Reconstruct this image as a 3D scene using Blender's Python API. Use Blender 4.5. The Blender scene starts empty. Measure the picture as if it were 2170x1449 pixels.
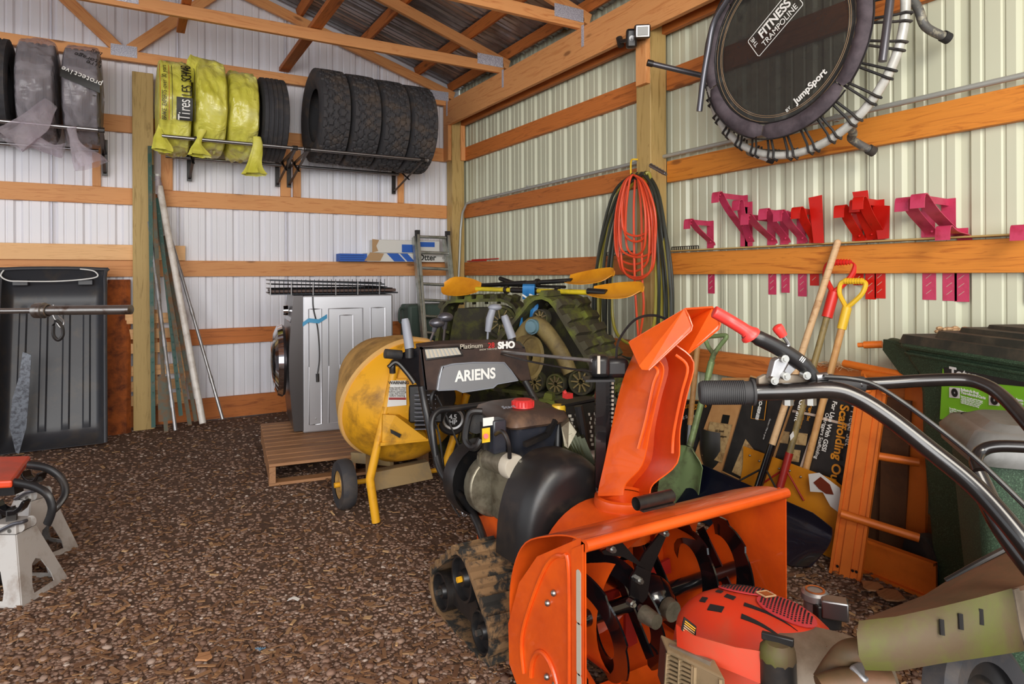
import bpy, bmesh, math, random
import numpy as np
from mathutils import Vector, Matrix, noise
random.seed(7); np.random.seed(7)
S = bpy.context.scene; COL = S.collection
PI = math.pi
# ------------------------------------------------------------ camera (level view camera with a shifted lens)
FPX, CX, HY, HC, YAW, ROLL = 1383.0, 1085.0, 583.7, 1.28, 0.529, -0.0041
c_, s_ = math.cos(YAW), math.sin(YAW)
FW = Vector((s_, c_, 0)); R0 = Vector((c_, -s_, 0)); U0 = Vector((0, 0, 1))
RT = (R0*math.cos(ROLL) + U0*math.sin(ROLL)).normalized(); UP = RT.cross(FW).normalized()
cam = bpy.data.cameras.new('camera'); cam.sensor_fit = 'HORIZONTAL'; cam.sensor_width = 36
cam.lens = FPX/2170*36; cam.shift_y = (HY-724.5)/2170; cam.clip_start = .02; cam.clip_end = 200
co = bpy.data.objects.new('camera', cam); COL.objects.link(co); S.camera = co
co.matrix_world = Matrix.Translation((0, 0, HC)) @ Matrix((RT, UP, -FW)).transposed().to_4x4()
EYE = Vector((0, 0, HC))
# ------------------------------------------------------------ world, lamps, exposure
wd = bpy.data.worlds.new('world'); S.world = wd; wd.use_nodes = True
bg = wd.node_tree.nodes['Background']; bg.inputs[0].default_value = (.93, .96, 1, 1); bg.inputs[1].default_value = 1.35
def area(name, loc, to, sx, sy, power, color):
    l = bpy.data.lights.new(name, 'AREA'); l.shape = 'RECTANGLE'; l.size = sx; l.size_y = sy; l.energy = power; l.color = color
    o = bpy.data.objects.new(name, l); COL.objects.link(o); o.location = loc
    o.rotation_euler = (Vector(to)-Vector(loc)).to_track_quat('-Z', 'Y').to_euler(); return o
area('door_daylight', (-2.2, -2.6, 2.0), (.8, 4.5, 1.2), 4.0, 2.6, 210, (1, .98, .95))
area('added_warm_fill', (.6, -1.4, 2.9), (2.0, 3.0, .9), 1.2, 1.2, 60, (1, .93, .80))  # warm fill added behind the camera to brighten the right side
S.view_settings.view_transform = 'Standard'; S.view_settings.look = 'None'
S.view_settings.gamma = 1; S.view_settings.use_curve_mapping = False; S.view_settings.exposure = 0.35
S.cycles.max_bounces = 8; S.cycles.transparent_max_bounces = 16; S.cycles.caustics_reflective = False; S.cycles.caustics_refractive = False
# ------------------------------------------------------------ helpers: points
def ray(px, py):
    return FW + RT*((px-CX)/FPX) - UP*((py-HY)/FPX)
def at(px, py, X=None, Y=None, Z=None, d=None):
    r = ray(px, py)
    if X is not None: t = X/r.x
    elif Y is not None: t = Y/r.y
    elif Z is not None: t = (Z-HC)/r.z
    else: t = d
    return EYE + r*t
def atp(px, py, p, n):
    r = ray(px, py); n = Vector(n); return EYE + r*((Vector(p)-EYE).dot(n)/r.dot(n))
def V(*a): return Vector(a)
def lerp(a, b, t): return a+(b-a)*t
def smoothpath(pts, n=8):
    pts = [Vector(p) for p in pts]; out = []
    for i in range(len(pts)-1):
        p0 = pts[max(i-1, 0)]; p1 = pts[i]; p2 = pts[i+1]; p3 = pts[min(i+2, len(pts)-1)]
        for k in range(n):
            t = k/n
            out.append(.5*((2*p1)+(p2-p0)*t+(2*p0-5*p1+4*p2-p3)*t*t+(3*p1-3*p2+p3-p0)*t**3))
    out.append(pts[-1]); return out
# ------------------------------------------------------------ helpers: mesh builder
class MB:
    def __init__(s): s.v = []; s.f = []
    def add(s, vs, fs):
        b = len(s.v); s.v += [Vector(v) for v in vs]; s.f += [[i+b for i in f] for f in fs]; return s
    def box(s, c, size, R=None):
        c = Vector(c); hx, hy, hz = size[0]/2, size[1]/2, size[2]/2
        vs = [Vector((x, y, z)) for z in (-hz, hz) for y in (-hy, hy) for x in (-hx, hx)]
        if R is not None: vs = [R @ v for v in vs]
        return s.add([v+c for v in vs], [(0,2,3,1),(4,5,7,6),(0,1,5,4),(2,6,7,3),(0,4,6,2),(1,3,7,5)])
    def hexa(s, b, t):      # bottom 4, top 4 corners
        return s.add(list(b)+list(t), [(3,2,1,0),(4,5,6,7),(0,1,5,4),(1,2,6,5),(2,3,7,6),(3,0,4,7)])
    def beam(s, p0, p1, w, h, up=(0,0,1)):
        p0 = Vector(p0); p1 = Vector(p1); x = (p1-p0).normalized(); u = Vector(up); y = u.cross(x)
        if y.length < 1e-5: y = Vector((0,1,0)).cross(x)
        y.normalize(); z = x.cross(y)
        q = [(-w/2,-h/2),(w/2,-h/2),(w/2,h/2),(-w/2,h/2)]
        return s.hexa([p0+y*a+z*b for a, b in q], [p1+y*a+z*b for a, b in q])
    def tube(s, path, r, n=8, cap=True, closed=False, sq=None):
        P = [Vector(p) for p in path]; m = len(P); rr = r if isinstance(r, (list, tuple)) else [r]*m
        T = []
        for i in range(m):
            if closed: t = P[(i+1) % m]-P[i-1]
            else: t = P[min(i+1, m-1)]-P[max(i-1, 0)]
            T.append(t.normalized() if t.length > 1e-9 else Vector((0,0,1)))
        a = Vector((0,0,1)) if abs(T[0].z) < .9 else Vector((1,0,0))
        nn = (a-T[0]*a.dot(T[0])).normalized(); vs = []
        for i in range(m):
            nn = (nn-T[i]*nn.dot(T[i])).normalized(); bb = T[i].cross(nn)
            for k in range(n):
                an = 2*PI*k/n
                ca, sa = math.cos(an), math.sin(an)
                if sq: ca, sa = ca*sq[0], sa*sq[1]
                vs.append(P[i]+(nn*ca+bb*sa)*rr[i])
        fs = []
        for i in range(m if closed else m-1):
            j = (i+1) % m
            for k in range(n):
                l = (k+1) % n; fs.append((i*n+k, i*n+l, j*n+l, j*n+k))
        if cap and not closed: fs += [tuple(range(n-1, -1, -1)), tuple((m-1)*n+k for k in range(n))]
        return s.add(vs, fs)
    def cyl(s, p0, p1, r, r1=None, n=16): return s.tube([p0, p1], [r, r if r1 is None else r1], n)
    def lathe(s, prof, c, axis=(0,0,1), n=24, a0=0, a1=2*PI, cap=False):    # prof: (radius, along)
        ax = Vector(axis).normalized(); u = Vector((1,0,0)) if abs(ax.x) < .9 else Vector((0,0,1))
        u = (u-ax*u.dot(ax)).normalized(); w = ax.cross(u); c = Vector(c); full = abs(a1-a0-2*PI) < 1e-6
        m = n if full else n+1; vs = []
        for r, h in prof:
            for k in range(m):
                a = a0+(a1-a0)*k/n; vs.append(c+ax*h+(u*math.cos(a)+w*math.sin(a))*r)
        fs = []
        for i in range(len(prof)-1):
            for k in range(n):
                l = (k+1) % m; fs.append((i*m+k, i*m+l, (i+1)*m+l, (i+1)*m+k))
        if cap: fs += [tuple(range(m-1, -1, -1)), tuple((len(prof)-1)*m+k for k in range(m))]
        return s.add(vs, fs)
    def prism(s, pts, off):     # planar outline extruded by vector off
        n = len(pts); off = Vector(off); P = [Vector(p) for p in pts]
        return s.add(P+[p+off for p in P], [tuple(range(n-1, -1, -1)), tuple(range(n, 2*n))]+[(i, (i+1) % n, n+(i+1) % n, n+i) for i in range(n)])
    def sphere(s, c, r, n=12, m=8, R=None):
        c = Vector(c); r = r if isinstance(r, (tuple, list)) else (r, r, r); vs = []
        for i in range(m+1):
            ph = PI*i/m
            for k in range(n):
                a = 2*PI*k/n; v = Vector((r[0]*math.sin(ph)*math.cos(a), r[1]*math.sin(ph)*math.sin(a), r[2]*math.cos(ph)))
                vs.append(c+(R @ v if R is not None else v))
        return s.add(vs, [(i*n+k, (i+1)*n+k, (i+1)*n+(k+1) % n, i*n+(k+1) % n) for i in range(m) for k in range(n)])
    def grid(s, rows, close=False):     # rows: list of equal-length point lists
        m = len(rows[0]); vs = [p for r in rows for p in r]
        return s.add(vs, [(i*m+k, i*m+(k+1) % m, (i+1)*m+(k+1) % m, (i+1)*m+k) for i in range(len(rows)-1) for k in range(m if close else m-1)])
    def shell(s, rows, t, close=False): # grid given a thickness
        m = len(rows[0]); n = len(rows); vs = []
        tmp = MB().grid(rows, close); me = bpy.data.meshes.new('t'); me.from_pydata([tuple(v) for v in tmp.v], [], tmp.f); me.update()
        nr = [Vector(x.vector) for x in me.vertex_normals]; bpy.data.meshes.remove(me)
        b = len(s.v); N = len(tmp.v)
        s.v += list(tmp.v)+[v-nr[i]*t for i, v in enumerate(tmp.v)]
        s.f += [[i+b for i in f] for f in tmp.f]+[[i+b+N for i in reversed(f)] for f in tmp.f]
        edge = []
        for k in range(m if close else m-1):
            l = (k+1) % m; edge += [(k, l), ((n-1)*m+l, (n-1)*m+k)]
        if not close:
            for i in range(n-1): edge += [((i+1)*m, i*m), (i*m+m-1, (i+1)*m+m-1)]
        s.f += [[a+b, a+b+N, c2+b+N, c2+b] for a, c2 in edge]
        return s
MW = {}     # world matrix of every top-level object, kept by name
def link(name, me, m, parent=None, M=None, smooth=40):
    o = bpy.data.objects.new(name, me); COL.objects.link(o)
    if m is not None and not me.materials: me.materials.append(m)
    if parent is not None:
        o.parent = parent
        if M is not None: o.matrix_local = rootM(parent).inverted() @ M
    elif M is not None: o.matrix_world = M; MW[o.name] = M.copy()
    return o
def rootM(o):
    while o.parent: o = o.parent
    return MW.get(o.name, Matrix.Identity(4))
def tomesh(name, mb, inv=None, smooth=40):
    me = bpy.data.meshes.new(name)
    vs = [tuple(inv @ v) for v in mb.v] if inv is not None else [tuple(v) for v in mb.v]
    me.from_pydata(vs, [], [tuple(f) for f in mb.f]); me.validate(); me.update()
    bm = bmesh.new(); bm.from_mesh(me); bmesh.ops.recalc_face_normals(bm, faces=bm.faces); bm.to_mesh(me); bm.free()
    if smooth:
        me.polygons.foreach_set('use_smooth', [True]*len(me.polygons)); me.set_sharp_from_angle(angle=math.radians(smooth))
    return me
def ob(name, mb, m, parent=None, smooth=40, bevel=0, label=None):
    """mesh given in world coordinates; becomes a part of parent, or a free object with its origin at its base"""
    if parent is None:
        c = Vector((sum(v.x for v in mb.v)/len(mb.v), sum(v.y for v in mb.v)/len(mb.v), min(v.z for v in mb.v)))
        M = Matrix.Translation(c); o = link(name, tomesh(name, mb, M.inverted(), smooth), m, None, M)
    else:
        o = link(name, tomesh(name, mb, rootM(parent).inverted(), smooth), m, parent)
    if bevel:
        b = o.modifiers.new('bevel', 'BEVEL'); b.width = bevel; b.segments = 2; b.limit_method = 'ANGLE'; b.angle_limit = .7
    if label: o['label'] = label
    return o
def tag(o, label, cat, group=None):
    o['label'] = label; o['category'] = cat
    if group: o['group'] = group
    return o
def thing(name, label, cat, loc=(0,0,0), rz=0, group=None):
    o = bpy.data.objects.new(name, None); COL.objects.link(o); o.empty_display_size = .1
    M = Matrix.Translation(loc) @ Matrix.Rotation(rz, 4, 'Z'); o.matrix_world = M; MW[o.name] = M
    return tag(o, label, cat, group)
def struct(name, mb, m, smooth=40):
    o = ob(name, mb, m, None, smooth); o['kind'] = 'structure'; return o
def board(name, p0, p1, w, t, m, parent=None, up=(0,0,1), bevel=.002):
    """lumber piece: its own X axis runs along its length so that the grain does too; w is measured along up"""
    p0 = Vector(p0); p1 = Vector(p1); x = (p1-p0).normalized(); y = Vector(up).cross(x).normalized(); z = x.cross(y)
    M = Matrix.Translation((p0+p1)/2) @ Matrix((x, y, z)).transposed().to_4x4()
    L = (p1-p0).length; me = tomesh(name, MB().box((0,0,0), (L, t, w)), None, 0)
    o = link(name, me, m, parent, M)
    if bevel: b = o.modifiers.new('bevel', 'BEVEL'); b.width = bevel; b.segments = 1
    return o
def text(s, origin, xdir, up, size, m, parent, ex=.0006, name='lettering', align='CENTER', sx=1.0, bold=0):
    cu = bpy.data.curves.new('t', 'FONT'); cu.body = s; cu.size = size; cu.extrude = ex; cu.align_x = align; cu.align_y = 'CENTER'
    cu.offset = bold; cu.space_line = .8
    t = bpy.data.objects.new('t', cu); COL.objects.link(t); me = bpy.data.meshes.new_from_object(t)
    bpy.data.objects.remove(t); x = Vector(xdir).normalized(); y = Vector(up); y = (y-x*y.dot(x)).normalized(); z = x.cross(y)
    M = Matrix.Translation(origin) @ Matrix((x, y, z)).transposed().to_4x4() @ Matrix.Diagonal((sx, 1, 1, 1))
    me.transform(rootM(parent).inverted() @ M); return link(name, me, m, parent)
# ------------------------------------------------------------ helpers: materials
def lin(c):
    if len(c) == 3 and max(c) > 1: c = [x/255 for x in c]
    return tuple((x/12.92 if x <= .04045 else ((x+.055)/1.055)**2.4) for x in c)+(1,)
def nodes(name):
    m = bpy.data.materials.new(name); m.use_nodes = True; nt = m.node_tree; return m, nt, nt.nodes['Principled BSDF']
def nn(nt, t, **k):
    n = nt.nodes.new(t)
    for a, v in k.items():
        if hasattr(n, a) and not a.startswith('i_'): setattr(n, a, v)
    return n
def ramp(nt, fac, stops):
    r = nt.nodes.new('ShaderNodeValToRGB'); e = r.color_ramp.elements
    while len(e) < len(stops): e.new(.5)
    for i, (p, c) in enumerate(stops): e[i].position = p; e[i].color = lin(c)
    nt.links.new(fac, r.inputs[0]); return r.outputs[0]
def coords(nt, scale=(1,1,1), kind='Object'):
    tc = nt.nodes.new('ShaderNodeTexCoord'); mp = nt.nodes.new('ShaderNodeMapping'); mp.inputs['Scale'].default_value = scale
    nt.links.new(tc.outputs[kind], mp.inputs[0]); return mp.outputs[0]
def ntex(nt, vec, scale, detail=4, rough=.6, dist=0):
    n = nt.nodes.new('ShaderNodeTexNoise'); n.inputs['Scale'].default_value = scale; n.inputs['Detail'].default_value = detail
    n.inputs['Roughness'].default_value = rough; n.inputs['Distortion'].default_value = dist; nt.links.new(vec, n.inputs['Vector']); return n.outputs['Fac']
def bump(nt, h, bs, strength=.3, dist=.003):
    b = nt.nodes.new('ShaderNodeBump'); b.inputs['Strength'].default_value = strength; b.inputs['Distance'].default_value = dist
    nt.links.new(h, b.inputs['Height']); nt.links.new(b.outputs[0], bs.inputs['Normal'])
def mixc(nt, fac, a, b, mode='MIX'):
    m = nt.nodes.new('ShaderNodeMix'); m.data_type = 'RGBA'; m.blend_type = mode
    for i, x in ((0, fac), (6, a), (7, b)):
        if isinstance(x, (int, float)): m.inputs[i].default_value = x
        elif isinstance(x, tuple): m.inputs[i].default_value = x
        else: nt.links.new(x, m.inputs[i])
    return m.outputs[2]
def mat(name, col, rough=.5, metal=0, dirt=None, dscale=6, damt=(.45, .7), bmp=0, bscale=60, coat=0, **kw):
    m, nt, b = nodes(name); b.inputs['Base Color'].default_value = lin(col); b.inputs['Roughness'].default_value = rough
    b.inputs['Metallic'].default_value = metal; b.inputs['Coat Weight'].default_value = coat
    v = coords(nt)
    if dirt is not None:
        f = ntex(nt, v, dscale, 6, .65, .3); r = nt.nodes.new('ShaderNodeMapRange'); r.inputs[1].default_value = damt[0]; r.inputs[2].default_value = damt[1]
        nt.links.new(f, r.inputs[0]); nt.links.new(mixc(nt, r.outputs[0], lin(col), lin(dirt)), b.inputs['Base Color'])
    if bmp: bump(nt, ntex(nt, v, bscale, 4), b, bmp, .002)
    for k, x in kw.items(): b.inputs[k.replace('_', ' ')].default_value = x
    return m
def wood(name, light, dark, knot=(110, 60, 25), grain=1.0, sc=(1.3, 16, 16), knots=True, rough=.62):
    m, nt, b = nodes(name); b.inputs['Roughness'].default_value = rough
    v = coords(nt, sc); oi = nt.nodes.new('ShaderNodeObjectInfo')
    add = nt.nodes.new('ShaderNodeVectorMath'); add.operation = 'ADD'; nt.links.new(v, add.inputs[0])
    mu = nt.nodes.new('ShaderNodeMath'); mu.operation = 'MULTIPLY'; mu.inputs[1].default_value = 37; nt.links.new(oi.outputs['Random'], mu.inputs[0]); nt.links.new(mu.outputs[0], add.inputs[1])
    f = ntex(nt, add.outputs[0], 1.6, 5, .62, 1.6)
    c = ramp(nt, f, [(.30, dark), (.46, light), (.6, light), (.72, dark)])
    v2 = coords(nt, (.5, 60, 60)); f2 = ntex(nt, v2, 3, 3, .6)
    c = mixc(nt, ramp(nt, f2, [(.42, (0, 0, 0)), (.62, (.35*grain,)*3)]), c, lin(dark))
    if knots:
        v3 = coords(nt, (2.2, 6.5, 6.5)); a3 = nt.nodes.new('ShaderNodeVectorMath'); a3.operation = 'ADD'; nt.links.new(v3, a3.inputs[0]); nt.links.new(mu.outputs[0], a3.inputs[1])
        vo = nt.nodes.new('ShaderNodeTexVoronoi'); vo.inputs['Scale'].default_value = 1.0; nt.links.new(a3.outputs[0], vo.inputs['Vector'])
        c = mixc(nt, ramp(nt, vo.outputs['Distance'], [(.07, (.85,)*3), (.13, (.25,)*3), (.22, (0, 0, 0))]), c, lin(knot))
    # a slight tone of its own for each board
    hs = nt.nodes.new('ShaderNodeHueSaturation'); mr = nt.nodes.new('ShaderNodeMapRange'); mr.inputs[3].default_value = .86; mr.inputs[4].default_value = 1.12
    nt.links.new(oi.outputs['Random'], mr.inputs[0]); nt.links.new(mr.outputs[0], hs.inputs['Value']); nt.links.new(c, hs.inputs['Color'])
    nt.links.new(hs.outputs[0], b.inputs['Base Color']); bump(nt, f2, b, .12, .001); return m
M = {}
M['fir'] = wood('fir', (226, 160, 100), (200, 124, 68))
M['fir_red'] = wood('fir_red', (205, 120, 55), (150, 78, 30), grain=1.4)
M['fir_gold'] = wood('fir_gold', (214, 134, 48), (170, 92, 26), grain=1.3)
M['fir_pale'] = wood('fir_pale', (236, 186, 130), (206, 148, 92))
M['treated'] = wood('treated', (190, 160, 100), (150, 122, 66), (100, 74, 38))
M['pallet'] = wood('pallet', (176, 128, 88), (126, 84, 52), grain=1.6)
M['white_panel'] = mat('white_panel', (236, 236, 243), .42)
M['sage_panel'] = mat('sage_panel', (204, 206, 182), .40)
M['galv'] = mat('galv', (172, 172, 174), .42, .8, (140, 136, 130), 9)
M['roof'] = mat('roof', (176, 176, 180), .30, .8, (140, 134, 130), 5)
M['steel'] = mat('steel', (158, 158, 160), .36, 1.0)
M['bolt'] = mat('bolt', (168, 168, 164), .4, 1.0)
M['black'] = mat('black', (28, 27, 28), .38, 0, (70, 58, 48), 7, (.5, .85))
M['black_gloss'] = mat('black_gloss', (14, 14, 17), .16, 0, coat=.6)
M['black_matte'] = mat('black_matte', (36, 35, 36), .7, 0, (66, 60, 54), 10)
M['rubber'] = mat('rubber', (50, 50, 54), .75, 0, (84, 74, 66), 7, (.5, .75), .3, 90)
M['white'] = mat('white', (235, 235, 232), .45)
M['red'] = mat('red', (214, 44, 34), .4)
M['orange'] = mat('orange', (232, 92, 22), .34, 0, (206, 74, 24), 4, (.45, .7), coat=.35)
# ------------------------------------------------------------ setting
XG, XW, YG, YW = 3.075, 3.115, 6.40, 6.44      # inner girt faces and panel faces
def hgt(x, y): return .012*math.sin(x*1.7+y*.6)+.009*math.sin(y*2.3-x*1.1)+.006*math.sin(x*5.1)*math.sin(y*4.3)
def floor_mat():
    m, nt, b = nodes('gravel_soil'); b.inputs['Roughness'].default_value = .95; v = coords(nt, (1,1,1), 'Object')
    f = ntex(nt, v, 34, 8, .75); c = ramp(nt, f, [(.3, (60, 42, 32)), (.5, (100, 74, 57)), (.62, (124, 95, 75)), (.75, (146, 118, 97))])
    g = ntex(nt, v, 1.1, 3); c = mixc(nt, ramp(nt, g, [(.42, (0,0,0)), (.6, (.5,)*3)]), c, lin((84, 58, 41)))
    nt.links.new(c, b.inputs['Base Color']); bump(nt, f, b, .9, .012); return m
def island_mat(name, stops, rough=.8, dirt=(60, 42, 30)):
    m, nt, b = nodes(name); b.inputs['Roughness'].default_value = rough; g = nt.nodes.new('ShaderNodeNewGeometry'); oi = nt.nodes.new('ShaderNodeObjectInfo')
    a = nt.nodes.new('ShaderNodeMath'); a.operation = 'ADD'; nt.links.new(g.outputs['Random Per Island'], a.inputs[0]); nt.links.new(oi.outputs['Random'], a.inputs[1])
    fr = nt.nodes.new('ShaderNodeMath'); fr.operation = 'FRACT'; nt.links.new(a.outputs[0], fr.inputs[0])
    c = ramp(nt, fr.outputs[0], stops); n = ntex(nt, coords(nt), 70, 4); c = mixc(nt, ramp(nt, n, [(.45, (0,0,0)), (.7, (.55,)*3)]), c, lin(dirt))
    nt.links.new(c, b.inputs['Base Color']); return m
M['soil'] = floor_mat()
M['pebble'] = island_mat('pebble', [(0, (106, 78, 62)), (.3, (134, 104, 87)), (.55, (154, 127, 110)), (.78, (120, 90, 73)), (.95, (168, 146, 132)), (1, (192, 176, 164))])
M['chip'] = island_mat('chip', [(0, (100, 68, 47)), (.4, (126, 90, 62)), (.7, (156, 116, 79)), (.9, (112, 78, 54)), (1, (204, 166, 120))])
gx = np.linspace(-8, XW+.6, 120); gy = np.linspace(-4, YW+.6, 120)
fl = struct('floor', MB().grid([[V(x, y, hgt(x, y)) for x in gx] for y in gy]), M['soil'], 60)
# icosahedron for the stones
g_ = (1+5**.5)/2
ICO = np.array([(-1,g_,0),(1,g_,0),(-1,-g_,0),(1,-g_,0),(0,-1,g_),(0,1,g_),(0,-1,-g_),(0,1,-g_),(g_,0,-1),(g_,0,1),(-g_,0,-1),(-g_,0,1)])/math.sqrt(1+g_*g_)
IF = np.array([(0,11,5),(0,5,1),(0,1,7),(0,7,10),(0,10,11),(1,5,9),(5,11,4),(11,10,2),(10,7,6),(7,1,8),(3,9,4),(3,4,2),(3,2,6),(3,6,8),(3,8,9),(4,9,5),(2,4,11),(6,2,10),(8,6,7),(9,8,1)])
CUB = np.array([(x, y, z) for z in (-1,1) for y in (-1,1) for x in (-1,1)], float)
CF = np.array([(0,2,3),(0,3,1),(4,5,7),(4,7,6),(0,1,5),(0,5,4),(2,6,7),(2,7,3),(0,4,6),(0,6,2),(1,3,7),(1,7,5)])
def spots(n):
    """points in the visible wedge of the floor, thicker near the camera"""
    out = []
    while len(out) < n:
        px = random.uniform(-420, 2420); d = 1.28*FPX/random.uniform(285, 930); p = EYE+ray(px, HY)*d
        if p.y > YW-.05 or p.x > XW-.03: continue
        out.append((p.x, p.y, d))
    return out
def scatter(name, n, base, faces, size, flat, mt, smooth, lift=.0, sp=None):
    P = sp or spots(n); VS = []; FS = []; k = len(base)
    for i, (x, y, d) in enumerate(P):
        s = size()*(1+.10*max(0, d-2.5)); a = random.random()*2*PI; sh = base*(1+np.random.uniform(-.16, .16, base.shape))
        sh = sh*np.array(flat(s)); t1 = random.uniform(-.3, .3); R = Matrix.Rotation(a, 3, 'Z') @ Matrix.Rotation(t1, 3, 'X') @ Matrix.Rotation(random.uniform(-.25, .25), 3, 'Y')
        sh = sh @ np.array(R).T; sh[:, 0] += x; sh[:, 1] += y; sh[:, 2] += hgt(x, y)+lift
        VS.append(sh); FS.append(faces+i*k)
    v = np.concatenate(VS); f = np.concatenate(FS); me = bpy.data.meshes.new(name)
    me.vertices.add(len(v)); me.vertices.foreach_set('co', v.ravel()); me.loops.add(len(f)*3); me.loops.foreach_set('vertex_index', f.ravel())
    me.polygons.add(len(f)); me.polygons.foreach_set('loop_start', np.arange(len(f))*3); me.polygons.foreach_set('use_smooth', [smooth]*len(f))
    me.update(); me.validate()
    me.transform(rootM(fl).inverted())
    o = link(name, me, mt, fl); o['kind'] = 'stuff'; return o
peb = lambda s: (s, s*random.uniform(.6, .95), s*random.uniform(.3, .5))
scatter('fine_gravel', 42000, ICO, IF, lambda: random.uniform(.006, .0135), peb, M['pebble'], True)
scatter('bark_mulch', 6600, CUB, CF, lambda: random.uniform(.006, .019), lambda s: (s, s*random.uniform(.12, .45), .0018), M['chip'], False, .007)
# the stones and chips that show largest, each one a part of the floor
vmesh = []
for k in range(8):
    mb = MB(); mb.add([tuple(p*(1+np.random.uniform(-.17, .17, 3))*np.array((1, .8, .45))) for p in ICO], [tuple(f) for f in IF.tolist()]); vmesh.append(tomesh('pebble', mb, None, 180))
cm = []
for k in range(5):
    cm.append(tomesh('wood_chip', MB().box((0,0,0), (2, random.uniform(.3, .8), .12)), None, 0))
near = sorted(spots(4000), key=lambda t: t[2])[:1400]; random.shuffle(near)
for i, (x, y, d) in enumerate(near[:230]):
    s = random.uniform(.013, .021); Mx = Matrix.Translation((x, y, hgt(x, y)+.006)) @ Matrix.Rotation(random.random()*6.3, 4, 'Z') @ Matrix.Rotation(random.uniform(-.3, .3), 4, 'X') @ Matrix.Scale(s, 4)
    link('pebble', vmesh[i % 8], M['pebble'], fl, Mx)
for i, (x, y, d) in enumerate(near[300:400]):
    s = random.uniform(.012, .032); Mx = Matrix.Translation((x, y, hgt(x, y)+.012)) @ Matrix.Rotation(random.random()*6.3, 4, 'Z') @ Matrix.Rotation(random.uniform(-.2, .2), 4, 'X') @ Matrix.Scale(s, 4)
    link('wood_chip', cm[i % 5], M['chip'], fl, Mx)
# ribbed steel sheets: a big rib every 0.229 m, two small ones between, seen from behind (grooves)
def ribprof(a, b, phase, depth=.018):
    """(u, out) points between a and b"""
    pts = []; k = math.floor((a-phase)/.229)-1
    while phase+k*.229 < b+.3:
        u = phase+k*.229
        pts += [(u-.032, 0), (u-.016, depth), (u+.016, depth), (u+.032, 0)]
        for q in (.0763, .1527): pts += [(u+q-.010, 0), (u+q-.004, depth*.3), (u+q+.004, depth*.3), (u+q+.010, 0)]
        k += 1
    pts = [p for p in pts if a < p[0] < b]
    return [(a, 0)]+pts+[(b, 0)]
wb = struct('wall_back', MB().box(((XW-8)/2, YW+.03, 2.4), (XW+8, .008, 4.7)), M['white_panel'])
def top_back(x): return 4.62-.31*abs(x+1.57)+.05
x = XW
while x > -5:
    a, b = x-.9144, x; mid = (a+b)/2
    pr = ribprof(a+.001, b-.001, .15); rows = [[V(u, YW+o, .03) for u, o in pr], [V(u, YW+o, top_back(u)) for u, o in pr]]
    ob('wall_sheet', MB().grid(rows), M['white_panel'], wb, 20); x = a
wr = struct('wall_right', MB().box((XW+.03, 2.2, 1.7), (.008, 9, 3.4)), M['sage_panel'])
y = YW
while y > -1.8:
    a, b = y-.9144, y; pr = ribprof(a+.001, b-.001, 1.453)
    ob('wall_sheet', MB().grid([[V(XW+o, u, .03) for u, o in pr], [V(XW+o, u, 3.33) for u, o in pr]]), M['sage_panel'], wr, 20); y = a
for k, mt in ((-1, 'fir_red'), (0, 'fir'), (1, 'fir'), (2, 'fir')):
    z = 1.283+.61*k+.07
    board('girt', (-6, YG+.019, z), (XG-.14, YG+.019, z), .14, .038, M[mt], wb)
board('skirt_board', (-6, YG+.019, .1), (XG-.14, YG+.019, .1), .19, .038, M['fir_red'], wb)
for X0, w in ((.276, .09), (1.27, .09), (1.375, .07), (2.42, .06), (-.24, .06)):
    board('blocking', (X0, YG+.020, 2.035), (X0, YG+.020, 2.50), w, .036, M['fir'], wb, (1, 0, 0))
board('post', (.094, 6.33, 0), (.094, 6.33, 2.99), .155, .14, M['treated'], wb, (1, 0, 0), .004)
board('plank', (-1.7, 6.38, 1.487), (.415, 6.38, 1.487), .128, .036, M['fir_pale'], wb)
# right wall framing
for k, mt in ((-1, 'fir_red'), (0, 'fir_gold'), (1, 'fir_gold'), (2, 'fir_red')):
    z = 1.283+.61*k+.07
    for (y0, y1) in ((3.36, 6.26), (-1.5, 3.22)):
        board('girt', (XG+.019, y0, z), (XG+.019, y1, z), .14, .038, M['fir_red' if y0 > 3 else mt], wr)
board('cap_plate', (XG+.002, -1.5, 1.436), (XG+.002, 3.22, 1.436), .008, .07, M['treated'], wr)
board('skirt_board', (XG+.019, -1.5, .1), (XG+.019, 6.26, .1), .19, .038, M['fir_red'], wr)
board('outer_header', (XG-.019, -1.5, 2.995), (XG-.019, 6.40, 2.995), .25, .038, M['fir_red'], wr)
board('header', (2.916, -1.5, 2.995), (2.916, 6.40, 2.995), .25, .038, M['fir'], wr)
board('post', (3.005, 3.29, 0), (3.005, 3.29, 3.3), .14, .14, M['treated'], wr, (0, 1, 0), .004)
board('post', (3.005, 6.33, 0), (3.005, 6.33, 3.1), .14, .14, M['treated'], wr, (0, 1, 0), .004)
board('block', (2.916, 3.27, 2.53), (2.916, 3.27, 2.87), .10, .038, M['fir'], wr, (0, 1, 0))
board('block', (2.916, 6.34, 2.50), (2.916, 6.34, 2.87), .12, .038, M['fir'], wr, (0, 1, 0))
board('block', (3.05, 6.24, 2.50), (3.05, 6.24, 2.87), .02, .05, M['fir'], wr, (0, 1, 0))
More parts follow.
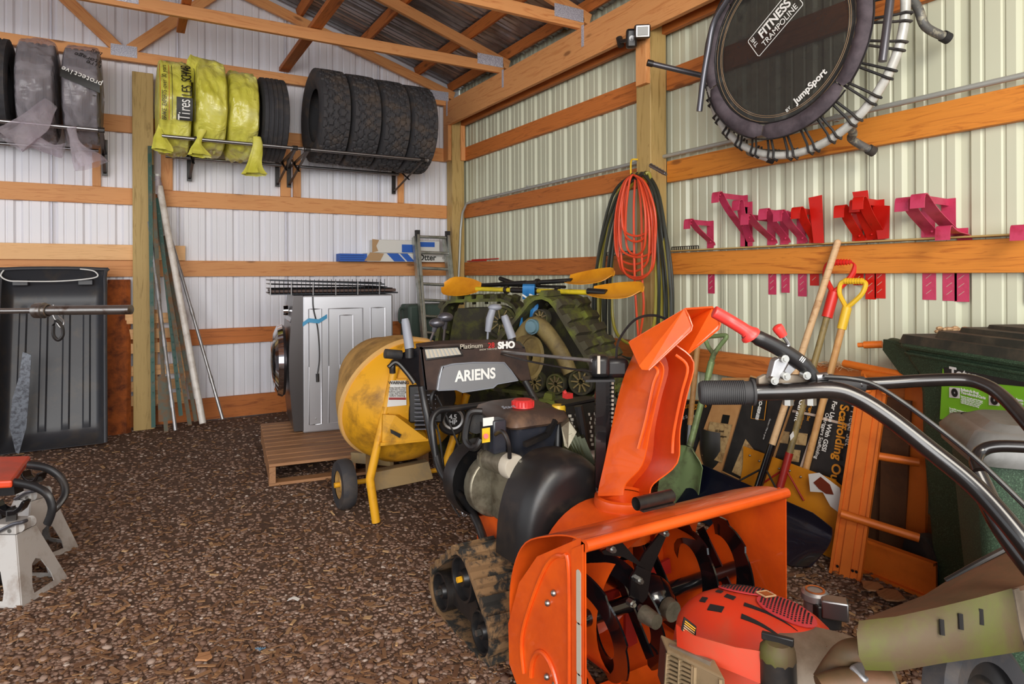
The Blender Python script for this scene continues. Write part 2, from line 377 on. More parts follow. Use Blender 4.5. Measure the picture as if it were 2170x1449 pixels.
# roof: ribbed sheets over purlins over trusses
RX = -1.57
def zr(x, o=0): return 4.76-.31*abs(x-RX)+o          # underside of the sheets
cl = struct('ceiling', MB().add([V(3.5, -2.5, zr(3.5, .06)), V(3.5, 6.7, zr(3.5, .06)), V(RX, 6.7, zr(RX, .06)), V(RX, -2.5, zr(RX, .06)), V(-6.4, 6.7, zr(-6.4, .06)), V(-6.4, -2.5, zr(-6.4, .06))], [(0,1,2,3), (3,2,4,5)]), M['roof'], 0)
y = 6.70
while y > -2.2:
    pr = ribprof(y-.9134, y-.001, .1, .02)
    ob('roof_sheet', MB().grid([[V(3.4, u, zr(3.4, o)) for u, o in pr], [V(RX, u, zr(RX, o)) for u, o in pr]]), M['roof'], cl, 20)
    ob('roof_sheet', MB().grid([[V(RX, u, zr(RX, o)) for u, o in pr], [V(-6.4, u, zr(-6.4, o)) for u, o in pr]]), M['roof'], cl, 20); y -= .9144
for i in range(9):
    X0 = 2.98-.60*i+(.22 if i else 0)
    if i == 0: X0 = 2.98
    board('purlin', (X0, -2.4, zr(X0)-.046), (X0, 6.42, zr(X0)-.046), .088, .038, M['fir_red'], cl, (-.31, 0, 1))
for i in range(6):
    X0 = -2.2-.6*i; board('purlin', (X0, -2.4, zr(X0)-.046), (X0, 6.42, zr(X0)-.046), .088, .038, M['fir_red'], cl, (.31, 0, 1))
M['plate'] = mat('plate', (226, 226, 234), .5, .15, (160, 160, 178), 220, (.46, .52))
for i, Y0 in enumerate((6.36, 5.18, 3.96, 2.74, 1.52)):
    zb = 3.165 if i else 3.135
    board('bottom_chord', (-5.9, Y0, zb), (2.94, Y0, zb), .089, .038, M['fir'], cl)
    board('top_chord', (RX, Y0, zr(RX)-.14), (3.0, Y0, zr(3.0)-.14), .089, .038, M['fir'], cl, (0, 0, 1))
    board('top_chord', (RX, Y0, zr(RX)-.14), (-6.1, Y0, zr(-6.1)-.14), .089, .038, M['fir'], cl, (0, 0, 1))
    for (xa, xb) in ((-.01, .72), (-.07, RX+.03), (-3.07, RX-.03), (-3.12, -3.86)):
        board('web', (xa, Y0-.001, zb+.04), (xb, Y0-.001, zr(xb)-.19), .089, .034, M['fir'], cl, (1, 0, 1) if xa > -1 else (1, 0, .5))
    for (xa, za, w) in ((-.04, zb+.035, .19), (2.80, zb+.05, .26), (-3.1, zb+.035, .19)):
        ob('gusset_plate', MB().box((xa, Y0-.0215, za), (w, .003, .095)), M['plate'], cl, 0)
board('lateral_brace', (1.26, -2, 3.235), (1.26, 6.42, 3.235), .038, .089, M['fir_red'], cl)
board('lateral_brace', (.35, -2, 3.235), (.35, 5.80, 3.235), .038, .06, M['fir_red'], cl)
for Y0 in (6.30, 5.1, 3.9):
    ob('truss_tie', MB().box((2.893, Y0, 3.05), (.003, .03, .16)), M['plate'], cl, 0)
# conduit
cz = 2.063
cd = thing('conduit', 'grey electrical conduit clipped along the right wall girt and bent down the corner post', 'conduit', (3.05, 6.1, 1.1))
path = [V(3.05, -1.4, cz), V(3.05, 3.05, cz)]+[V(3.05, 3.2, cz), V(3.05, 3.4, cz), V(3.05, 6.0, cz-.012)]+[V(3.04, 6.14, cz-.03), V(3.03, 6.215, cz-.12), V(3.01, 6.22, cz-.3), V(2.985, 6.225, 1.2)]
M['conduit'] = mat('conduit', (176, 178, 172), .4, .3)
ob('pipe', MB().tube(path, .013, 10), M['conduit'], cd)
for Y0 in (2.0, 4.95, .9):
    ob('clip', MB().box((3.058, Y0, cz), (.02, .022, .036)), M['conduit'], cd)
# ------------------------------------------------------------ tyres on wall racks
def radial(v, s=1.0, seed=0): return noise.noise(Vector((v.x*s+seed, v.y*s, v.z*s)))
def tyre_mesh(r, w, ri, kind, seed=0):
    """lathe around X with tread blocks cut into the crown; returns (carcass, tread)"""
    hw = w/2; side = [(ri, -hw*.72), (ri+.012, -hw*.8), (lerp(ri, r, .35), -hw*.97), (lerp(ri, r, .6), -hw), (r-.035, -hw*.97), (r-.014, -hw*.90)]
    inner = [(r-.03, -hw*.75), (lerp(ri, r, .5), -hw*.86), (ri, -hw*.70)]
    car = MB().lathe(inner[::-1]+[(r-.03, hw*.75)][:0], (0,0,0), (1,0,0), 64) if 0 else MB()
    prof = [(ri, -hw*.70), (lerp(ri, r, .5), -hw*.84), (r-.032, -hw*.72), (r-.032, hw*.72), (lerp(ri, r, .5), hw*.84), (ri, hw*.70)]
    prof += [(a, -b) for a, b in side]; prof += [(r-.02, 0)]; prof += side[::-1]; prof += [(ri, -hw*.70)]
    car.lathe([(a, b) for a, b in prof], (0,0,0), (1,0,0), 64)
    if kind == 'road' :
        na, nw = 150, 30
    else: na, nw = 190, 30
    rnd = random.Random(seed); rows = []
    cells = [(rnd.uniform(-hw, hw), rnd.uniform(0, 2*PI)) for _ in range(5*34)] if kind != 'road' else []
    if kind != 'road':
        cells = [((i-2)*w*.19+rnd.uniform(-.012, .012), (j+.5*(i % 2))*2*PI/34+rnd.uniform(-.035, .035)) for i in range(5) for j in range(34)]
        CA = np.array(cells)
    for i in range(na):
        a = 2*PI*i/na; row = []
        for k in range(nw+1):
            x = lerp(-hw*.93, hw*.93, k/nw); e = abs(x)/hw; rad = r-.004*e*e-(.010 if e > .9 else 0)
            if kind == 'road':
                g = min(abs(x-q*hw) for q in (-.52, -.17, .17, .52)); dep = .008 if g < .035*hw*1.4 else 0
                if e > .6 and (i % 4 == 0): dep = max(dep, .003)
                if e <= .6 and ((i+int(e*8)) % 5 == 0): dep = max(dep, .0018)
            else:
                da = np.abs((CA[:, 1]-a+PI) % (2*PI)-PI)*r; dd = np.sort(np.hypot(CA[:, 0]-x, da))[:2]
                dep = .013 if dd[1]-dd[0] < .0085 else (.0015 if (i*7+k*3) % 11 == 0 else 0)
            if k in (0, nw): dep = .022
            rr = rad-dep; row.append(V(x, rr*math.cos(a), rr*math.sin(a)))
        rows.append(row)
    rows.append(rows[0]); return car, MB().grid(rows)
_tc = {}
def tyre(name, label, cat, c, r, w, ri, kind, group, rot=0, mt='rubber'):
    t = thing(name, label, cat, (c[0], c[1], c[2]-r), 0, group); key = (r, w, ri, kind)
    if key not in _tc:
        a, b = tyre_mesh(r, w, ri, kind, 3); _tc[key] = (tomesh('sidewall', a, None, 35), tomesh('tread', b, None, 25))
    Mx = Matrix.Translation(c) @ Matrix.Rotation(rot, 4, 'X')
    for nm, me in zip(('sidewall', 'tread'), _tc[key]):
        link(nm, me, M[mt], t, Mx)
    return t
M['dusty_rubber'] = mat('dusty_rubber', (60, 59, 62), .75, 0, (96, 82, 70), 6, (.5, .74), .4, 80)
for i, lb in enumerate(('chunky off-road tyre at the left end of the bare four-tyre row, its open centre showing', 'chunky off-road tyre, second from left in the bare four-tyre row', 'chunky off-road tyre, third from left in the bare four-tyre row', 'chunky off-road tyre at the right end of the bare four-tyre row, nearest the corner post')):
    tyre('off_road_tyre', lb, 'tyre', (1.52+.272*i, 5.93+.0*i, 2.715-.01*i), .415, .262, .235, 'lug', 'bare off-road tyres on the right wall rack', i*.4, 'dusty_rubber')
tyre('road_tyre', 'slim bare road tyre with ribbed tread beside the yellow wrapped tyres', 'tyre', (1.045, 5.93, 2.63), .352, .215, .205, 'road', None)
# tyres inside bags
def lumpy(c, r, w, seed, puff=.02, wr=.018, na=72, nw=22):
    """closed wrinkled bag around a tyre lying along X"""
    hw = w/2+puff*.5; rows = []
    for k in range(nw+1):
        t = k/nw; x = lerp(-hw, hw, t); e = abs(2*t-1); rad0 = (r+puff)*(1-.05*e**2-.55*max(0, (e-.72)/.28)**2.4)
        if k in (0, nw): rad0 = .02
        row = []
        for i in range(na):
            a = 2*PI*i/na; p = V(x*6, math.cos(a)*2.2, math.sin(a)*2.2)
            n1 = noise.noise(p*1.3+V(seed, 0, 0)); n2 = abs(noise.noise(p*3.1+V(0, seed, 0))); n3 = abs(noise.noise(V(x*9, math.cos(a)*9, math.sin(a)*9)+V(seed, 4, 2)))
            rr = rad0*(1-.0)+(wr*n1*1.2-wr*n2*1.6-wr*.6*n3 if 0 < k < nw else 0)
            row.append(V(c[0]+x+.006*n2, c[1]+rr*math.cos(a), c[2]+rr*math.sin(a)))
        rows.append(row)
    return MB().grid([r_+[r_[0]] for r_ in rows])
def knot(p0, p1, r0, r1, seed, n=14, m=12):
    """gathered tail of a bag: pleated cone from p0 to p1"""
    p0 = Vector(p0); p1 = Vector(p1); ax = (p1-p0); u = ax.cross(V(0, 1, 0.1)).normalized(); w = ax.cross(u).normalized(); rows = []
    for i in range(m+1):
        t = i/m; rr = r0+(r1-r0)*t**1.4+.012*math.sin(t*5+seed); cc = p0+ax*t+u*.02*math.sin(t*4+seed)
        rows.append([cc+(u*math.cos(2*PI*k/n)*rr+w*math.sin(2*PI*k/n)*rr*.55)*(1+.28*(k % 2)*t+.25*noise.noise(V(k*.7, t*3, seed))) for k in range(n)])
    for r_ in rows: r_.append(r_[0])
    return MB().grid(rows)
def bag_mat(name, col, rough, clear, transp):
    m, nt, b = nodes(name); b.inputs['Base Color'].default_value = lin(col); b.inputs['Roughness'].default_value = rough
    v = coords(nt); n1 = ntex(nt, v, 6, 4, .5, 1.6); bump(nt, n1 if not clear else ntex(nt, v, 5, 3, .5, 1.5), b, .6 if not clear else .5, .03 if not clear else .02)
    if clear:
        out = nt.nodes['Material Output']; tr = nt.nodes.new('ShaderNodeBsdfTransparent'); tr.inputs[0].default_value = lin((236, 230, 234)); mx = nt.nodes.new('ShaderNodeMixShader')
        r = ramp(nt, ntex(nt, v, 3.2, 3, .5, .8), [(.35, (transp+.05,)*3), (.5, (transp-.06,)*3), (.62, (transp+.02,)*3)]); nt.links.new(r, mx.inputs[0]); nt.links.new(b.outputs[0], mx.inputs[1]); nt.links.new(tr.outputs[0], mx.inputs[2]); nt.links.new(mx.outputs[0], out.inputs[0])
    else:
        f = ntex(nt, v, 5, 4); nt.links.new(ramp(nt, f, [(.35, (204, 200, 74)), (.55, (222, 217, 100)), (.7, (232, 229, 146))]), b.inputs['Base Color'])
        b.inputs['Subsurface Weight'].default_value = .0
    return m
M['yellow_bag'] = bag_mat('yellow_bag', (218, 220, 60), .28, False, 0)
M['clear_bag'] = bag_mat('clear_bag', (214, 208, 216), .14, True, .87)
M['ink'] = mat('ink', (22, 22, 20), .5); M['ink_red'] = mat('ink_red', (190, 40, 30), .5); M['ink_white'] = mat('ink_white', (238, 238, 234), .5)
yb = []
for i, (x, r, lb) in enumerate(((.30, .37, 'leftmost yellow bagged tyre, its bag printed with black lettering'), (.555, .395, 'tallest yellow bagged tyre, plain and puffed at the top, in the middle of the three'), (.80, .365, 'yellow bagged tyre with a tail hanging down, beside the slim bare tyre'))):
    t = thing('bagged_tyre', lb, 'tyre', (x, 5.93, 2.26), 0, 'yellow bagged tyres on the middle wall rack'); yb.append(t)
    ob('bag', lumpy((x, 5.93, 2.63+(.03 if i == 1 else 0)), r-.012, .238, i*7.3, .022, .024), M['yellow_bag'], t, 50)
ob('bag_tail', knot(at(540, 290, Y=5.60), at(545, 370, Y=5.55), .02, .085, 1), M['yellow_bag'], yb[2], 50)
ob('bag_tail', knot(at(425, 275, Y=5.62), at(425, 330, Y=5.58), .02, .06, 2.2), M['yellow_bag'], yb[0], 50)
ob('bag_tail', knot(at(345, 262, Y=5.66), at(338, 318, Y=5.62), .02, .055, 4), M['yellow_bag'], yb[0], 50)
ob('bag_tail', knot(at(455, 160, Y=5.80), at(398, 138, Y=5.74), .07, .085, 5), M['yellow_bag'], yb[1], 50)
# print on the first bag: a black emblem and two columns of lettering that wrap round its front
def arc(x, a, r=.392, c=(5.93, 2.63)): return V(x, c[0]-r*math.cos(a), c[1]+r*math.sin(a))
def arctext(s, x, a0, a1, size, m, par, r=.392, sx=1.0):
    n = len(s)
    for i, ch in enumerate(s):
        if ch == ' ': continue
        a = lerp(a0, a1, (i+.5)/n); tdir = (arc(x, a+.01)-arc(x, a-.01)).normalized()
        text(ch, arc(x, a, r+.004), tdir, (-1, 0, 0), size, m, par, .0008, 'lettering', 'CENTER', sx)
arctext('LES SCHWAB', .378, .06, .78, .10, M['ink'], yb[0], .400, .66)
arctext('BRAKE EXPERTS-over 30 years', .225, -.42, .72, .044, M['ink'], yb[0], .400, .8)
ob('printed_panel', MB().shell([[arc(x, a, .402) for a in np.linspace(-.40, .03, 8)] for x in (.305, .415)], .001), M['ink'], yb[0])
arctext('Tires', .360, -.38, .0, .12, M['ink_white'], yb[0], .402, .62)
for x in (.275, .43): ob('printed_line', MB().shell([[arc(xx, a, .400) for a in np.linspace(-.4, .75, 14)] for xx in (x, x+.004)], .001), M['ink'], yb[0])
for x in (.195, .255): ob('printed_line', MB().shell([[arc(xx, a, .400) for a in np.linspace(-.42, .75, 14)] for xx in (x, x+.003)], .001), M['ink_red'], yb[0])
for i, (x, lb) in enumerate(((-1.10, 'clear-bagged tyre at the photo\'s left edge, mostly out of view'), (-.845, 'bare-looking dark tyre at the left edge beside the clear bags'), (-.575, 'tyre wrapped in crumpled clear plastic in the middle of the left rack'), (-.305, 'tyre in a printed clear bag at the right end of the left rack'))):
    t = tyre('wrapped_tyre', lb, 'tyre', (x, 5.93, 2.645), .352, .235, .205, 'road', 'plastic wrapped tyres on the left wall rack', i*.3)
    if i >= 2:
        ob('clear_bag', lumpy((x, 5.93, 2.65), .37, .25, 20+i*3, .014, .016), M['clear_bag'], t, 50)
        if i == 3:
            ob('bag_tail', knot(at(150, 270, Y=5.6), at(192, 352, Y=5.55), .03, .08, 3), M['clear_bag'], t, 50)
            for k, (wd, a0) in enumerate((('protective', .16), ('tire', .36), ('storage', .52), ('bag', .68))):
                for q, ch in enumerate(wd):
                    xx = -.185-.024*q; a = a0+.9*(q-len(wd))*.024+.10; pz = arc(xx, a, .402, (5.93, 2.65)); td = (arc(xx-.024, a+.9*.024, .402, (5.93, 2.65))-pz)
                    if xx > -.43: text(ch, pz, td, (0, math.sin(a)*-1, -math.cos(a)), .055, M['ink'] if k else M['ink_white'], t, .0006)
            ob('printed_panel', MB().shell([[arc(x2, .10+da-(x2+.185)*.9, .399, (5.93, 2.65)) for da in np.linspace(-.22, -.04, 6)] for x2 in np.linspace(-.42, -.185, 8)], .001), M['ink'], t)
        else:
            ob('bag_tail', knot(at(110, 220, Y=5.58), at(20, 300, Y=5.5), .05, .10, 6), M['clear_bag'], t, 50)
            ob('bag_tail', knot(at(60, 300, Y=5.6), at(135, 315, Y=5.55), .05, .04, 8), M['clear_bag'], t, 50)
# racks
def rack(name, label, x0, x1, sup, bars=2):
    t = thing(name, label, 'tyre rack', ((x0+x1)/2, 6.3, 2.2))
    ob('bar', MB().cyl((x0, 5.62, 2.352), (x1, 5.62, 2.352), .0145, n=12), M['steel'], t)
    ob('bar', MB().cyl((x0+.05, 6.24, 2.30), (x1-.05, 6.24, 2.30), .0145, n=12), M['steel'], t)
    for X in sup:
        ob('bracket', MB().beam((X, 6.38, 2.42), (X, 6.38, 2.12), .04, .006, (0, 1, 0)).beam((X, 6.38, 2.30), (X, 5.60, 2.34), .03, .004).beam((X, 6.38, 2.14), (X, 5.62, 2.335), .022, .004).beam((X, 6.38, 2.42), (X, 5.95, 2.21), .02, .004), M['black'], t)
        ob('bar_collar', MB().cyl((X-.02, 5.62, 2.352), (X+.02, 5.62, 2.352), .021, n=12), M['black'], t)
    ob('end_cap', MB().cyl((x1-.004, 5.62, 2.352), (x1+.01, 5.62, 2.352), .0165, n=12), M['galv'], t)
    return t
rack('tyre_rack', 'steel wall rack bar passing under the clear-bagged tyres', -1.6, -.17, (-1.35, -.18))
rack('tyre_rack', 'steel wall rack bar under the yellow bagged tyres', .21, 1.25, (.45, 1.19))
rack('tyre_rack', 'steel wall rack with black brackets under the four bare off-road tyres', 1.27, 2.38, (1.295, 2.33))
# ------------------------------------------------------------ sled leaning on the back wall
M['sled'] = mat('sled_plastic', (58, 59, 64), .42, 0, (84, 76, 68), 6, (.5, .78), .15, 30)
sl = thing('utility_sled', 'black plastic sled standing on end with white rope across its top', 'sled', (-.5, 6.0, 0))
def sp(u, v, o=0):      # u -1..1 across, v 0..1 up the sled, o out towards the room
    return V(-.50+.335*u*(1-.03*v), 5.93+.30*v-o, .0+1.30*v)+V(0, 0, o*.25)
rows = []
for j in range(41):
    v = j/40; row = []
    for i in range(61):
        u = -1+i/30; eu = max(0, abs(u)-.80)/.20; lo = max(0, .10-v)/.10; hi = max(0, v-.84)/.16
        depth = .14*(1-min(1, eu)**2)*(1-min(1, lo)**2)*(1-min(1, hi)**1.6)
        if abs(u) > .97 or v > .985 or v < .012: depth = -.012
        o = .16-depth
        if .12 < v < .80:
            for c in (-.62, -.21, .21, .62):
                if abs(u-c) < .075: o += .014
        row.append(sp(u, v, o))
    rows.append(row)
ob('hull', MB().shell(rows, .005), M['sled'], sl, 30)
edge = [sp(-1, 0, .17), sp(-1, .5, .172), sp(-1, .95, .172), sp(-.92, 1, .172), sp(.92, 1, .172), sp(1, .95, .172), sp(1, .5, .172), sp(1, 0, .17)]
ob('rim', MB().tube(smoothpath(edge, 5), .014, 8), M['sled'], sl)
ob('tow_rope', MB().tube(smoothpath([sp(-.93, 1.0, .175), sp(-.99, .96, .185), sp(-.85, .93, .20), sp(-.62, .925, .20), sp(0, .93, .165), sp(.55, .935, .19), sp(.85, .95, .2), sp(.78, .985, .19), sp(.5, 1.0, .18)], 8), .005, 8), M['white'], sl)
for u in (-.66, .60):
    ob('rope_lug', MB().box(sp(u, .935, .10), (.10, .06, .045)), M['sled'], sl, bevel=.006)
# clear tapered sleeve leaning on the sled
M['mesh_plastic'] = mat('mesh_plastic', (110, 116, 126), .35, .2, (70, 72, 80), 40, (.45, .6))
pts = [at(x, y, Y=5.72) for x, y in ((48, 745), (66, 752), (62, 830), (56, 905), (40, 962), (33, 958), (20, 905), (26, 845), (40, 800))]
t = ob('metal_strip', MB().prism(pts, (0, .012, 0)), M['mesh_plastic']); tag(t, 'thin grey pointed sheet strip in front of the black sled', 'strip')
# barbell sleeve poking in from the left
M['worn_steel'] = mat('worn_steel', (170, 166, 162), .32, .95, (110, 84, 66), 14, (.55, .72))
Yb = 3.9
b0 = at(-420, 658, Y=Yb+.4); b1 = at(76, 658, d=3.42); b2 = at(278, 656, d=3.36); bd = (b2-b1).normalized(); b0 = b1-bd*1.2
bb = thing('barbell', 'worn steel barbell end reaching in from the left in front of the black sled', 'barbell', b0)
ob('shaft', MB().cyl(b0, b1, .014, n=16), M['worn_steel'], bb)
ob('sleeve', MB().lathe([(0, .0), (.0245, 0), (.0245, (b2-b1).length-.002), (.0, (b2-b1).length)], b1, bd, 24), M['worn_steel'], bb)
sp0 = b1-bd*.75; ob('rest_post', MB().beam(V(sp0.x, sp0.y, 0), sp0-V(0, 0, .014), .05, .05, (0, 1, 0)).beam(V(sp0.x, sp0.y-.25, .02), V(sp0.x, sp0.y+.25, .02), .06, .04), M['black'], bb)
ob('collar', MB().lathe([(.014, -.0), (.040, 0), (.041, .05), (.030, .052), (.030, .062), (.034, .064), (.034, .07), (.028, .072)], b1, bd, 24), M['worn_steel'], bb)
cp = b1+bd*.10
cc = thing('carabiner', 'dark spring clip hanging from the barbell collar', 'clip', cp-V(0, 0, .17))
ob('loop', MB().tube(smoothpath([cp+V(0, 0, .03), cp+V(.02, -.01, -.02), cp+V(.045, 0, -.06), cp+V(.03, 0, -.09), cp+V(.0, 0, -.03), cp+V(-.01, 0, .02)], 6), .004, 8), M['galv'], cc)
ob('body', MB().tube(smoothpath([cp+V(.01, 0, -.05), cp+V(.035, 0, -.08), cp+V(.04, 0, -.13), cp+V(.02, 0, -.155), cp+V(.0, 0, -.13), cp+V(.0, 0, -.08)], 6), .009, 8, closed=True), M['black'], cc)
# rusty channel, T-posts, pipes, pallet behind the post
M['rust'] = mat('rust', (176, 92, 34), .8, .2, (96, 46, 24), 9, (.4, .65), .4, 60)
rp = [at(x, y, Y=6.28) for x, y in ((222, 598), (255, 598), (257, 912), (216, 918))]
t = ob('steel_plate', MB().prism([V(-.175, 6.2, 0), V(-.035, 6.2, 0), V(-.028, 6.385, 1.26), V(-.165, 6.385, 1.26)], (0, -.008, 0)).prism([V(-.035, 6.2, 0), V(-.0, 6.23, 0), V(-.0, 6.395, 1.26), V(-.028, 6.385, 1.26)], (0, -.004, 0)), M['rust'])
tag(t, 'rust-covered steel channel leaning beside the black sled', 'steel plate')
pl = thing('leaning_pallet', 'pale wooden pallet standing on edge against the back wall behind the wooden post and poles', 'pallet', (.17, 6.37, 0))
for i, z in enumerate((.93, .80, .68, .49, .36, .24)):
    board('slat', (-.04, 6.335, z), (.41, 6.335, z), .085, .016, M['fir_pale'], pl)
for X in (-.02, .18, .395): board('stringer', (X, 6.36, .18), (X, 6.36, 1.0), .035, .03, M['fir_pale'], pl, (1, 0, 0))
def pole(name, label, cat, a, b, ya, yb, r, mt, couplers=(), group=None):
    p0 = at(*b, Z=.0) if yb is None else at(*b, Y=yb); p1 = at(*a, Y=ya)
    t = thing(name, label, cat, p0, 0, group); ob('tube', MB().cyl(p0, p1, r, n=14), M[mt], t); d = (p1-p0)
    for q in couplers: c = p0+d*q; ob('coupler', MB().cyl(c-d.normalized()*.03, c+d.normalized()*.03, r*1.22, n=14), M[mt], t)
    return t
M['pvc'] = mat('pvc', (226, 220, 212), .4, 0, (190, 178, 166), 12)
M['tgreen'] = mat('tpost_green', (28, 76, 66), .5, .1, (96, 84, 66), 10, (.5, .7)); M['tdark'] = mat('tpost_dark', (92, 96, 84), .7, .2, (120, 84, 54), 14, (.42, .62))
t = pole('pipe', 'long white plastic pipe leaning on the back wall among the posts', 'pipe', (338, 395), (430, 897), 6.26, 5.83, .026, 'pvc')
a = at(333, 374, Y=6.28); b = at(342, 420, Y=6.25)
ob('tape_wrap', MB().tube([a, lerp(a, b, .5), b], [.02, .032, .03], 12), M['clear_bag'], t); ob('tip', MB().cyl(a+V(0, 0, .02), a-V(0, 0, .15), .019, n=12), M['white'], t)
pole('metal_pole', 'thin galvanised pole leaning to the right of the white pipe, foot furthest right', 'pole', (355, 480), (472, 888), 6.34, 5.86, .013, 'galv', (.2, .55, .75))
pole('metal_pole', 'slim telescoping metal pole in front of the green fence posts', 'pole', (316, 470), (372, 912), 6.2, 5.62, .013, 'galv', (.12, .4, .62, .85))
def tpost(label, a, b, ya, yb, mt):
    p0 = at(*b, Y=yb); p1 = at(*a, Y=ya); t = thing('fence_post', label, 'fence post', p0, 0, 'steel fence posts leaning by the wooden post')
    ob('web', MB().beam(p0, p1, .006, .034, (0, 1, 0)).beam(p0+V(0, -.018, 0), p1+V(0, -.018, 0), .030, .005, (0, 1, 0)), M[mt], t, 0)
    st = MB(); d = p1-p0
    for k in range(24): st.box(p0+d*(.12+.035*k)+V(0, -.023, 0), (.012, .006, .014))
    ob('stud', st, M[mt], t, 0)['kind'] = 'stuff'
    if mt == 'tdark' and a[0] < 325: ob('anchor_plate', MB().prism([p0+d*.04+V(-.05, -.026, 0), p0+d*.04+V(.05, -.026, 0), p0+d*.2+V(.04, -.026, 0), p0+d*.2+V(-.04, -.026, 0)], (0, .004, 0)), M['tdark'], t)
tpost('dark green steel fence post standing tight against the right side of the wooden post', (317, 310), (325, 905), 6.2, 5.95, 'tgreen')
tpost('weathered steel fence post, second from the wooden post', (322, 350), (352, 915), 6.24, 5.80, 'tdark')
tpost('bright green steel fence post whose top shows beside the white pipe', (333, 420), (383, 880), 6.28, 5.95, 'tgreen')
tpost('pitted grey steel fence post directly left of the white pipe', (330, 440), (402, 900), 6.30, 5.86, 'tdark')
tpost('brown weathered steel fence post half hidden behind the white pipe foot', (345, 500), (415, 892), 6.33, 5.92, 'tdark')
# ------------------------------------------------------------ pallet, washer, crate
Q = lambda x, y: at(x, y, Z=.142)
pc = [Q(523, 893), Q(570, 984), Q(777, 961)]
e1 = (pc[2]-pc[1]).normalized(); e2 = V(-e1.y, e1.x, 0)
pr = math.atan2(e1.y, e1.x)
p0 = pc[1]; PW, PD = 1.0, 1.2
def pq(u, v, z): return V(p0.x, p0.y, 0)+e1*u+e2*v+V(0, 0, z)
t = thing('pallet', 'low wooden pallet on the gravel carrying the silver washing machine', 'pallet', pq(PW/2, PD/2, 0), pr)
k = 0
for v in np.linspace(.05, PD-.05, 11):
    board('deck_board', pq(0, v, .132), pq(PW, v, .132), .092, .018, M['pallet'], t, e2)
for u in (.02, PW/2, PW-.02): board('stringer', pq(u, 0, .072), pq(u, PD, .072), .10, .038, M['pallet'], t)
for v in (.06, PD/2, PD-.06): board('bottom_board', pq(0, v, .012), pq(PW, v, .012), .092, .018, M['pallet'], t, e2)
# washer: corners found on the pallet top
zf = .142
wa = at(627, 920, Z=zf)          # near bottom corner between its front (left) and its side (facing us)
ws = at(743, 909, Z=zf)          # along the side towards the back right
d1 = (ws-wa).normalized(); wr_ = math.atan2(d1.y, d1.x); d2 = V(-d1.y, d1.x, 0)
WS, WD, WH = .71, .64, 1.0
def wq(u, v, z): return wa+d1*u+d2*v+V(0, 0, z)
M['washer'] = mat('washer_steel', (196, 196, 200), .30, .7); M['washer_dark'] = mat('washer_trim', (88, 84, 84), .28, .7); M['chrome'] = mat('chrome', (220, 220, 224), .08, 1)
M['glass_dark'] = mat('door_glass', (30, 26, 26), .05, .2, coat=1)
t = thing('washing_machine', 'silver front-loading washing machine on the low pallet, seen from its ribbed side', 'washing machine', wq(WS/2, WD/2, 0), wr_)
mb = MB(); n = 8      # body with a bulged front edge
prof = [(0, 0.0), (0, .02)]
body = MB().hexa([wq(.05, 0, 0), wq(WS, 0, 0), wq(WS, WD, 0), wq(.05, WD, 0)], [wq(.05, 0, WH), wq(WS, 0, WH), wq(WS, WD, WH), wq(.05, WD, WH)])
ob('cabinet', body, M['washer'], t, 0, bevel=.012)
def fr(v, z): return wq(-.035*math.sin(PI*min(1, max(0, z/WH)))-.01, v, z)
rows = [[fr(v, z) for z in np.linspace(.03, WH-.0, 16)] for v in np.linspace(0, WD, 3)]
front = MB()
zz = list(np.linspace(.02, WH, 16))
left = [[fr(v, z) for z in zz] for v in (0, WD)]; back = [[wq(.052, v, z) for z in zz] for v in (WD, 0)]
front.grid([left[0], left[1], back[0], back[1], left[0]])
front.add([left[0][-1], left[1][-1], back[0][-1], back[1][-1]], [(0,1,2,3)])
ob('front_panel', front, M['washer_dark'], t, 30)
def groove(us, zs, name='side_rib'):
    a, b = us; c, d = zs; P = [wq(a, -.001, c), wq(b, -.001, c), wq(b, -.001, d), wq(a, -.001, d)]
    ob(name, MB().tube([P[0], lerp(P[0], P[1], .5), P[1], lerp(P[1], P[2], .5), P[2], lerp(P[2], P[3], .5), P[3], lerp(P[3], P[0], .5)], .0055, 6, closed=True), M['washer'], t)
groove((.09, .18), (.06, .90)); groove((.23, .48), (.06, .90)); groove((.31, .41), (.12, .85)); groove((.54, .65), (.06, .90))
for u, z in ((.14, .10), (.56, .10)): ob('screw', MB().cyl(wq(u, -.006, z), wq(u, .0, z), .006, n=8), M['bolt'], t)
dc = wq(-.055, WD/2, .50); ax = -d1
dr_ = ob('door_ring', MB().lathe([(.17, .0), (.26, .0), (.275, .02), (.26, .055), (.215, .075), (.18, .06), (.16, .03)], dc, ax, 40), M['chrome'], t)
ob('door_glass', MB().lathe([(.17, .055), (.14, .085), (.08, .10), (.001, .105)], dc, ax, 32), M['glass_dark'], dr_)
ob('control_panel', MB().hexa([wq(-.035, .02, .80), wq(.05, .02, .80), wq(.05, WD-.02, .80), wq(-.035, WD-.02, .80)], [wq(.0, .02, .965), wq(.05, .02, .965), wq(.05, WD-.02, .965), wq(.0, WD-.02, .965)]), M['black_gloss'], t, bevel=.008)
kn = wq(-.03, WD*.45, .88); ob('dial', MB().lathe([(.001, .035), (.035, .033), (.038, 0)], kn, -d1, 20), M['chrome'], t)
for u, v in ((.08, .05), (.64, .05), (.08, .58), (.64, .58)): ob('foot', MB().cyl(wq(u, v, -.012), wq(u, v, .0), .022, n=10), M['black'], t)
cord = [wq(.12, -.012, .99), wq(.125, -.012, .9), wq(.155, -.01, .75), wq(.165, -.01, .55), wq(.15, -.01, .42)]
ob('power_cord', MB().tube(smoothpath(cord, 6), .005, 8), M['black'], t); ob('plug', MB().cyl(wq(.15, -.012, .43), wq(.152, -.012, .37), .012, n=10), M['black'], t)
M['blue_tape'] = mat('blue_tape', (62, 142, 184), .6)
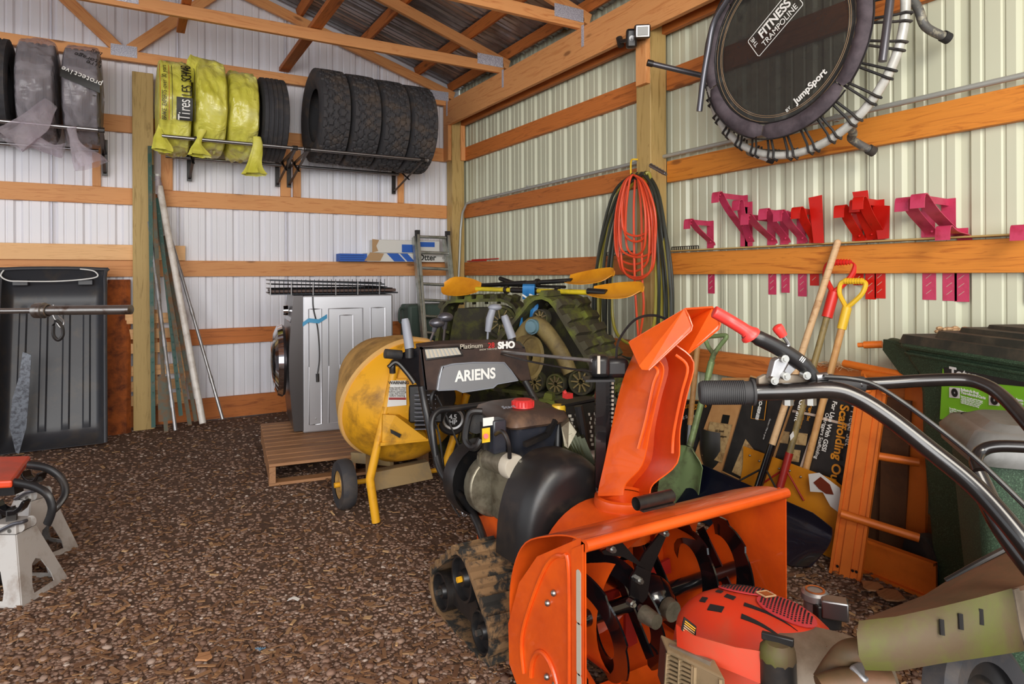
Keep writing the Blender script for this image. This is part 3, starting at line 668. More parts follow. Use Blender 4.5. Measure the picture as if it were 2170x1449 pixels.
tp = [wq(.05, -.004, .79), wq(.09, -.02, .82), wq(.16, -.018, .81), wq(.22, -.006, .845)]
ob('tape', MB().shell([[p+V(0, 0, .015) for p in tp], [p-V(0, 0, .015) for p in tp]], .001), M['blue_tape'], t)
# folded wire crate lying on the washer
wc = thing('folded_wire_crate', 'folded black wire pet crate lying flat on top of the washing machine', 'wire crate', wq(.3, .3, WH+.005), wr_)
cx0, cx1, cy0, cy1 = -.17, .74, -.03, .58; z0 = WH+.012
M['wire'] = mat('wire', (52, 54, 58), .35, .8)
for k, (zz_, st) in enumerate(((z0, .04), (z0+.035, .045), (z0+.07, .05), (z0+.10, .035))):
    w = MB()
    for v in np.arange(cy0, cy1+.001, st): w.tube([wq(cx0, v, zz_), wq(cx1-.04*k, v, zz_+(0 if k < 2 else -.025))], .003, 5)
    for u in np.arange(cx0, cx1-.04*k+.001, st*1.6): w.tube([wq(u, cy0, zz_-.025*(k >= 2)*(u-cx0)/.9), wq(u, cy1, zz_-.025*(k >= 2)*(u-cx0)/.9)], .003, 5)
    if k < 3:
        for u in np.arange(cx0, cx1-.1, .03): w.tube([wq(u, cy0, zz_), wq(u, cy0, zz_+.034)], .0022, 4)
    o = ob('wire_panel', w, M['wire'], wc, 0); o['kind'] = 'stuff'
ob('frame_wire', MB().tube([wq(cx0, cy0, z0), wq(cx1, cy0, z0), wq(cx1, cy1, z0), wq(cx0, cy1, z0)], .005, 6, closed=True).tube([wq(cx0, cy0, z0+.10), wq(cx1-.1, cy0, z0+.065), wq(cx1-.1, cy1, z0+.065), wq(cx0, cy1, z0+.10)], .005, 6, closed=True), M['wire'], wc)
for u in (-.17, -.03, .12, .28, .44, .6): ob('clip_wire', MB().tube([wq(u, cy0-.004, z0-.01), wq(u, cy0-.004, z0+.085)], .004, 6), M['galv'], wc)
ob('tray', MB().box(wq((cx0+cx1)/2, (cy0+cy1)/2, z0+.02), ((cx1-cx0)-.02, (cy1-cy0)-.03, .022), Matrix.Rotation(wr_, 3, 'Z')), mat('crate_tray', (74, 52, 44), .6), wc, bevel=.004)
# ------------------------------------------------------------ boxes on the back girt, ladder, green case
M['card_white'] = mat('card_white', (226, 224, 218), .6); M['card_blue'] = mat('card_blue', (44, 98, 190), .55); M['card_tan'] = mat('card_tan', (186, 150, 110), .8)
def bx3(x0, x1, y0, y1, z0_, z1_): return MB().box(((x0+x1)/2, (y0+y1)/2, (z0_+z1_)/2), (x1-x0, y1-y0, z1_-z0_))
A0 = at(716, 553, Y=6.36); A1 = at(940, 553, Y=6.36)
lo = thing('carton', 'long flat white and blue carton lying on the back wall girt behind the ladder', 'carton', (A0.x+.5, 6.37, 1.425))
x0 = A0.x; x1 = 2.9
ob('blue_end', bx3(x0, x0+.27, 6.29, 6.42, 1.425, 1.50), M['card_blue'], lo); ob('sleeve', bx3(x0+.27, x1, 6.285, 6.425, 1.425, 1.51), M['card_white'], lo)
ob('torn_flap', MB().prism([V(x0+.24, 6.278, 1.43), V(x0+.30, 6.278, 1.515), V(x0+.44, 6.278, 1.505), V(x0+.40, 6.278, 1.43)], (0, .006, 0)), M['card_tan'], lo)
for a, b in ((.50, .62), (.64, .72)):
    ob('blue_stripe', MB().prism([V(x0+a+.05, 6.282, 1.427), V(x0+b+.05, 6.282, 1.427), V(x0+b-.03, 6.282, 1.508), V(x0+a-.03, 6.282, 1.508)], (0, .002, 0)), M['card_blue'], lo)
for z in (1.44, 1.46, 1.48): ob('groove_line', bx3(x0+.005, x0+.24, 6.287, 6.29, z, z+.003), M['ink'], lo)
text('Otter', V(x0+.905, 6.283, 1.468), (1, 0, 0), (0, 0, 1), .085, M['ink'], lo, bold=.002); text('OUTBACK XTR', V(x0+1.18, 6.283, 1.465), (1, 0, 0), (0, 0, 1), .03, M['ink'], lo)
up = thing('carton', 'worn white carton with blue print stacked on the long flat carton', 'carton', (2.2, 6.37, 1.51))
B0 = at(790, 500, Y=6.3); 
ob('shell', bx3(B0.x, B0.x+.72, 6.29, 6.41, 1.513, 1.645), M['card_white'], up, bevel=.006)
ob('blue_panel', bx3(B0.x+.30, B0.x+.42, 6.285, 6.292, 1.52, 1.60), M['card_blue'], up); ob('blue_panel', bx3(B0.x+.44, B0.x+.66, 6.285, 6.292, 1.58, 1.63), M['card_blue'], up)
ob('torn_end', MB().prism([V(B0.x-.01, 6.284, 1.515), V(B0.x+.05, 6.284, 1.53), V(B0.x+.03, 6.284, 1.58), V(B0.x+.06, 6.284, 1.64), V(B0.x-.01, 6.284, 1.648)], (0, .006, 0)), M['card_tan'], up)
M['alu'] = mat('aluminium', (186, 190, 184), .36, .8, (140, 146, 130), 12)
ld = thing('ladder', 'aluminium extension ladder leaning in the back corner by the corner post', 'ladder', at(935, 735, Y=5.9))
tl, tr_, bl, br = at(884, 498, Y=6.22), at(948, 500, Y=6.20), at(912, 870, Y=5.80), at(985, 868, Y=5.80)
bl.z = max(bl.z, .02)
for q, (a, b) in enumerate(((tl, bl), (tr_, br))):
    ob('rail', MB().beam(b, a, .026, .07, (0, 1, 0)), M['alu'], ld, bevel=.003)
    ob('fly_rail', MB().beam(b+V(-.025, .03, .30), a+V(-.025, .03, -.02), .022, .06, (0, 1, 0)), M['alu'], ld)
for k in range(11):
    q = .04+k*.095; ob('rung', MB().cyl(lerp(bl, tl, q), lerp(br, tr_, q), .015, n=10), M['alu'], ld)
for a in (tl, tr_): ob('rail_cap', MB().prism([a+V(-.02, -.03, .05), a+V(.02, -.03, .05), a+V(.015, -.03, -.14), a+V(-.015, -.03, -.14)], (0, .05, 0)), M['black_matte'], ld)
M['case'] = mat('case_plastic', (74, 92, 84), .55)
gc = thing('hard_case', 'grey-green hard case standing behind the foot of the aluminium ladder', 'case', at(890, 760, Y=6.25))
c0, c1 = at(858, 645, Y=6.2), at(956, 735, Y=6.2); zb_ = .62
ob('shell', bx3(c0.x+.01, 2.86, 6.12, 6.28, zb_, c0.z), M['case'], gc, bevel=.03)
ob('lid', bx3(c0.x+.01, 2.86, 6.29, 6.36, zb_, c0.z), M['case'], gc, bevel=.02)
ob('handle', MB().tube(smoothpath([V(c0.x+.0, 6.2, c0.z-.05), V(c0.x-.05, 6.2, c0.z-.04), V(c0.x-.06, 6.2, c0.z-.16), V(c0.x, 6.2, c0.z-.20)], 6), .012, 8), M['case'], gc)
for dx in (.12, .55): ob('latch', bx3(c0.x+dx, c0.x+dx+.06, 6.105, 6.12, c0.z-.14, c0.z-.05), M['case'], gc)
cr = thing('storage_tub', 'dark storage tub under the grey-green hard case', 'tub', (2.4, 6.2, 0))
ob('tub', MB().hexa([V(2.0, 6.12, .02), V(2.75, 6.12, .02), V(2.75, 6.36, .02), V(2.0, 6.36, .02)], [V(1.95, 6.08, .58), V(2.8, 6.08, .58), V(2.8, 6.37, .58), V(1.95, 6.37, .58)]), M['black_matte'], cr, bevel=.01)
ob('lid', bx3(1.93, 2.82, 6.06, 6.38, .58, .615), M['black_matte'], cr, bevel=.01)
# ------------------------------------------------------------ things on the right wall
# work light on the header
wl = thing('work_light', 'black halogen work light clamped on the header above the centre post', 'work light', at(1345, 85, X=2.86))
c = at(1362, 66, X=2.80); nrm = (V(-.75, -1, -.35)).normalized(); side = nrm.cross(V(0, 0, 1)).normalized(); upv = side.cross(nrm)
R = Matrix((side, upv, nrm)).transposed()
ob('housing', MB().box(c-nrm*.05, (.10, .085, .09), R), M['black'], wl, bevel=.012)
ob('reflector', MB().box(c, (.088, .074, .012), R), M['galv'], wl, bevel=.004)
M['lens'] = mat('lamp_lens', (168, 170, 168), .5); ob('lens', MB().box(c+nrm*.008, (.066, .052, .005), R), M['lens'], wl, bevel=.002)
b = at(1338, 82, X=2.84); ob('body', MB().box(b, (.07, .12, .09), R), M['black'], wl, bevel=.015); ob('dial', MB().cyl(b+nrm*.02, b+nrm*.045, .017), M['galv'], wl)
ob('clamp', MB().cyl(at(1316, 88, X=2.86), at(1332, 84, X=2.86), .012).cyl(at(1312, 80, X=2.88), at(1316, 98, X=2.88), .022), M['black'], wl)
# short metal tube poking out beside the post
p0, p1 = at(1373, 133, X=2.62), at(1487, 160, X=2.9)
t = thing('metal_tube', 'grey metal tube pointing out from beside the centre post below the work light', 'tube', p1)
M['gun'] = mat('gunmetal', (98, 98, 104), .35, .7); ob('tube', MB().cyl(p0, p1, .016), M['gun'], t); ob('end_cap', MB().cyl(p0+(p0-p1).normalized()*.004, p0+(p1-p0).normalized()*.03, .0195), M['black'], t)
# trampoline
TY, TZ = 2.03, 2.39
def tp_(a, r, x): return V(x, TY-r*math.cos(a), TZ+r*math.sin(a))      # a: 0 = towards the camera side (photo right), counter-clockwise
tr = thing('trampoline', 'round fitness trampoline with black mat hung high on the right wall', 'trampoline', (2.75, TY, TZ-.53))
M['frame_paint'] = mat('frame_paint', (206, 206, 200), .35, .1, (168, 168, 160), 6)
ob('frame_ring', MB().tube([tp_(2*PI*k/96, .53, 2.76) for k in range(96)], .0195, 12, closed=True), M['frame_paint'], tr)
m, nt, b = nodes('trampoline_mat'); b.inputs['Base Color'].default_value = lin((28, 27, 26)); b.inputs['Roughness'].default_value = .6
tt = nt.nodes.new('ShaderNodeBsdfTransparent'); mx = nt.nodes.new('ShaderNodeMixShader'); f = ntex(nt, coords(nt), 7, 5)
nt.links.new(ramp(nt, f, [(.3, (.36,)*3), (.6, (.44,)*3), (.72, (.25,)*3)]), mx.inputs[0]); nt.links.new(b.outputs[0], mx.inputs[1]); nt.links.new(tt.outputs[0], mx.inputs[2]); nt.links.new(mx.outputs[0], nt.nodes['Material Output'].inputs[0]); M['mat_mesh'] = m
ob('mat', MB().lathe([(.0005, 0), (.36, 0)], (2.67, TY, TZ), (1, 0, 0), 64), M['mat_mesh'], tr, 0)
M['webbing'] = mat('webbing', (44, 44, 42), .8, 0, (92, 92, 88), 8, (.5, .75))
ob('mat_border', MB().lathe([(.345, -.002), (.392, -.002), (.392, .002), (.345, .002), (.345, -.002)], (2.665, TY, TZ), (1, 0, 0), 64), M['webbing'], tr, 0)
for r in (.350, .358, .380): ob('stitching', MB().tube([tp_(2*PI*k/80, r, 2.6625) for k in range(80)], .0009, 4, closed=True), M['card_tan'], tr)
M['pad'] = mat('pad_fabric', (88, 78, 84), .75, 0, (62, 54, 60), 12, (.4, .65), .3, 40)
for q in range(6):
    a0 = 2*PI*q/6+.30; rows = []
    for i in range(25):
        a = a0+(2*PI/6-.012)*i/24; e = min(i, 24-i); sh = min(1, e/2.5)
        wrn = .004*noise.noise(V(a*14, q, 0)); row = []
        for k in range(9):
            t_ = k/8; r = lerp(.385+.012*(1-sh), .462-.02*(1-sh), t_); row.append(tp_(a, r, 2.655-.020*math.sin(PI*t_)*sh+wrn*2))
        rows.append(row)
    ps_ = ob('pad_section', MB().shell(rows, .004), M['pad'], tr, 50)
    ob('pad_piping', MB().tube([tp_(a0+(2*PI/6-.012)*i/24, .463, 2.652) for i in range(25)], .004, 6), M['black'], ps_)
    ob('pad_piping', MB().tube([tp_(a0+(2*PI/6-.012)*i/24, .384, 2.650) for i in range(25)], .003, 6), M['black'], ps_)
bc = MB
for k in range(30):
    a = 2*PI*(k+.5)/30; m_ = MB(); 
    for da in (-.028, .028):
        m_.tube([tp_(a+da*.6, .40, 2.68), tp_(a+da, .51, 2.735), tp_(a+da*1.1, .545, 2.738), tp_(a+da*1.1, .556, 2.765), tp_(a+da, .53, 2.786), tp_(a+da*.6, .50, 2.775)], .006, 6)
    bg_ = ob('bungee', m_, M['black_matte'], tr)
    ob('bungee_anchor', MB().box(tp_(a, .405, 2.68), (.012, .03, .03)), M['black'], bg_, bevel=.003)
# legs towards the wall
M['dusty_tube'] = mat('dusty_tube', (104, 104, 102), .55, .4, (160, 156, 140), 30, (.5, .6))
for a, e, md in ((.15, (2006, 80), (1962, 57)), (-1.02, (1848, 320), (1806, 296)), (-1.62, (1636, 338), (1588, 322)), (2.1, None, None), (3.2, None, None), (1.2, None, None)):
    p = tp_(a, .525, 2.77)
    if e: q1 = at(*md, X=2.90); q2 = at(*e, X=3.0)
    else: q1 = tp_(a, .6, 2.90); q2 = tp_(a, .66, 3.04)
    lg_ = ob('leg', MB().tube(smoothpath([p, lerp(p, q1, .5)+V(.02, 0, 0), q1, q2], 6), .019, 10), M['dusty_tube'], tr); ob('leg_foot', MB().cyl(lerp(q1, q2, .82), q2+(q2-q1).normalized()*.01, .024), M['black_matte'], lg_)
    if e and e[0] == 1636: ob('label', MB().cyl(lerp(q1, q2, .2), lerp(q1, q2, .8), .0198), M['white'], tr)
# stability bar tubes in front
ob('handlebar', MB().tube(smoothpath([at(1580, -60, X=2.60), at(1541, 0, X=2.60), at(1512, 50, X=2.6), at(1500, 110, X=2.6), at(1490, 170, X=2.6), at(1482, 236, X=2.6)], 6), .0155, 10), M['gun'], tr)
ob('handlebar', MB().tube([at(1893, -60, X=2.66), at(1884, 20, X=2.62), at(1870, 130, X=2.60)], .0165, 10), M['gun'], tr)
# print on the mat, baseline rising to the right of the photograph
an = .60; xd = V(0, -math.cos(an), math.sin(an)); ud = V(0, math.sin(an), math.cos(an))
fc = at(1641, 50, X=2.664); text('FITNESS', fc+ud*.018+xd*.012, xd, ud, .066, M['ink_white'], tr, bold=.0016, sx=.86); text('TRAMPOLINE', fc-ud*.032+xd*.012, xd, ud, .043, M['ink_white'], tr, sx=.88)
text('THE', fc-xd*.125+ud*.022, ud, -xd, .03, M['ink_white'], tr)
fr_ = [fc+xd*a_+ud*b_ for a_, b_ in ((-.145, -.058), (.145, -.058), (.15, -.05), (.15, .05), (.145, .058), (-.145, .058), (-.15, .05), (-.15, -.05))]
ob('badge_outline', MB().tube(fr_, .0018, 5, closed=True), M['ink_white'], tr)
jc = at(1712, 188, X=2.655); text('JumpSport', jc+xd*.012, xd, ud, .044, M['ink_white'], tr, bold=.0012); text('BY', jc-xd*.125, xd, ud, .024, M['ink_white'], tr)
# red roof brackets hooked over the cap plate
M['red_paint'] = mat('red_paint', (206, 30, 20), .35, .1, (150, 30, 24), 14, (.55, .75)); M['pink_paint'] = mat('crimson_paint', (200, 62, 98), .35, .1, (160, 34, 52), 14, (.5, .75))
def bracket(label, outer, vertex, low, mt, w=.045, upright=None, slots=3):
    Y0 = at(vertex[0], vertex[1], X=3.10).y; o = at(*outer, Y=Y0); vx = V(3.09, Y0, at(*vertex, X=3.09).z); o.x = min(max(o.x, 2.84), 3.0)
    zt = o.z-.005; zl = at(vertex[0], low, X=3.114).z if low else 1.30
    t = thing('roof_bracket', label, 'bracket', (3.1, Y0, zl), 0, 'red roof brackets on the right wall')
    xs = 3.106
    ob('strap', MB().box((xs, Y0+w*.3, (zt+1.45)/2), (.004, w, abs(zt-1.45)+.01)), M[mt], t, 0)
    lw = MB().box((3.1135, Y0+w*.3, (zl+1.30)/2), (.0022, w, 1.31-zl)); ls_ = ob('lower_strap', lw, M[mt], t, 0)
    if low:
        for k in range(slots):
            z = zl+.03+.035*k; ob('slot', MB().beam((3.1118, Y0+w*.3-.010, z+.010), (3.1118, Y0+w*.3+.012, z-.008), .0012, .006, (1, 0, 0)), M['sage_panel'], ls_)
    dg = MB(); wv = V(0, w/2, 0); 
    P = smoothpath([vx+V(.012, 0, -.0), vx+V(-.004, 0, .025), lerp(vx, o, .6), o+V(.02, 0, -.01), o, o+V(-.012, 0, -.012), o+V(-.016, 0, -.058)], 4)
    ob('brace', dg.shell([[p-wv for p in P], [p+wv for p in P]], .004), M[mt], t, 40)
    ob('top_arm', MB().beam(o+V(.0, w*.2, -.012), V(xs, Y0+w*.3, zt-.012), .004, .03), M[mt], t, 0)
    for p in (lerp(vx, o, .93), vx+V(-.006, 0, .02)): ob('rivet', MB().sphere(p+V(-.004, -w*.2, .003), .006, 8, 6), M[mt], t)
    return t
B_ = [('crimson roof bracket at the left end of the row, standing alone', (1460, 465), (1508, 520), 620, 'pink_paint'),
 ('crimson roof bracket with its arm raised high, second from the left', (1520, 408), (1580, 500), None, 'pink_paint'),
 ('wide crimson roof bracket hooked higher than its neighbours, third from the left', (1563, 425), (1590, 512), None, 'pink_paint'),
 ('crimson roof bracket below and right of the raised pair, fourth from the left', (1582, 454), (1638, 516), 622, 'pink_paint'),
 ('crimson roof bracket, fifth from the left', (1620, 443), (1666, 514), 618, 'pink_paint'),
 ('crimson roof bracket, sixth from the left', (1652, 446), (1702, 514), 626, 'pink_paint'),
 ('bright red roof bracket leaning on a holed plate, seventh from the left', (1690, 440), (1728, 514), 603, 'red_paint'),
 ('bright red roof bracket at the left of the middle cluster', (1782, 436), (1822, 510), 602, 'red_paint'),
 ('bright red roof bracket in the middle of the middle cluster', (1815, 424), (1848, 507), 632, 'red_paint'),
 ('bright red roof bracket at the right of the middle cluster', (1822, 418), (1868, 506), 630, 'red_paint'),
 ('crimson roof bracket, left of the right-hand trio', (1915, 420), (1974, 502), 633, 'pink_paint'),
 ('crimson roof bracket in the middle of the right-hand trio', (1946, 412), (2018, 500), 635, 'pink_paint'),
 ('crimson roof bracket at the right of the trio, hooked low over the board', (2002, 480), (2044, 512), 637, 'pink_paint'),
 ('crimson roof bracket at the right edge of the photo', (2163, 478), (2200, 505), 640, 'pink_paint')]
for lb, o_, v_, l_, m_ in B_: bracket(lb, o_, v_, l_, m_, .058 if o_[0] > 1900 else .052)
# upright holed plates
for lb, q in (('bright red holed triangular plate bracket standing beside the sixth crimson bracket', ((1713, 419), (1741, 413), (1745, 515), (1724, 515))), ('bright red plate bracket rising behind the middle cluster', ((1806, 407), (1838, 403), (1840, 420), (1810, 424)))):
    P = [at(*p, X=3.02) for p in q]; t = ob('plate_bracket', MB().prism(P, (.005, 0, 0)), M['red_paint'], None, 0); tag(t, lb, 'bracket')
P = [at(*p, X=3.07) for p in ((1848, 433), (1885, 436), (1883, 505), (1860, 507))]; t = ob('plate_bracket', MB().prism(P, (.005, 0, 0)), M['red_paint'], None, 0); tag(t, 'flat bright red plate standing against the wall at the right of the middle cluster', 'bracket')
# black perforated strips and red rods on the girts
for lb, x0, x1, y in (('short black perforated strip on the girt just right of the centre post', 1424, 1480, 528), ('black perforated strip on the girt behind the hanging hoses', 1268, 1345, 539)):
    a = at(x0, y, X=3.07); b = at(x1, y, X=3.07); a.z = b.z = 1.437+.014 if x0 > 1400 else 1.424+.014; t = thing('perforated_strip', lb, 'strip', a)
    ob('rail', MB().beam(a+V(0, 0, .011), b+V(0, 0, .011), .004, .005).beam(a-V(0, 0, .011), b-V(0, 0, .011), .004, .005), M['black'], t, 0); n = 12
    for k in range(n+1): ob('rung', MB().beam(lerp(a, b, k/n)-V(0, 0, .011), lerp(a, b, k/n)+V(0, 0, .011), .004, .005, (0, 1, 0)), M['black'], t, 0)
for k, (lb, x0, x1, z) in enumerate((('red rod lying on the back girt end by the corner', 990, 1030, .0), ('second red rod lying beside the first on the girt by the corner', 1000, 1056, .012))):
    a = at(x0, 553, X=3.08+.01*k); b = at(x1, 551, X=3.08+.01*k); a.z = b.z = 1.433+z; t = ob('rod', MB().cyl(a, b, .006), M['red_paint']); tag(t, lb, 'rod')
# ------------------------------------------------------------ hoses on the hook
hp = at(1342, 372, X=2.89); hy = hp
hk = thing('hook', 'yellow coated hook on the centre post holding the hoses', 'hook', hp)
M['yellow'] = mat('yellow', (232, 190, 46), .4); ob('rod', MB().tube(smoothpath([at(1352, 338, X=2.93), at(1340, 338, X=2.90), at(1337, 345, X=2.87), at(1337, 368, X=2.86), at(1340, 374, X=2.86), at(1352, 374, X=2.90)], 5), .006, 8), M['yellow'], hk)
M['cord_orange'] = mat('cord_orange', (222, 78, 42), .42); M['hose_black'] = mat('hose_black', (52, 54, 46), .3); M['hose_olive'] = mat('hose_olive', (150, 140, 52), .35)
def loop(l0, l1, lb_, rad, mt, parent, k, dx=0, apex=0, depth=0):
    """a hanging loop given by its photo extents: left x, right x, bottom y"""
    top = (1342+apex, 372-abs(apex)*.12); xm = (l0+l1)/2; yt = top[1]; D = 2.86-depth
    pts = [(top[0]-4, yt), (lerp(top[0], l0, .55), lerp(yt, lb_, .10)), (lerp(top[0], l0, .93), lerp(yt, lb_, .40)), (l0, lerp(yt, lb_, .70)), (lerp(l0, xm, .18), lerp(yt, lb_, .92)), (xm, lb_), (lerp(l1, xm, .18), lerp(yt, lb_, .92)), (l1, lerp(yt, lb_, .70)), (lerp(top[0], l1, .93), lerp(yt, lb_, .40)), (lerp(top[0], l1, .55), lerp(yt, lb_, .10)), (top[0]+4, yt)]
    P = [at(x, y, X=D-.02*math.sin(i*.9+k)) for i, (x, y) in enumerate(pts)]
    ob('loop', MB().tube(smoothpath(P+[P[0]], 6), rad, 8), M[mt], parent)
oc = thing('extension_cord', 'coil of orange cord hanging on the yellow hook in front of the darker hoses', 'cord', at(1345, 700, X=2.8))
for k, (a, b, c) in enumerate(((1303, 1382, 560), (1307, 1376, 575), (1310, 1388, 588), (1316, 1384, 592), (1322, 1372, 512), (1318, 1378, 500), (1312, 1390, 545), (1326, 1368, 540))): loop(a, b, c, .0075, 'cord_orange', oc, k, depth=.035+.004*k)
for k, (x0, x1) in enumerate(((1345, 1352), (1361, 1357))):
    ob('hanging_end', MB().tube(smoothpath([at(1346+6*k, 380, X=2.82), at(x0-2, 450, X=2.82), at(x0, 590, X=2.82), at(x0+3, 650, X=2.82), at(x1, 705, X=2.83), at(1352, 712, X=2.83)], 6), .0075, 8), M['cord_orange'], oc)
hs = thing('air_hose', 'long black and olive hoses looped over the yellow hook and reaching almost to the ground', 'hose', at(1345, 800, X=2.8))
for k, (a, b, c, q) in enumerate(((1262, 1425, 800, 0), (1272, 1419, 840, 5), (1284, 1409, 860, 10), (1268, 1402, 790, 14), (1292, 1414, 820, 18), (1278, 1396, 760, 22), (1256, 1422, 870, 26), (1296, 1390, 730, 30))): loop(a, b, c, .0105, 'hose_black' if k % 2 == 0 or k == 5 else 'hose_olive', hs, k*1.3, 0, q, depth=-.005+.004*k)
ob('coupling', MB().cyl(at(1378, 350, X=2.84), at(1410, 368, X=2.84), .012).cyl(at(1406, 366, X=2.84), at(1412, 370, X=2.84), .009), M['steel'], hs)
sp_ = MB()
for k in range(5): q = at(1380+6*k, 351+3.4*k, X=2.84); sp_.tube([q+V(0, .014*math.cos(a), .014*math.sin(a)) for a in np.linspace(0, 2*PI, 10)], .0025, 5)
ob('spring_guard', sp_, M['galv'], hs)
# ------------------------------------------------------------ long handled tools leaning on the right wall
def shaft(p0, p1, r, mt, parent, name='shaft', r1=None): return ob(name, MB().cyl(p0, p1, r, r1, n=12), M[mt], parent)
M['ash'] = wood('ash_handle', (214, 178, 134), (176, 132, 90), sc=(3, 3, 9), knots=False); M['old_handle'] = mat('old_handle', (142, 124, 78), .55, 0, (96, 84, 58), 16); M['pale_handle'] = mat('pale_handle', (206, 158, 100), .55, 0, (176, 120, 70), 10)
M['navy'] = mat('pusher_blade', (22, 26, 46), .30, .3, (40, 40, 52), 5, (.5, .8), coat=.3); M['gold_plastic'] = mat('gold_plastic', (214, 138, 28), .45, 0, (196, 118, 20), 6); M['sage'] = mat('sage_steel', (128, 150, 100), .5, .2, (96, 98, 70), 8, (.48, .66)); M['dred'] = mat('deep_red', (150, 32, 26), .4)
def dgrip(c, axis, wv, s, mt, parent, ribs=True):
    """open D handle: c = socket top, axis up the shaft, wv across"""
    a = Vector(axis).normalized(); w = Vector(wv).normalized()
    ob('grip', MB().tube(smoothpath([c, c+a*.05*s, c+a*.075*s+w*.02*s, c+a*.12*s+w*.052*s, c+a*.165*s+w*.058*s, c+a*.18*s+w*.04*s], 5), [.020*s]*2+[.011*s]*24, 8).tube(smoothpath([c+a*.05*s, c+a*.075*s-w*.02*s, c+a*.12*s-w*.052*s, c+a*.165*s-w*.058*s, c+a*.18*s-w*.04*s], 5), .011*s, 8).tube([c+a*.18*s-w*.045*s, c+a*.18*s+w*.045*s], .0125*s, 10).cyl(c-a*.05*s, c+a*.055*s, .021*s), M[mt], parent)
    if ribs:
        for k in range(7): q = c+a*.18*s+w*(-.036+.012*k)*s; ob('grip_rib', MB().cyl(q-w*.0022, q+w*.0022, .0152*s, n=10), M[mt], parent)
# 1 black snow pusher with the long wooden handle
XB = 2.68
bl = [at(1466, 975, X=2.70), at(1762, 1104, X=2.62)]
t = thing('snow_pusher', 'wide dark blue snow pusher with a long pale wooden handle, leaning nearest the snow blower', 'snow shovel', (2.6, 2.1, 0))
rows = []
for j in range(13):
    v = j/12; row = []
    for i in range(19):
        u = i/18; top = lerp(bl[0], bl[1], u); bot = V(top.x-.15, top.y+.0, .012); p = lerp(bot, top, v); cv = .055*math.sin(PI*v); p = p+V(cv, 0, 0)
        if u > .9: p.z = lerp(bot.z+(u-.9)*.35*(1-v), top.z-(u-.9)*.3*v, v)
        row.append(p)
    rows.append(row)
ob('blade', MB().shell(rows, .004), M['navy'], t, 40)
h1 = at(1775, 514, X=3.03); h0 = at(1610, 1022, X=2.70); dd = (h1-h0).normalized()
shaft(h0+dd*.17, h1, .0165, 'ash', t); ob('socket', MB().cyl(h0-dd*.03, h0+dd*.20, .02, .019), M['black_gloss'], t); ob('shaft_tip', MB().sphere(h1, .0165), M['ash'], t)
for s in (-.16, .17): ob('brace', MB().cyl(h0+dd*.08, h0+V(-.02, s, -.06), .005), M['black'], t)
# 2 gold pusher, red D grip
t = thing('snow_pusher', 'gold plastic snow pusher with olive shaft and red D-handle, behind the dark blue one', 'snow shovel', (2.85, 2.0, .1))
g = [at(1575, 945, X=2.86), at(1806, 1030, X=2.80)]; rows = []
for j in range(9):
    v = j/8; row = []
    for i in range(15):
        u = i/14; top = lerp(g[0], g[1], u); bot = V(top.x-.12, top.y-.0, .02); p = lerp(bot, top, v)+V(.04*math.sin(PI*v), 0, 0); p.z -= max(0, u-.85)*.25*v; row.append(p)
    rows.append(row)
ob('blade', MB().shell(rows, .004), M['gold_plastic'], t, 40)
q0 = at(1655, 1025, X=2.79); q1 = at(1757, 655, X=3.02); dq = (q1-q0).normalized()
shaft(q0, q1, .0155, 'old_handle', t); ob('ferrule', MB().cyl(q0-dq*.02, q0+dq*.16, .019), M['dred'], t); dgrip(q1+dq*.02, dq, V(.1, -1, 0), 1.25, 'red', t)
for s in (-.12, .14): ob('brace', MB().cyl(q0+dq*.08, q0+V(.01, s, -.05), .0045), M['dred'], t)
for k in range(9): ob('rivet', MB().sphere(lerp(g[0], g[1], .08+.1*k)+V(-.006, 0, -.035-.01*(k % 2)), .006, 8, 6), M['bolt'], t)
fd = lerp(q0, q1, .42); text('Garant', fd-V(.016, .0, 0), -dq, V(0, -1, 0).cross(V(-1,0,0)), .04, M['ink_white'], t); ob('label', MB().prism([fd-dq*.13+V(-.018, 0, 0)+a for a in (dq*.025, V(0, .012, 0), -dq*.025, V(0, -.012, 0))], (-.001, 0, 0)), M['ink_white'], t)
M['brown_print'] = mat('brown_print', (120, 50, 28), .5)
st = at(1752, 1046, X=2.775); e_ = (g[1]-g[0]).normalized()
stk = ob('sticker', MB().prism([st+e_*a+V(0, 0, b) for a, b in ((-.10, .06), (-.04, .085), (.07, .05), (.085, -.07), (.02, -.05), (-.02, -.0), (-.09, -.02))], (-.002, 0, 0)), M['white'], t, 0)
ob('sticker_print', MB().prism([st+V(-.004, 0, 0)+e_*a+V(0, 0, b) for a, b in ((-.07, .03), (-.03, .07), (.02, .05), (.04, .01), (.0, -.0), (-.04, .01))], (-.001, 0, 0)), M['brown_print'], stk, 0)
# 3 yellow D grip shovel
t = thing('shovel', 'shovel with a tan shaft and yellow D-handle, right of the red-handled one', 'shovel', (2.9, 1.95, .2))
q0 = at(1704, 1008, X=2.88); q1 = at(1789, 675, X=3.02); dq = (q1-q0).normalized(); shaft(q0, q1, .0165, 'pale_handle', t); dgrip(q1, dq, V(.1, -1, 0), 1.05, 'yellow', t)
ob('blade', MB().shell([[q0+V(.0, a, -.0+b) for a in (-.1, -.05, 0, .05, .1)] for b in (.02, -.1, -.22, -.3)], .004), M['galv'], t)
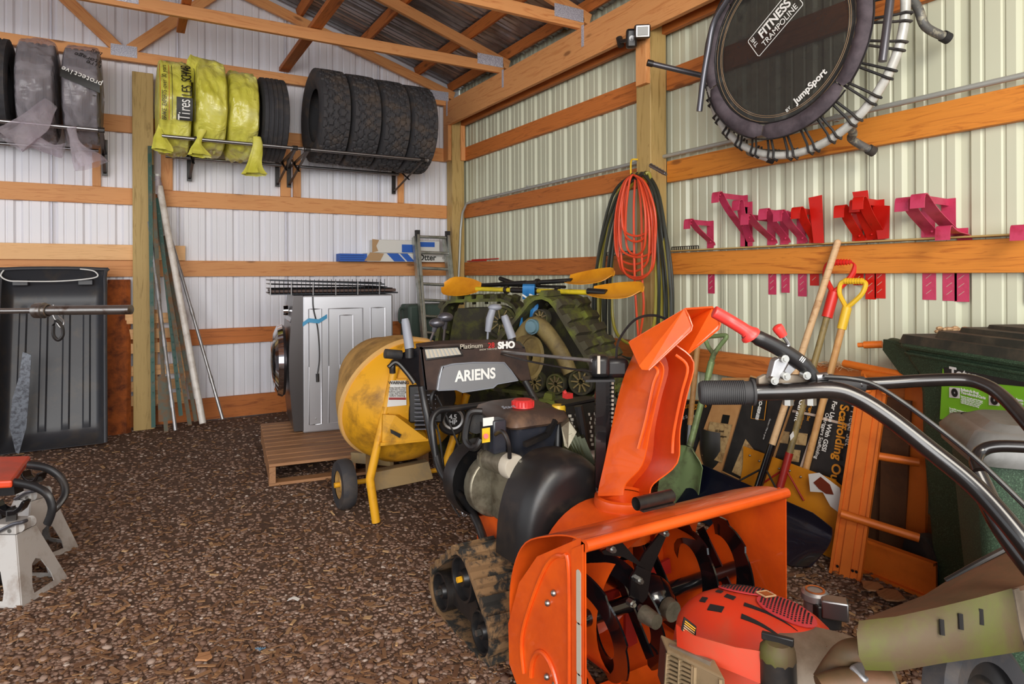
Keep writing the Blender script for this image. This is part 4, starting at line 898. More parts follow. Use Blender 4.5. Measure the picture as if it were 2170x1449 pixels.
# 4 green shovel in front of the boxes
t = thing('shovel', 'sage green scoop shovel with a Y-shaped D-handle, just right of the orange chute', 'shovel', (2.55, 2.6, .0))
q1 = at(1500, 800, X=2.80); q0 = at(1462, 945, X=2.68); dq = (q1-q0).normalized(); shaft(q0, q1, .019, 'sage', t, 'shaft', .016)
k1 = at(1507, 770, X=2.82); L_ = at(1496, 716, X=2.84); R_ = at(1540, 712, X=2.84); Y_ = at(1512, 752, X=2.82)
ob('grip', MB().tube(smoothpath([q1, k1, Y_, lerp(Y_, L_, .5)+V(0, .012, 0), L_, lerp(L_, R_, .5)+V(0, 0, .006), R_, lerp(R_, Y_, .5), Y_, k1], 6), [.019]*8+[.0125]*38+[.015]*9, 10), M['sage'], t)
ob('label', MB().cyl(lerp(q0, q1, .72), lerp(q0, q1, .93), .0195), M['white'], t)
bc_ = at(1432, 1010, X=2.62); rows = []
for j in range(13):
    v = j/12; row = []
    wv = .125*(1 if v < .75 else math.sqrt(max(.02, 1-((v-.75)/.27)**2)))*(.35+.65*min(1, v/.22))
    for i in range(13):
        u = -1+i/6; p = q0+(V(-.05, .04, -1)).normalized()*(v*.36)+V(.25, -1, 0).normalized()*(-u*wv)+V(-.1, .1, 0)*(v*.2); p = p+V(.05, 0, 0)*(abs(u)**2)*-.9+V(.02, 0, 0)*math.exp(-(u*4)**2)*(1-v)*-1; row.append(p)
    rows.append(row)
ob('blade', MB().shell(rows, .004), M['sage'], t, 50)
# 5 spade behind
t = thing('spade', 'long-handled steel spade standing behind the green shovel', 'spade', (2.9, 2.75, .1))
q1 = at(1478, 735, X=2.97); q0 = at(1462, 900, X=2.90); dq = (q1-q0).normalized(); shaft(q0, q1, .017, 'pale_handle', t); q2 = q0-dq*.12; ob('socket', MB().cyl(q2, q0, .014, .018), M['steel'], t)
bc_ = at(1500, 960, X=2.86); rows = [[bc_+V(0, -u*.075*(1 if v < .6 else math.sqrt(max(0.02, 1-((v-.6)/.42)**2))), .13-.26*v)+V(.02*u*u, 0, 0) for u in np.linspace(-1, 1, 9)] for v in np.linspace(0, 1, 11)]
ob('blade', MB().shell(rows, .003), M['steel'], t); 
# ------------------------------------------------------------ flat cartons leaning on the wall behind the tools
M['kraft'] = mat('kraft', (196, 146, 92), .8, 0, (176, 124, 74), 6); M['box_black'] = mat('box_black', (34, 32, 32), .45, 0, (52, 48, 46), 5); M['gold_ink'] = mat('gold_ink', (236, 156, 40), .5); M['photo_tan'] = mat('photo_tan', (190, 160, 112), .5, 0, (120, 84, 50), 30); M['tape'] = mat('packing_tape', (196, 176, 160), .25)
PN = V(1, 0, -.245); PP = V(2.84, 0, 0)
def onp(x, y, o=0): return atp(x, y, PP+V(-o, 0, 0), PN)
def carton(label, q, mt, dep=.07, name='carton', off=0):
    P = [onp(*p, off) for p in q]; t = thing(name, label, 'carton', ((P[2]+P[3])/2)*1.0)
    ob('shell', MB().prism(P, PN.normalized()*dep), M['kraft'], t, 0); C_ = sum(P, V(0, 0, 0))/4
    if mt: ob('printed_face', MB().prism([lerp(p, C_, .03)-PN.normalized()*.001 for p in P], -PN.normalized()*.002), M[mt], t, 0)
    return t, P
def ptxt(s, x, y, x2, y2, size, mt, par, off=0, **k):
    a = onp(x, y, .008+off); b = onp(x2, y2, .008+off); xd_ = (b-a).normalized(); return text(s, (a+b)/2, xd_, (-PN.normalized()).cross(xd_), size, M[mt], par, **k)
tE, P = carton('black carton with orange lettering partly hidden behind the orange chute and green shovel', ((1440, 845), (1530, 850), (1490, 1010), (1400, 1005)), 'box_black')
ptxt('Outriggers', 1420, 862, 1520, 856, .05, 'gold_ink', tE); ptxt('Using Scaffolding', 1420, 884, 1500, 882, .028, 'ink_white', tE)
tA, P = carton('plain brown carton with a small label, left of the black printed cartons', ((1530, 800), (1600, 800), (1532, 1005), (1462, 990)), None, off=.02)
lab = [onp(*p, .03) for p in ((1505, 893), (1552, 900), (1530, 980), (1488, 965))]
ob('wood_label', MB().prism(lab, (-.002, 0, 0)), M['photo_tan'], tA); ptxt('10 Steel', 1510, 912, 1540, 914, .02, 'ink', tA, .03); ptxt('Caractéristiques', 1502, 923, 1545, 925, .017, 'ink', tA, .03)
lb2 = [onp(*p, .026) for p in ((1532, 878), (1547, 880), (1543, 898), (1528, 896))]; ob('stamp', MB().prism(lb2, (-.001, 0, 0)), M['ink'], tA)
tB, P = carton('black printed carton with a gold-edged badge, between the plain brown one and the olive shaft', ((1590, 795), (1690, 822), (1615, 1040), (1530, 1000)), 'box_black', off=.03)
bd_ = [onp(*p, .04) for p in ((1598, 838), (1626, 842), (1620, 890), (1592, 886))]; ob('badge', MB().prism(bd_, (-.001, 0, 0)), M['ink'], tB); ob('badge_edge', MB().tube([p+V(-.002, 0, 0) for p in bd_], .002, 5, closed=True), M['gold_ink'], tB)
ptxt('PRO-SERIES', 1614, 842, 1604, 886, .026, 'ink_white', tB, .035, bold=.001); ptxt('Caution / Mise en garde', 1632, 888, 1618, 930, .012, 'ink_white', tB, .035)
ob('grass_photo', MB().prism([onp(*p, .036) for p in ((1580, 930), (1602, 958), (1575, 1012), (1551, 1000))], (-.001, 0, 0)), M['photo_tan'], tB)
tC, P = carton('black carton with small product pictures behind the olive shaft', ((1690, 822), (1758, 842), (1700, 1010), (1625, 975)), 'box_black', off=.015)
for x, y in ((1662, 926), (1700, 930), (1685, 965)): ob('picture', MB().prism([onp(x+a, y+b, .024) for a, b in ((-12, -14), (12, -11), (8, 14), (-16, 11))], (-.001, 0, 0)), M['photo_tan'], tC)
ptxt('Outrigger Set', 1722, 848, 1712, 890, .02, 'gold_ink', tC, .02); ptxt('Jeu de stabilisateurs', 1708, 860, 1696, 905, .016, 'gold_ink', tC, .02)
tD, P = carton('black carton lettered in orange and white standing against the orange scaffold frame', ((1752, 838), (1832, 858), (1805, 1040), (1712, 1000)), 'box_black', off=.02)
ptxt('Scaffolding Ou', 1789, 862, 1768, 1015, .062, 'gold_ink', tD, .03, bold=.0016); ptxt('4 Piece Set', 1810, 866, 1798, 934, .046, 'ink_white', tD, .03); ptxt('For Use With GSSI', 1768, 856, 1746, 950, .032, 'ink_white', tD, .03, bold=.0006); ptxt('Outriggers Scaffolding', 1754, 872, 1728, 975, .026, 'ink_white', tD, .03)
for t, q in ((tD, ((1745, 884), (1828, 906), (1827, 911), (1743, 889))), (tC, ((1680, 868), (1742, 880), (1741, 885), (1679, 873))), (tD, ((1745, 842), (1755, 845), (1700, 1002), (1692, 998)))): ob('tape', MB().prism([onp(*p, .034) for p in q], (-.0015, 0, 0)), M['tape'], t)
# ------------------------------------------------------------ orange scaffold frame
M['brown_ply'] = mat('brown_ply', (104, 66, 40), .8, 0, (70, 46, 30), 6); M['scaf'] = mat('scaffold_orange', (222, 116, 36), .45, .1, (196, 96, 26), 5)
sf = thing('scaffold_frame', 'orange steel scaffold frame leaning on the right wall between the cartons and green bin', 'scaffold', at(1790, 1236, Z=0))
f0 = at(1790, 1228, X=2.60); f1 = at(1852, 800, X=2.93); ax_ = (f1-f0).normalized(); la = V(.25, -1, 0).normalized()
ob('channel', MB().prism([f0-la*.062, f0+la*.062, f1+la*.062, f1-la*.062], V(.010, .002, .0)).prism([f0-la*.02, f0+la*.02, f1+la*.02, f1-la*.02], V(-.014, -.003, .0)).prism([f0-la*.062, f0-la*.05, f1-la*.05, f1-la*.062], V(-.012, -.003, 0)).prism([f0+la*.062, f0+la*.05, f1+la*.05, f1+la*.062], V(-.012, -.003, 0)), M['scaf'], sf, 0)
for s in (-.03, .03, .045): ob('bolt_hole', MB().cyl(f0+ax_*.05+la*s+V(-.014, -.003, 0), f0+ax_*.05+la*s+V(-.017, -.003, 0), .006, n=10), M['black'], sf)
for (a, b, xa, xb, r) in (((1782, 1088), (1948, 1140), 2.64, 2.78, .018), ((1860, 966), (1948, 980), 2.84, 2.92, .018), ((1790, 770), (1938, 800), 2.90, 2.84, .018), ((1832, 792), (1932, 810), 2.88, 2.80, .02)):
    p, q = at(*a, X=xa), at(*b, X=xb); ob('rung', MB().cyl(p, q, r), M['scaf'], sf)
for x, y in ((1838, 806), (1876, 810)): p = at(x, y, X=2.87); ob('gusset', MB().cyl(p+V(0, 0, .03), p-V(0, 0, .05), .018), M['scaf'], sf)
f2 = at(1945, 1100, X=2.95); ob('rear_channel', MB().prism([V(3.0, 1.66, .02), V(3.0, 1.56, .02), V(3.04, 1.56, .85), V(3.04, 1.66, .85)], (.02, 0, 0)), M['scaf'], sf, 0)
t = thing('scaffold_beam', 'orange channel beam lying on the ground at the foot of the scaffold frame', 'beam', at(1900, 1220, Z=0))
a, b = at(1828, 1195, X=2.72), at(1985, 1258, X=2.72); a.z = b.z = .075
ob('channel', MB().beam(a, b, .012, .15).beam(a+V(-.01, 0, .07), b+V(-.01, 0, .07), .03, .012).beam(a+V(-.01, 0, -.07), b+V(-.01, 0, -.07), .03, .012), M['scaf'], t, 0)
t = thing('coupling_pin', 'orange pin end sticking out left of the green bin rim', 'pin', at(1835, 730, X=3.0)); a, b = at(1818, 731, X=3.0), at(1850, 730, X=3.02); ob('pin', MB().cyl(a, lerp(a, b, .45), .011).cyl(lerp(a, b, .4), b+(b-a)*.6, .017), M['scaf'], t)
for lb, q, X in (('rough plank edge leaning behind the scaffold frame', ((1870, 840), (1930, 850), (1915, 1180), (1862, 1160)), 3.0), ('dark plywood sheet leaning against the wall behind the scaffold frame', ((1825, 845), (1872, 850), (1862, 1190), (1800, 1150)), 3.03)):
    P = [at(*p, X=X) for p in q]; t = ob('plank', MB().prism(P, (.014, 0, 0)), M['brown_ply']); tag(t, lb, 'plank')
# scattered straw on the low girt
st = MB()
for k in range(90):
    c = at(random.uniform(1690, 1830), 775, X=3.05); c.z = .815+random.random()*.02; a = random.random()*6.3; d = V(.3*math.cos(a), math.sin(a), random.uniform(-.1, .5))*random.uniform(.02, .05); c.x = random.uniform(3.02, 3.09); st.tube([c-d, c+d], .0014, 4)
t = ob('straw', st, M['ash'], None); tag(t, 'dry straw and twigs caught on the low girt behind the shovel handles', 'straw'); t['kind'] = 'stuff'
# ------------------------------------------------------------ green wheeled bin
def bin_mat(n, a, b):
    m, nt, bs = nodes(n); bs.inputs['Roughness'].default_value = .62; v = coords(nt); f = ntex(nt, v, 260, 2, .8); g = ntex(nt, v, 3, 4)
    c = ramp(nt, f, [(.40, a), (.58, b), (.72, tuple(min(255, x+46) for x in b))]); nt.links.new(mixc(nt, ramp(nt, g, [(.45, (0, 0, 0)), (.7, (.4,)*3)]), c, lin((74, 66, 50))), bs.inputs['Base Color']); bump(nt, f, bs, .12, .001); return m
M['bin_green'] = bin_mat('bin_green', (30, 52, 36), (52, 78, 56)); M['bin_lid'] = mat('bin_lid', (44, 46, 40), .6, 0, (84, 76, 62), 6, (.45, .7)); M['lime'] = mat('label_lime', (128, 196, 44), .45)
A_ = V(2.77, 1.52, 0); E1 = V(-.44, -.9, 0).normalized(); E2 = V(.9, -.44, 0).normalized()
def bq(u, v, z): return A_+E1*u+E2*v+V(0, 0, z)
bt = thing('wheeled_bin', 'large dark green wheeled rubbish bin with a ridged black lid against the right wall', 'bin', bq(.4, .15, 0), math.atan2(E1.y, E1.x))
def loopbox(u0, u1, v0, v1, z, r=.05, n=5):
    pts = []
    for (cu, cv, a0) in ((u0+r, v0+r, PI), (u1-r, v0+r, 1.5*PI), (u1-r, v1-r, 0), (u0+r, v1-r, .5*PI)):
        for k in range(n): a = a0+.5*PI*k/(n-1); pts.append(bq(cu+r*math.cos(a), cv+r*math.sin(a), z))
    return pts
DV = .34
mb = MB(); rows = [loopbox(.12, .70, .05, DV-.02, .03, .04), loopbox(.10, .72, .035, DV-.01, .07), loopbox(.055, .76, .02, DV, .60), loopbox(.05, .77, .02, DV, .80), loopbox(.04, .78, .012, DV, .88), loopbox(-.0, .80, .0, DV, .93), loopbox(-.01, .81, -.01, DV, 1.0)]
mb.grid([r+[r[0]] for r in rows]); mb.add(rows[0], [tuple(range(len(rows[0])-1, -1, -1))]); ob('body', mb, M['bin_green'], bt, 45)
ob('rim', MB().tube(loopbox(-.012, .812, -.012, DV, .985, .05, 6), .013, 8, closed=True).tube(loopbox(-.006, .806, -.006, DV, .955, .05, 6), .008, 8, closed=True), M['bin_green'], bt)
ob('handle', MB().tube(smoothpath([bq(.03, .04, .97), bq(-.15, .06, .98), bq(-.215, .09, .955), bq(-.215, DV-.08, .955), bq(-.15, DV-.03, .97), bq(.03, DV-.03, .97)], 5), .02, 8).prism([bq(.05, .02, .99), bq(-.19, .04, .99), bq(-.21, .05, .94), bq(-.07, .03, .86), bq(.06, .02, .83)], E2*.02), M['bin_green'], bt)
for k, (a, h) in enumerate(((.0, 1.03), (.045, 1.055), (.105, 1.072), (.18, 1.085))):
    lo_, hi_ = loopbox(-.02+.1*(k > 0)+.045*k, .83, -.02+a, DV+.0, .995 if k == 0 else h-.03, .03), loopbox(-.01+.1*(k > 0)+.045*k, .82, -.01+a, DV, h, .03)
    ob('lid' if k == 0 else 'lid_ridge', MB().grid([lo_+[lo_[0]], hi_+[hi_[0]]]).add(hi_, [tuple(range(len(hi_)))]), M['bin_lid'], bt, 45, bevel=.004)
for v in (.06, DV-.06): ob('wheel', MB().cyl(bq(.05, v-.03, .11), bq(.05, v+.03, .11), .105, n=24), M['black_matte'], bt)
def fpl(x, y, o=.0):  return atp(x, y, bq(.05, .016-o, .7), E2)
lb_ = [fpl(*p, .012) for p in ((1998, 778), (2200, 800), (2200, 915), (1992, 888))]; ob('label', MB().prism(lb_, -E2*.001), M['lime'], bt)
ob('label_header', MB().prism([fpl(*p, .014) for p in ((2000, 778), (2200, 800), (2200, 822), (2002, 803))], -E2*.001), M['box_black'], bt)
def ft(s, x, y, size, mt='ink_white', **k): p = fpl(x, y, .016); return text(s, p, E1, (0, 0, 1), size, M[mt], bt, align='LEFT', **k)
ft('Toter', 2012, 789, .055, bold=.002); ft("Industry's Best\nTwo-wheeled Carts", 2036, 828, .014, bold=.0005); ft('Superior strength and the longest\nwarranty against leaks and cracks\nmade from the finest resins for\na durable and quiet cart with\nwide wheels and easy tilting', 2036, 846, .0075)
ft('Pratique, Robuste\nMaintenance Free', 2122, 842, .012, bold=.0004); ft('La qualité supérieure de nos chariots\nà roulettes est reconnue partout\nidéal pour les ordures et le recyclage\nrésistant aux intempéries et fissures\ngarantie limitée de fabrication', 2012, 872, .0085)
for x, y in ((2022, 832), (2106, 848)): ob('label_picture', MB().prism([fpl(x+a, y+b, .015) for a, b in ((-10, -12), (12, -10), (12, 12), (-10, 10))], -E2*.001), M['card_white'], bt); ob('label_wheel', MB().lathe([(.004, 0), (.016, 0), (.016, .001), (.004, .001)], fpl(x+1, y, .018), -E2, 16), M['black'], bt)
nb = MB(); 
for k in range(26): c = bq(.03+random.uniform(-.05, .05), .20+random.uniform(-.04, .04), 1.035+random.random()*.02); nb.sphere(c, (.016, .014, .009), 6, 4)
t = ob('wood_shavings', nb, M['ash']); tag(t, 'small heap of brown shavings on top of the green bin lid', 'shavings'); t['kind'] = 'stuff'
# ------------------------------------------------------------ second bin, nearer
A_ = V(1.93, .93, 0); E1 = V(.93, .10, 0).normalized(); E2 = V(.10, -.93, 0).normalized(); E2 = -E2
A_ = at(2078, 926, Z=.86); A_.z = 0; E2 = (R0*.35+FW*.94).normalized(); E1 = (R0*.94-FW*.35).normalized()
b2 = thing('rubbish_bin', 'second bin with a smooth grey rim, in front of the green wheeled bin', 'bin', bq(.3, .25, 0), math.atan2(E1.y, E1.x))
M['rim_grey'] = mat('bin_rim_grey', (112, 112, 110), .35, 0, (72, 72, 66), 5)
rows = [loopbox(.06, .52, .04, .28, .03), loopbox(.02, .56, .01, .30, .5), loopbox(.0, .58, .0, .32, .80)]
mb = MB().grid([r+[r[0]] for r in rows]); mb.add(rows[0], [tuple(range(len(rows[0])-1, -1, -1))]); ob('body', mb, M['bin_green'], b2, 45)
ob('rim', MB().grid([r+[r[0]] for r in (loopbox(-.02, .60, -.02, .34, .79), loopbox(-.025, .605, -.025, .345, .83), loopbox(-.0, .58, .0, .32, .865), loopbox(.02, .56, .02, .30, .87))]), M['rim_grey'], b2, 60)
ob('lid', MB().grid([r+[r[0]] for r in (loopbox(.02, .56, .02, .30, .868), loopbox(.05, .53, .05, .27, .885))]).add(loopbox(.05, .53, .05, .27, .885), [tuple(range(20))]), M['rim_grey'], b2, 45)
# ------------------------------------------------------------ rubber track units heaped in the corner, paddles
def cw(lat, dep, z=0): return V(R0.x*lat+FW.x*dep, R0.y*lat+FW.y*dep, z)
M['moss_rubber'] = mat('moss_rubber', (64, 60, 44), .9, 0, (104, 112, 38), 7, (.44, .66), .6, 50); M['moss_dark'] = mat('track_inner', (52, 48, 38), .9, 0, (84, 84, 34), 9, (.45, .7), .5, 60)
M['mud_paint'] = mat('mud_paint', (126, 110, 66), .7, 0, (92, 78, 50), 8, (.45, .65)); M['hub_blue'] = mat('hub_cap_blue', (96, 128, 140), .5)
def hull_path(ws, n=60):
    """belt path around wheels ws = [(u, v, r)] given in order around the loop"""
    P = []
    for i, (u, v, r) in enumerate(ws):
        up_, un_ = ws[i-1], ws[(i+1) % len(ws)]
        def nrm(a, b):
            dx, dy = b[0]-a[0], b[1]-a[1]; L = math.hypot(dx, dy); base = math.atan2(dy, dx)-PI/2
            return base-math.asin(max(-1, min(1, (b[2]-a[2])/L)))*-1*-1 if 0 else base+math.asin(max(-1, min(1, (a[2]-b[2])/L)))*1
        a0 = nrm(up_, (u, v, r)); a1 = nrm((u, v, r), un_)
        while a1 < a0: a1 += 2*PI
        for k in range(9): a = lerp(a0, a1, k/8); P.append((u+r*math.cos(a), v+r*math.sin(a)))
    L = [0]
    for i in range(len(P)): q = P[(i+1) % len(P)]; L.append(L[-1]+math.hypot(q[0]-P[i][0], q[1]-P[i][1]))
    out = []
    for k in range(n):
        s = L[-1]*k/n; i = max(j for j in range(len(P)) if L[j] <= s+1e-9); q = P[(i+1) % len(P)]; t = (s-L[i])/max(1e-9, L[i+1]-L[i]); out.append((lerp(P[i][0], q[0], t), lerp(P[i][1], q[1], t)))
    return out
def track_unit(name, label, C, axis, ws, width, lug, wheels, mt='moss_rubber', n=54, arm=None, group=None, tilt=0, thick=.022, lugw=.6):
    a = Vector(axis).normalized(); u = V(0, 0, 1).cross(a).normalized(); u = -u; w = V(0, 0, 1)
    if tilt: R = Matrix.Rotation(tilt, 3, a); u = R @ u; w = R @ w
    C = Vector(C); q = lambda x, y, z=0: C+u*x+w*y+a*z
    t = thing(name, label, 'rubber track', C-V(0, 0, .3), 0, group); P = hull_path(ws, n)
    rows = []
    for i in range(n+1):
        x, y = P[i % n]; xa, ya = P[(i-1) % n]; xb, yb_ = P[(i+1) % n]; tx, ty = xb-xa, yb_-ya; L = math.hypot(tx, ty); nx, ny = ty/L, -tx/L; h = thick
        rows.append([q(x, y, -width/2), q(x+nx*h, y+ny*h, -width/2), q(x+nx*h, y+ny*h, width/2), q(x, y, width/2), q(x, y, -width/2)])
    ob('belt', MB().grid(rows), M[mt], t, 40)
    gx_ = sum(p[0] for p in P)/n; gy_ = sum(p[1] for p in P)/n
    ob('dark_infill', MB().prism([q(lerp(gx_, x, .86), lerp(gy_, y, .84), -width*.32) for x, y in P], a*(width*.40)), M['moss_dark'], t, 0)  # dark block added inside the open track, standing in for its interior shade
    for i in range(0, n, 2):
        x, y = P[i]; xa, ya = P[(i-1) % n]; xb, yb_ = P[(i+1) % n]; tx, ty = xb-xa, yb_-ya; L = math.hypot(tx, ty); tx /= L; ty /= L; nx, ny = ty, -tx; h = thick
        T = u*tx+w*ty; N = u*nx+w*ny; g = MB(); st = math.hypot(P[1][0]-P[0][0], P[1][1]-P[0][1])*lugw
        for (z0, z1, sk) in ((-width*.5, -width*.04, .3), (width*.04, width*.5, -.3)):
            b0 = q(x, y, 0)+N*(h-.002); sk1 = T*st*.5*sk*(i % 4-1)
            B = [b0+a*z0-T*st+sk1, b0+a*z1-T*st-sk1, b0+a*z1+T*st-sk1, b0+a*z0+T*st+sk1]; Tp = [p+N*lug+(b0+a*(z0+z1)/2-p)*.18 for p in B]; g.hexa(B, Tp)
        ob('lug', g, M[mt], t, 0)
        ob('drive_tooth', MB().beam(q(x, y, 0)-N*.0, q(x, y, 0)-N*.022, .03, .02, T), M['moss_dark'], t, 0)
    for (x, y, r, side) in wheels:
        for s in side:
            o = ob('wheel', MB().lathe([(.02, .0), (.02, .018), (r*.35, .022), (r*.45, .008), (r*.78, .006), (r*.84, .026), (r, .026), (r, -.03), (.02, -.03)], q(x, y, s*(width/2-.02)), a*(1 if s > 0 else -1), 28), M['moss_dark'], t)
            sp_ = MB()
            for k in range(9): an = 2*PI*k/9; e = q(x, y, s*(width/2-.002)); sp_.beam(e+(u*math.cos(an)+w*math.sin(an))*r*.2, e+(u*math.cos(an)+w*math.sin(an))*r*.8, .008, .012, a)
            ob('spokes', sp_, M['mud_paint'], o, 0)
    if arm:
        pts = [q(x, y, width/2+.01) for x, y in arm]; ob('frame_arm', MB().tube(smoothpath(pts, 5), [.055-.02*abs(i/(5*(len(pts)-1))-.4) for i in range(5*(len(pts)-1)+1)], 10, sq=(1, 1)), M['mud_paint'], t)
    return t, q
ax = cw(-.50, -.85)
tB, q = track_unit('rubber_track', 'big triangular muddy rubber track with a blue hub cap, mossy, nearest the hanging hoses', cw(.30, 4.05, .86), ax, [(-.26, -.20, .085), (.34, -.17, .10), (.02, .18, .10)], .46, .03, [(-.24, -.19, .075, (1,)), (.30, -.16, .11, (1,)), (-.08, -.215, .06, (1,)), (.06, -.215, .06, (1,)), (.02, .17, .05, (1,))], n=46, arm=[(.26, -.10), (.16, .02), (.04, .13), (-.10, .0), (-.18, -.14)])
ob('hub_cap', MB().lathe([(.001, .02), (.034, .018), (.04, 0)], q(.04, .12, .30), ax, 20).cyl(q(.04, .12, .21), q(.04, .12, .30), .045), M['hub_blue'], tB)
track_unit('rubber_track', 'lower muddy rubber track lying under the one with the blue hub cap', cw(.32, 3.95, .30), cw(-.35, -.95), [(-.30, -.17, .09), (.32, -.17, .09), (.06, .14, .11)], .46, .03, [(-.28, -.16, .08, (1,)), (.28, -.16, .08, (1,)), (.0, -.16, .07, (1,))], n=46)
track_unit('rubber_track', 'upper left mossy rubber track with its spoked wheel under the kayak paddle blade', cw(-.17, 4.72, .86), cw(-.22, -.97), [(-.20, -.22, .10), (.26, -.22, .10), (.22, .16, .07), (-.12, .12, .12)], .34, .03, [(-.13, .10, .115, (1,)), (.16, -.18, .09, (1,))], n=46)
track_unit('rubber_track', 'dark muddy rubber track low in the corner behind the snow blower dash', cw(-.10, 4.45, .42), cw(-.45, -.9), [(-.36, -.25, .12), (.28, -.25, .12), (.22, .10, .10), (-.20, .10, .10)], .36, .03, [(-.18, -.12, .16, (1,)), (.18, -.16, .11, (1,))], n=50)
t = thing('wheel_disc', 'mud-yellow idler wheel standing edge-on beside the snow blower dash', 'wheel', cw(.09, 3.75, .6)); c = at(1118, 757, d=3.5)
ob('disc', MB().lathe([(.02, .02), (.07, .03), (.10, .02), (.115, .03), (.12, 0), (.115, -.03), (.02, -.03)], c, cw(.8, -.6), 28), M['mud_paint'], t)
# paddles
M['paddle_blade'] = mat('paddle_amber', (236, 160, 34), .35, 0, (212, 132, 26), 5, Transmission_Weight=.1); M['paddle_yellow'] = mat('paddle_shaft_yellow', (222, 196, 40), .4, 0, (176, 160, 50), 9)
def blade(c, ax_, n_, L, W, mt, par):
    a = Vector(ax_).normalized(); n_ = Vector(n_); n_ = (n_-a*n_.dot(a)).normalized(); s = a.cross(n_); rows = []
    for i in range(13):
        t_ = i/12; w = W*(math.sin(PI*min(1, .12+.62*t_)))**.7*(1 if t_ < .8 else math.sqrt(max(.01, 1-((t_-.8)/.21)**2))); rows.append([c+a*L*t_+s*w*k/4+n_*(.018*(k/4)**2+.02*t_*t_) for k in range(-4, 5)])
    return ob('blade', MB().shell(rows, .004), M[mt], par, 60)
def paddle(label, pa, pb, da, db, mt, b1, b2):
    a = at(*pa, d=da); b = at(*pb, d=db); t = thing('paddle', label, 'paddle', (a+b)/2-V(0, 0, .02)); d = (b-a).normalized(); m_ = lerp(a, b, .42)
    ob('shaft', MB().cyl(a, b, .0155, n=12), M[mt], t); ob('ferrule', MB().cyl(m_-d*.09, m_+d*.14, .0185, n=12), M['black'], t)
    for e, dr, on, nv in ((a, -d, b1, cw(0, -1, .6)), (b, d, b2, cw(0, -.8, .9))):
        if on: blade(e-dr*.03, dr, nv, .36, .085, 'paddle_blade', t); ob('drip_ring', MB().cyl(e+(-dr)*.28, e+(-dr)*.30, .026, n=14), M['black'], t)
    return t
pp = paddle('long kayak paddle with a yellow shaft and amber blades lying across the rubber tracks', (1010, 612), (1262, 620), 4.55, 3.85, 'paddle_yellow', 1, 1)
g0, g1 = at(1246, 617, d=3.88), at(1285, 620, d=3.8); ob('hand_grip', MB().cyl(g0, g1, .02, n=12), M['black'], pp)
paddle('black-shafted kayak paddle with one amber blade showing, behind the yellow one', (1000, 606), (1212, 594), 4.9, 4.3, 'black', 0, 1)
t = thing('trekking_pole', 'thin black pole lying behind the paddles on the rubber tracks', 'pole', at(1060, 600, d=4.7)); ob('shaft', MB().cyl(at(1000, 602, d=4.95), at(1198, 608, d=4.45), .010).cyl(at(1060, 590, d=4.8), at(1100, 604, d=4.6), .016), M['black'], t)
M['blue_strap'] = mat('blue_strap', (40, 120, 182), .6, 0, (30, 84, 140), 8)
t = thing('strap', 'crumpled blue strap tied round the paddles and hanging down over the tracks', 'strap', at(1110, 720, d=4.0))
def ribbon(pts, w, par, nm='band', tw=0):
    P = smoothpath(pts, 6); wv = R0*w; ob(nm, MB().shell([[p-wv*math.cos(i*.2*tw)-V(0, 0, w*math.sin(i*.2*tw)), p+wv*math.cos(i*.2*tw)+V(0, 0, w*math.sin(i*.2*tw))] for i, p in enumerate(P)], .003), M['blue_strap'], par)
for dx in (0, 8, 16): ribbon([at(1112+dx, 634, d=4.13), at(1112+dx, 606, d=4.10), at(1114+dx, 603, d=4.18), at(1117+dx, 625, d=4.26)], .014, t)
ribbon([at(1122, 628, d=4.05), at(1110, 660, d=4.0), at(1104, 695, d=3.95), at(1098, 728, d=3.9)], .014, t, tw=1); ribbon([at(1128, 626, d=4.04), at(1128, 655, d=3.99), at(1118, 690, d=3.93), at(1102, 722, d=3.88)], .013, t, tw=.6)
ribbon([at(1126, 630, d=4.05), at(1140, 640, d=4.0), at(1128, 668, d=3.97), at(1112, 700, d=3.92)], .012, t, tw=1.4)
ob('knot', MB().tube(smoothpath([at(1108, 625, d=4.03), at(1120, 632, d=4.0), at(1135, 630, d=4.02), at(1122, 624, d=4.0)], 5), .006, 8), M['ink_white'], t)
# ------------------------------------------------------------ cement mixer
M['mixer'] = mat('mixer_yellow', (222, 160, 30), .5, 0, (120, 82, 26), 6, (.5, .72), .2, 60); M['mixer_dust'] = mat('mixer_dusty', (196, 152, 84), .7, 0, (128, 96, 50), 5, (.42, .66)); M['mixer_leg'] = mat('mixer_leg', (226, 164, 32), .45, 0, (170, 110, 26), 8, (.52, .8)); M['dust_steel'] = mat('dust_steel', (160, 136, 96), .7, .2, (120, 112, 96), 6)
cm_ = thing('cement_mixer', 'yellow portable cement mixer with a scratched drum, standing in front of the washing machine', 'cement mixer', cw(-.6, 3.7))
C = at(848, 842, d=3.74); ax = (cw(-.60, .68)+V(0, 0, .36)).normalized()
ob('drum_bowl', MB().lathe([(.001, -.31), (.10, -.305), (.19, -.28), (.26, -.235), (.32, -.16), (.352, -.07), (.362, 0)], C, ax, 56), M['mixer'], cm_, 60)
ob('drum_cone', MB().lathe([(.362, 0), (.35, .08), (.32, .16), (.24, .30), (.21, .36), (.20, .36), (.23, .29), (.30, .15)], C, ax, 56), M['mixer_dust'], cm_, 60)
ob('drum_flange', MB().lathe([(.355, -.012), (.374, -.010), (.376, .010), (.355, .012)], C, ax, 56), mat('flange', (214, 170, 104), .6), cm_)
ob('drum_bolt', MB().cyl(at(792, 778, d=3.52), at(792, 778, d=3.48), .012), M['rust'], cm_)
rt = at(838, 775, d=3.42); kn_ = at(784, 1015, d=3.38); ft_ = at(797, 1106, d=3.38); ft_.z = max(ft_.z, .0)
ob('leg', MB().tube([rt, lerp(rt, kn_, .96), kn_, lerp(kn_, ft_, .06), ft_], .0225, 12), M['mixer_leg'], cm_)
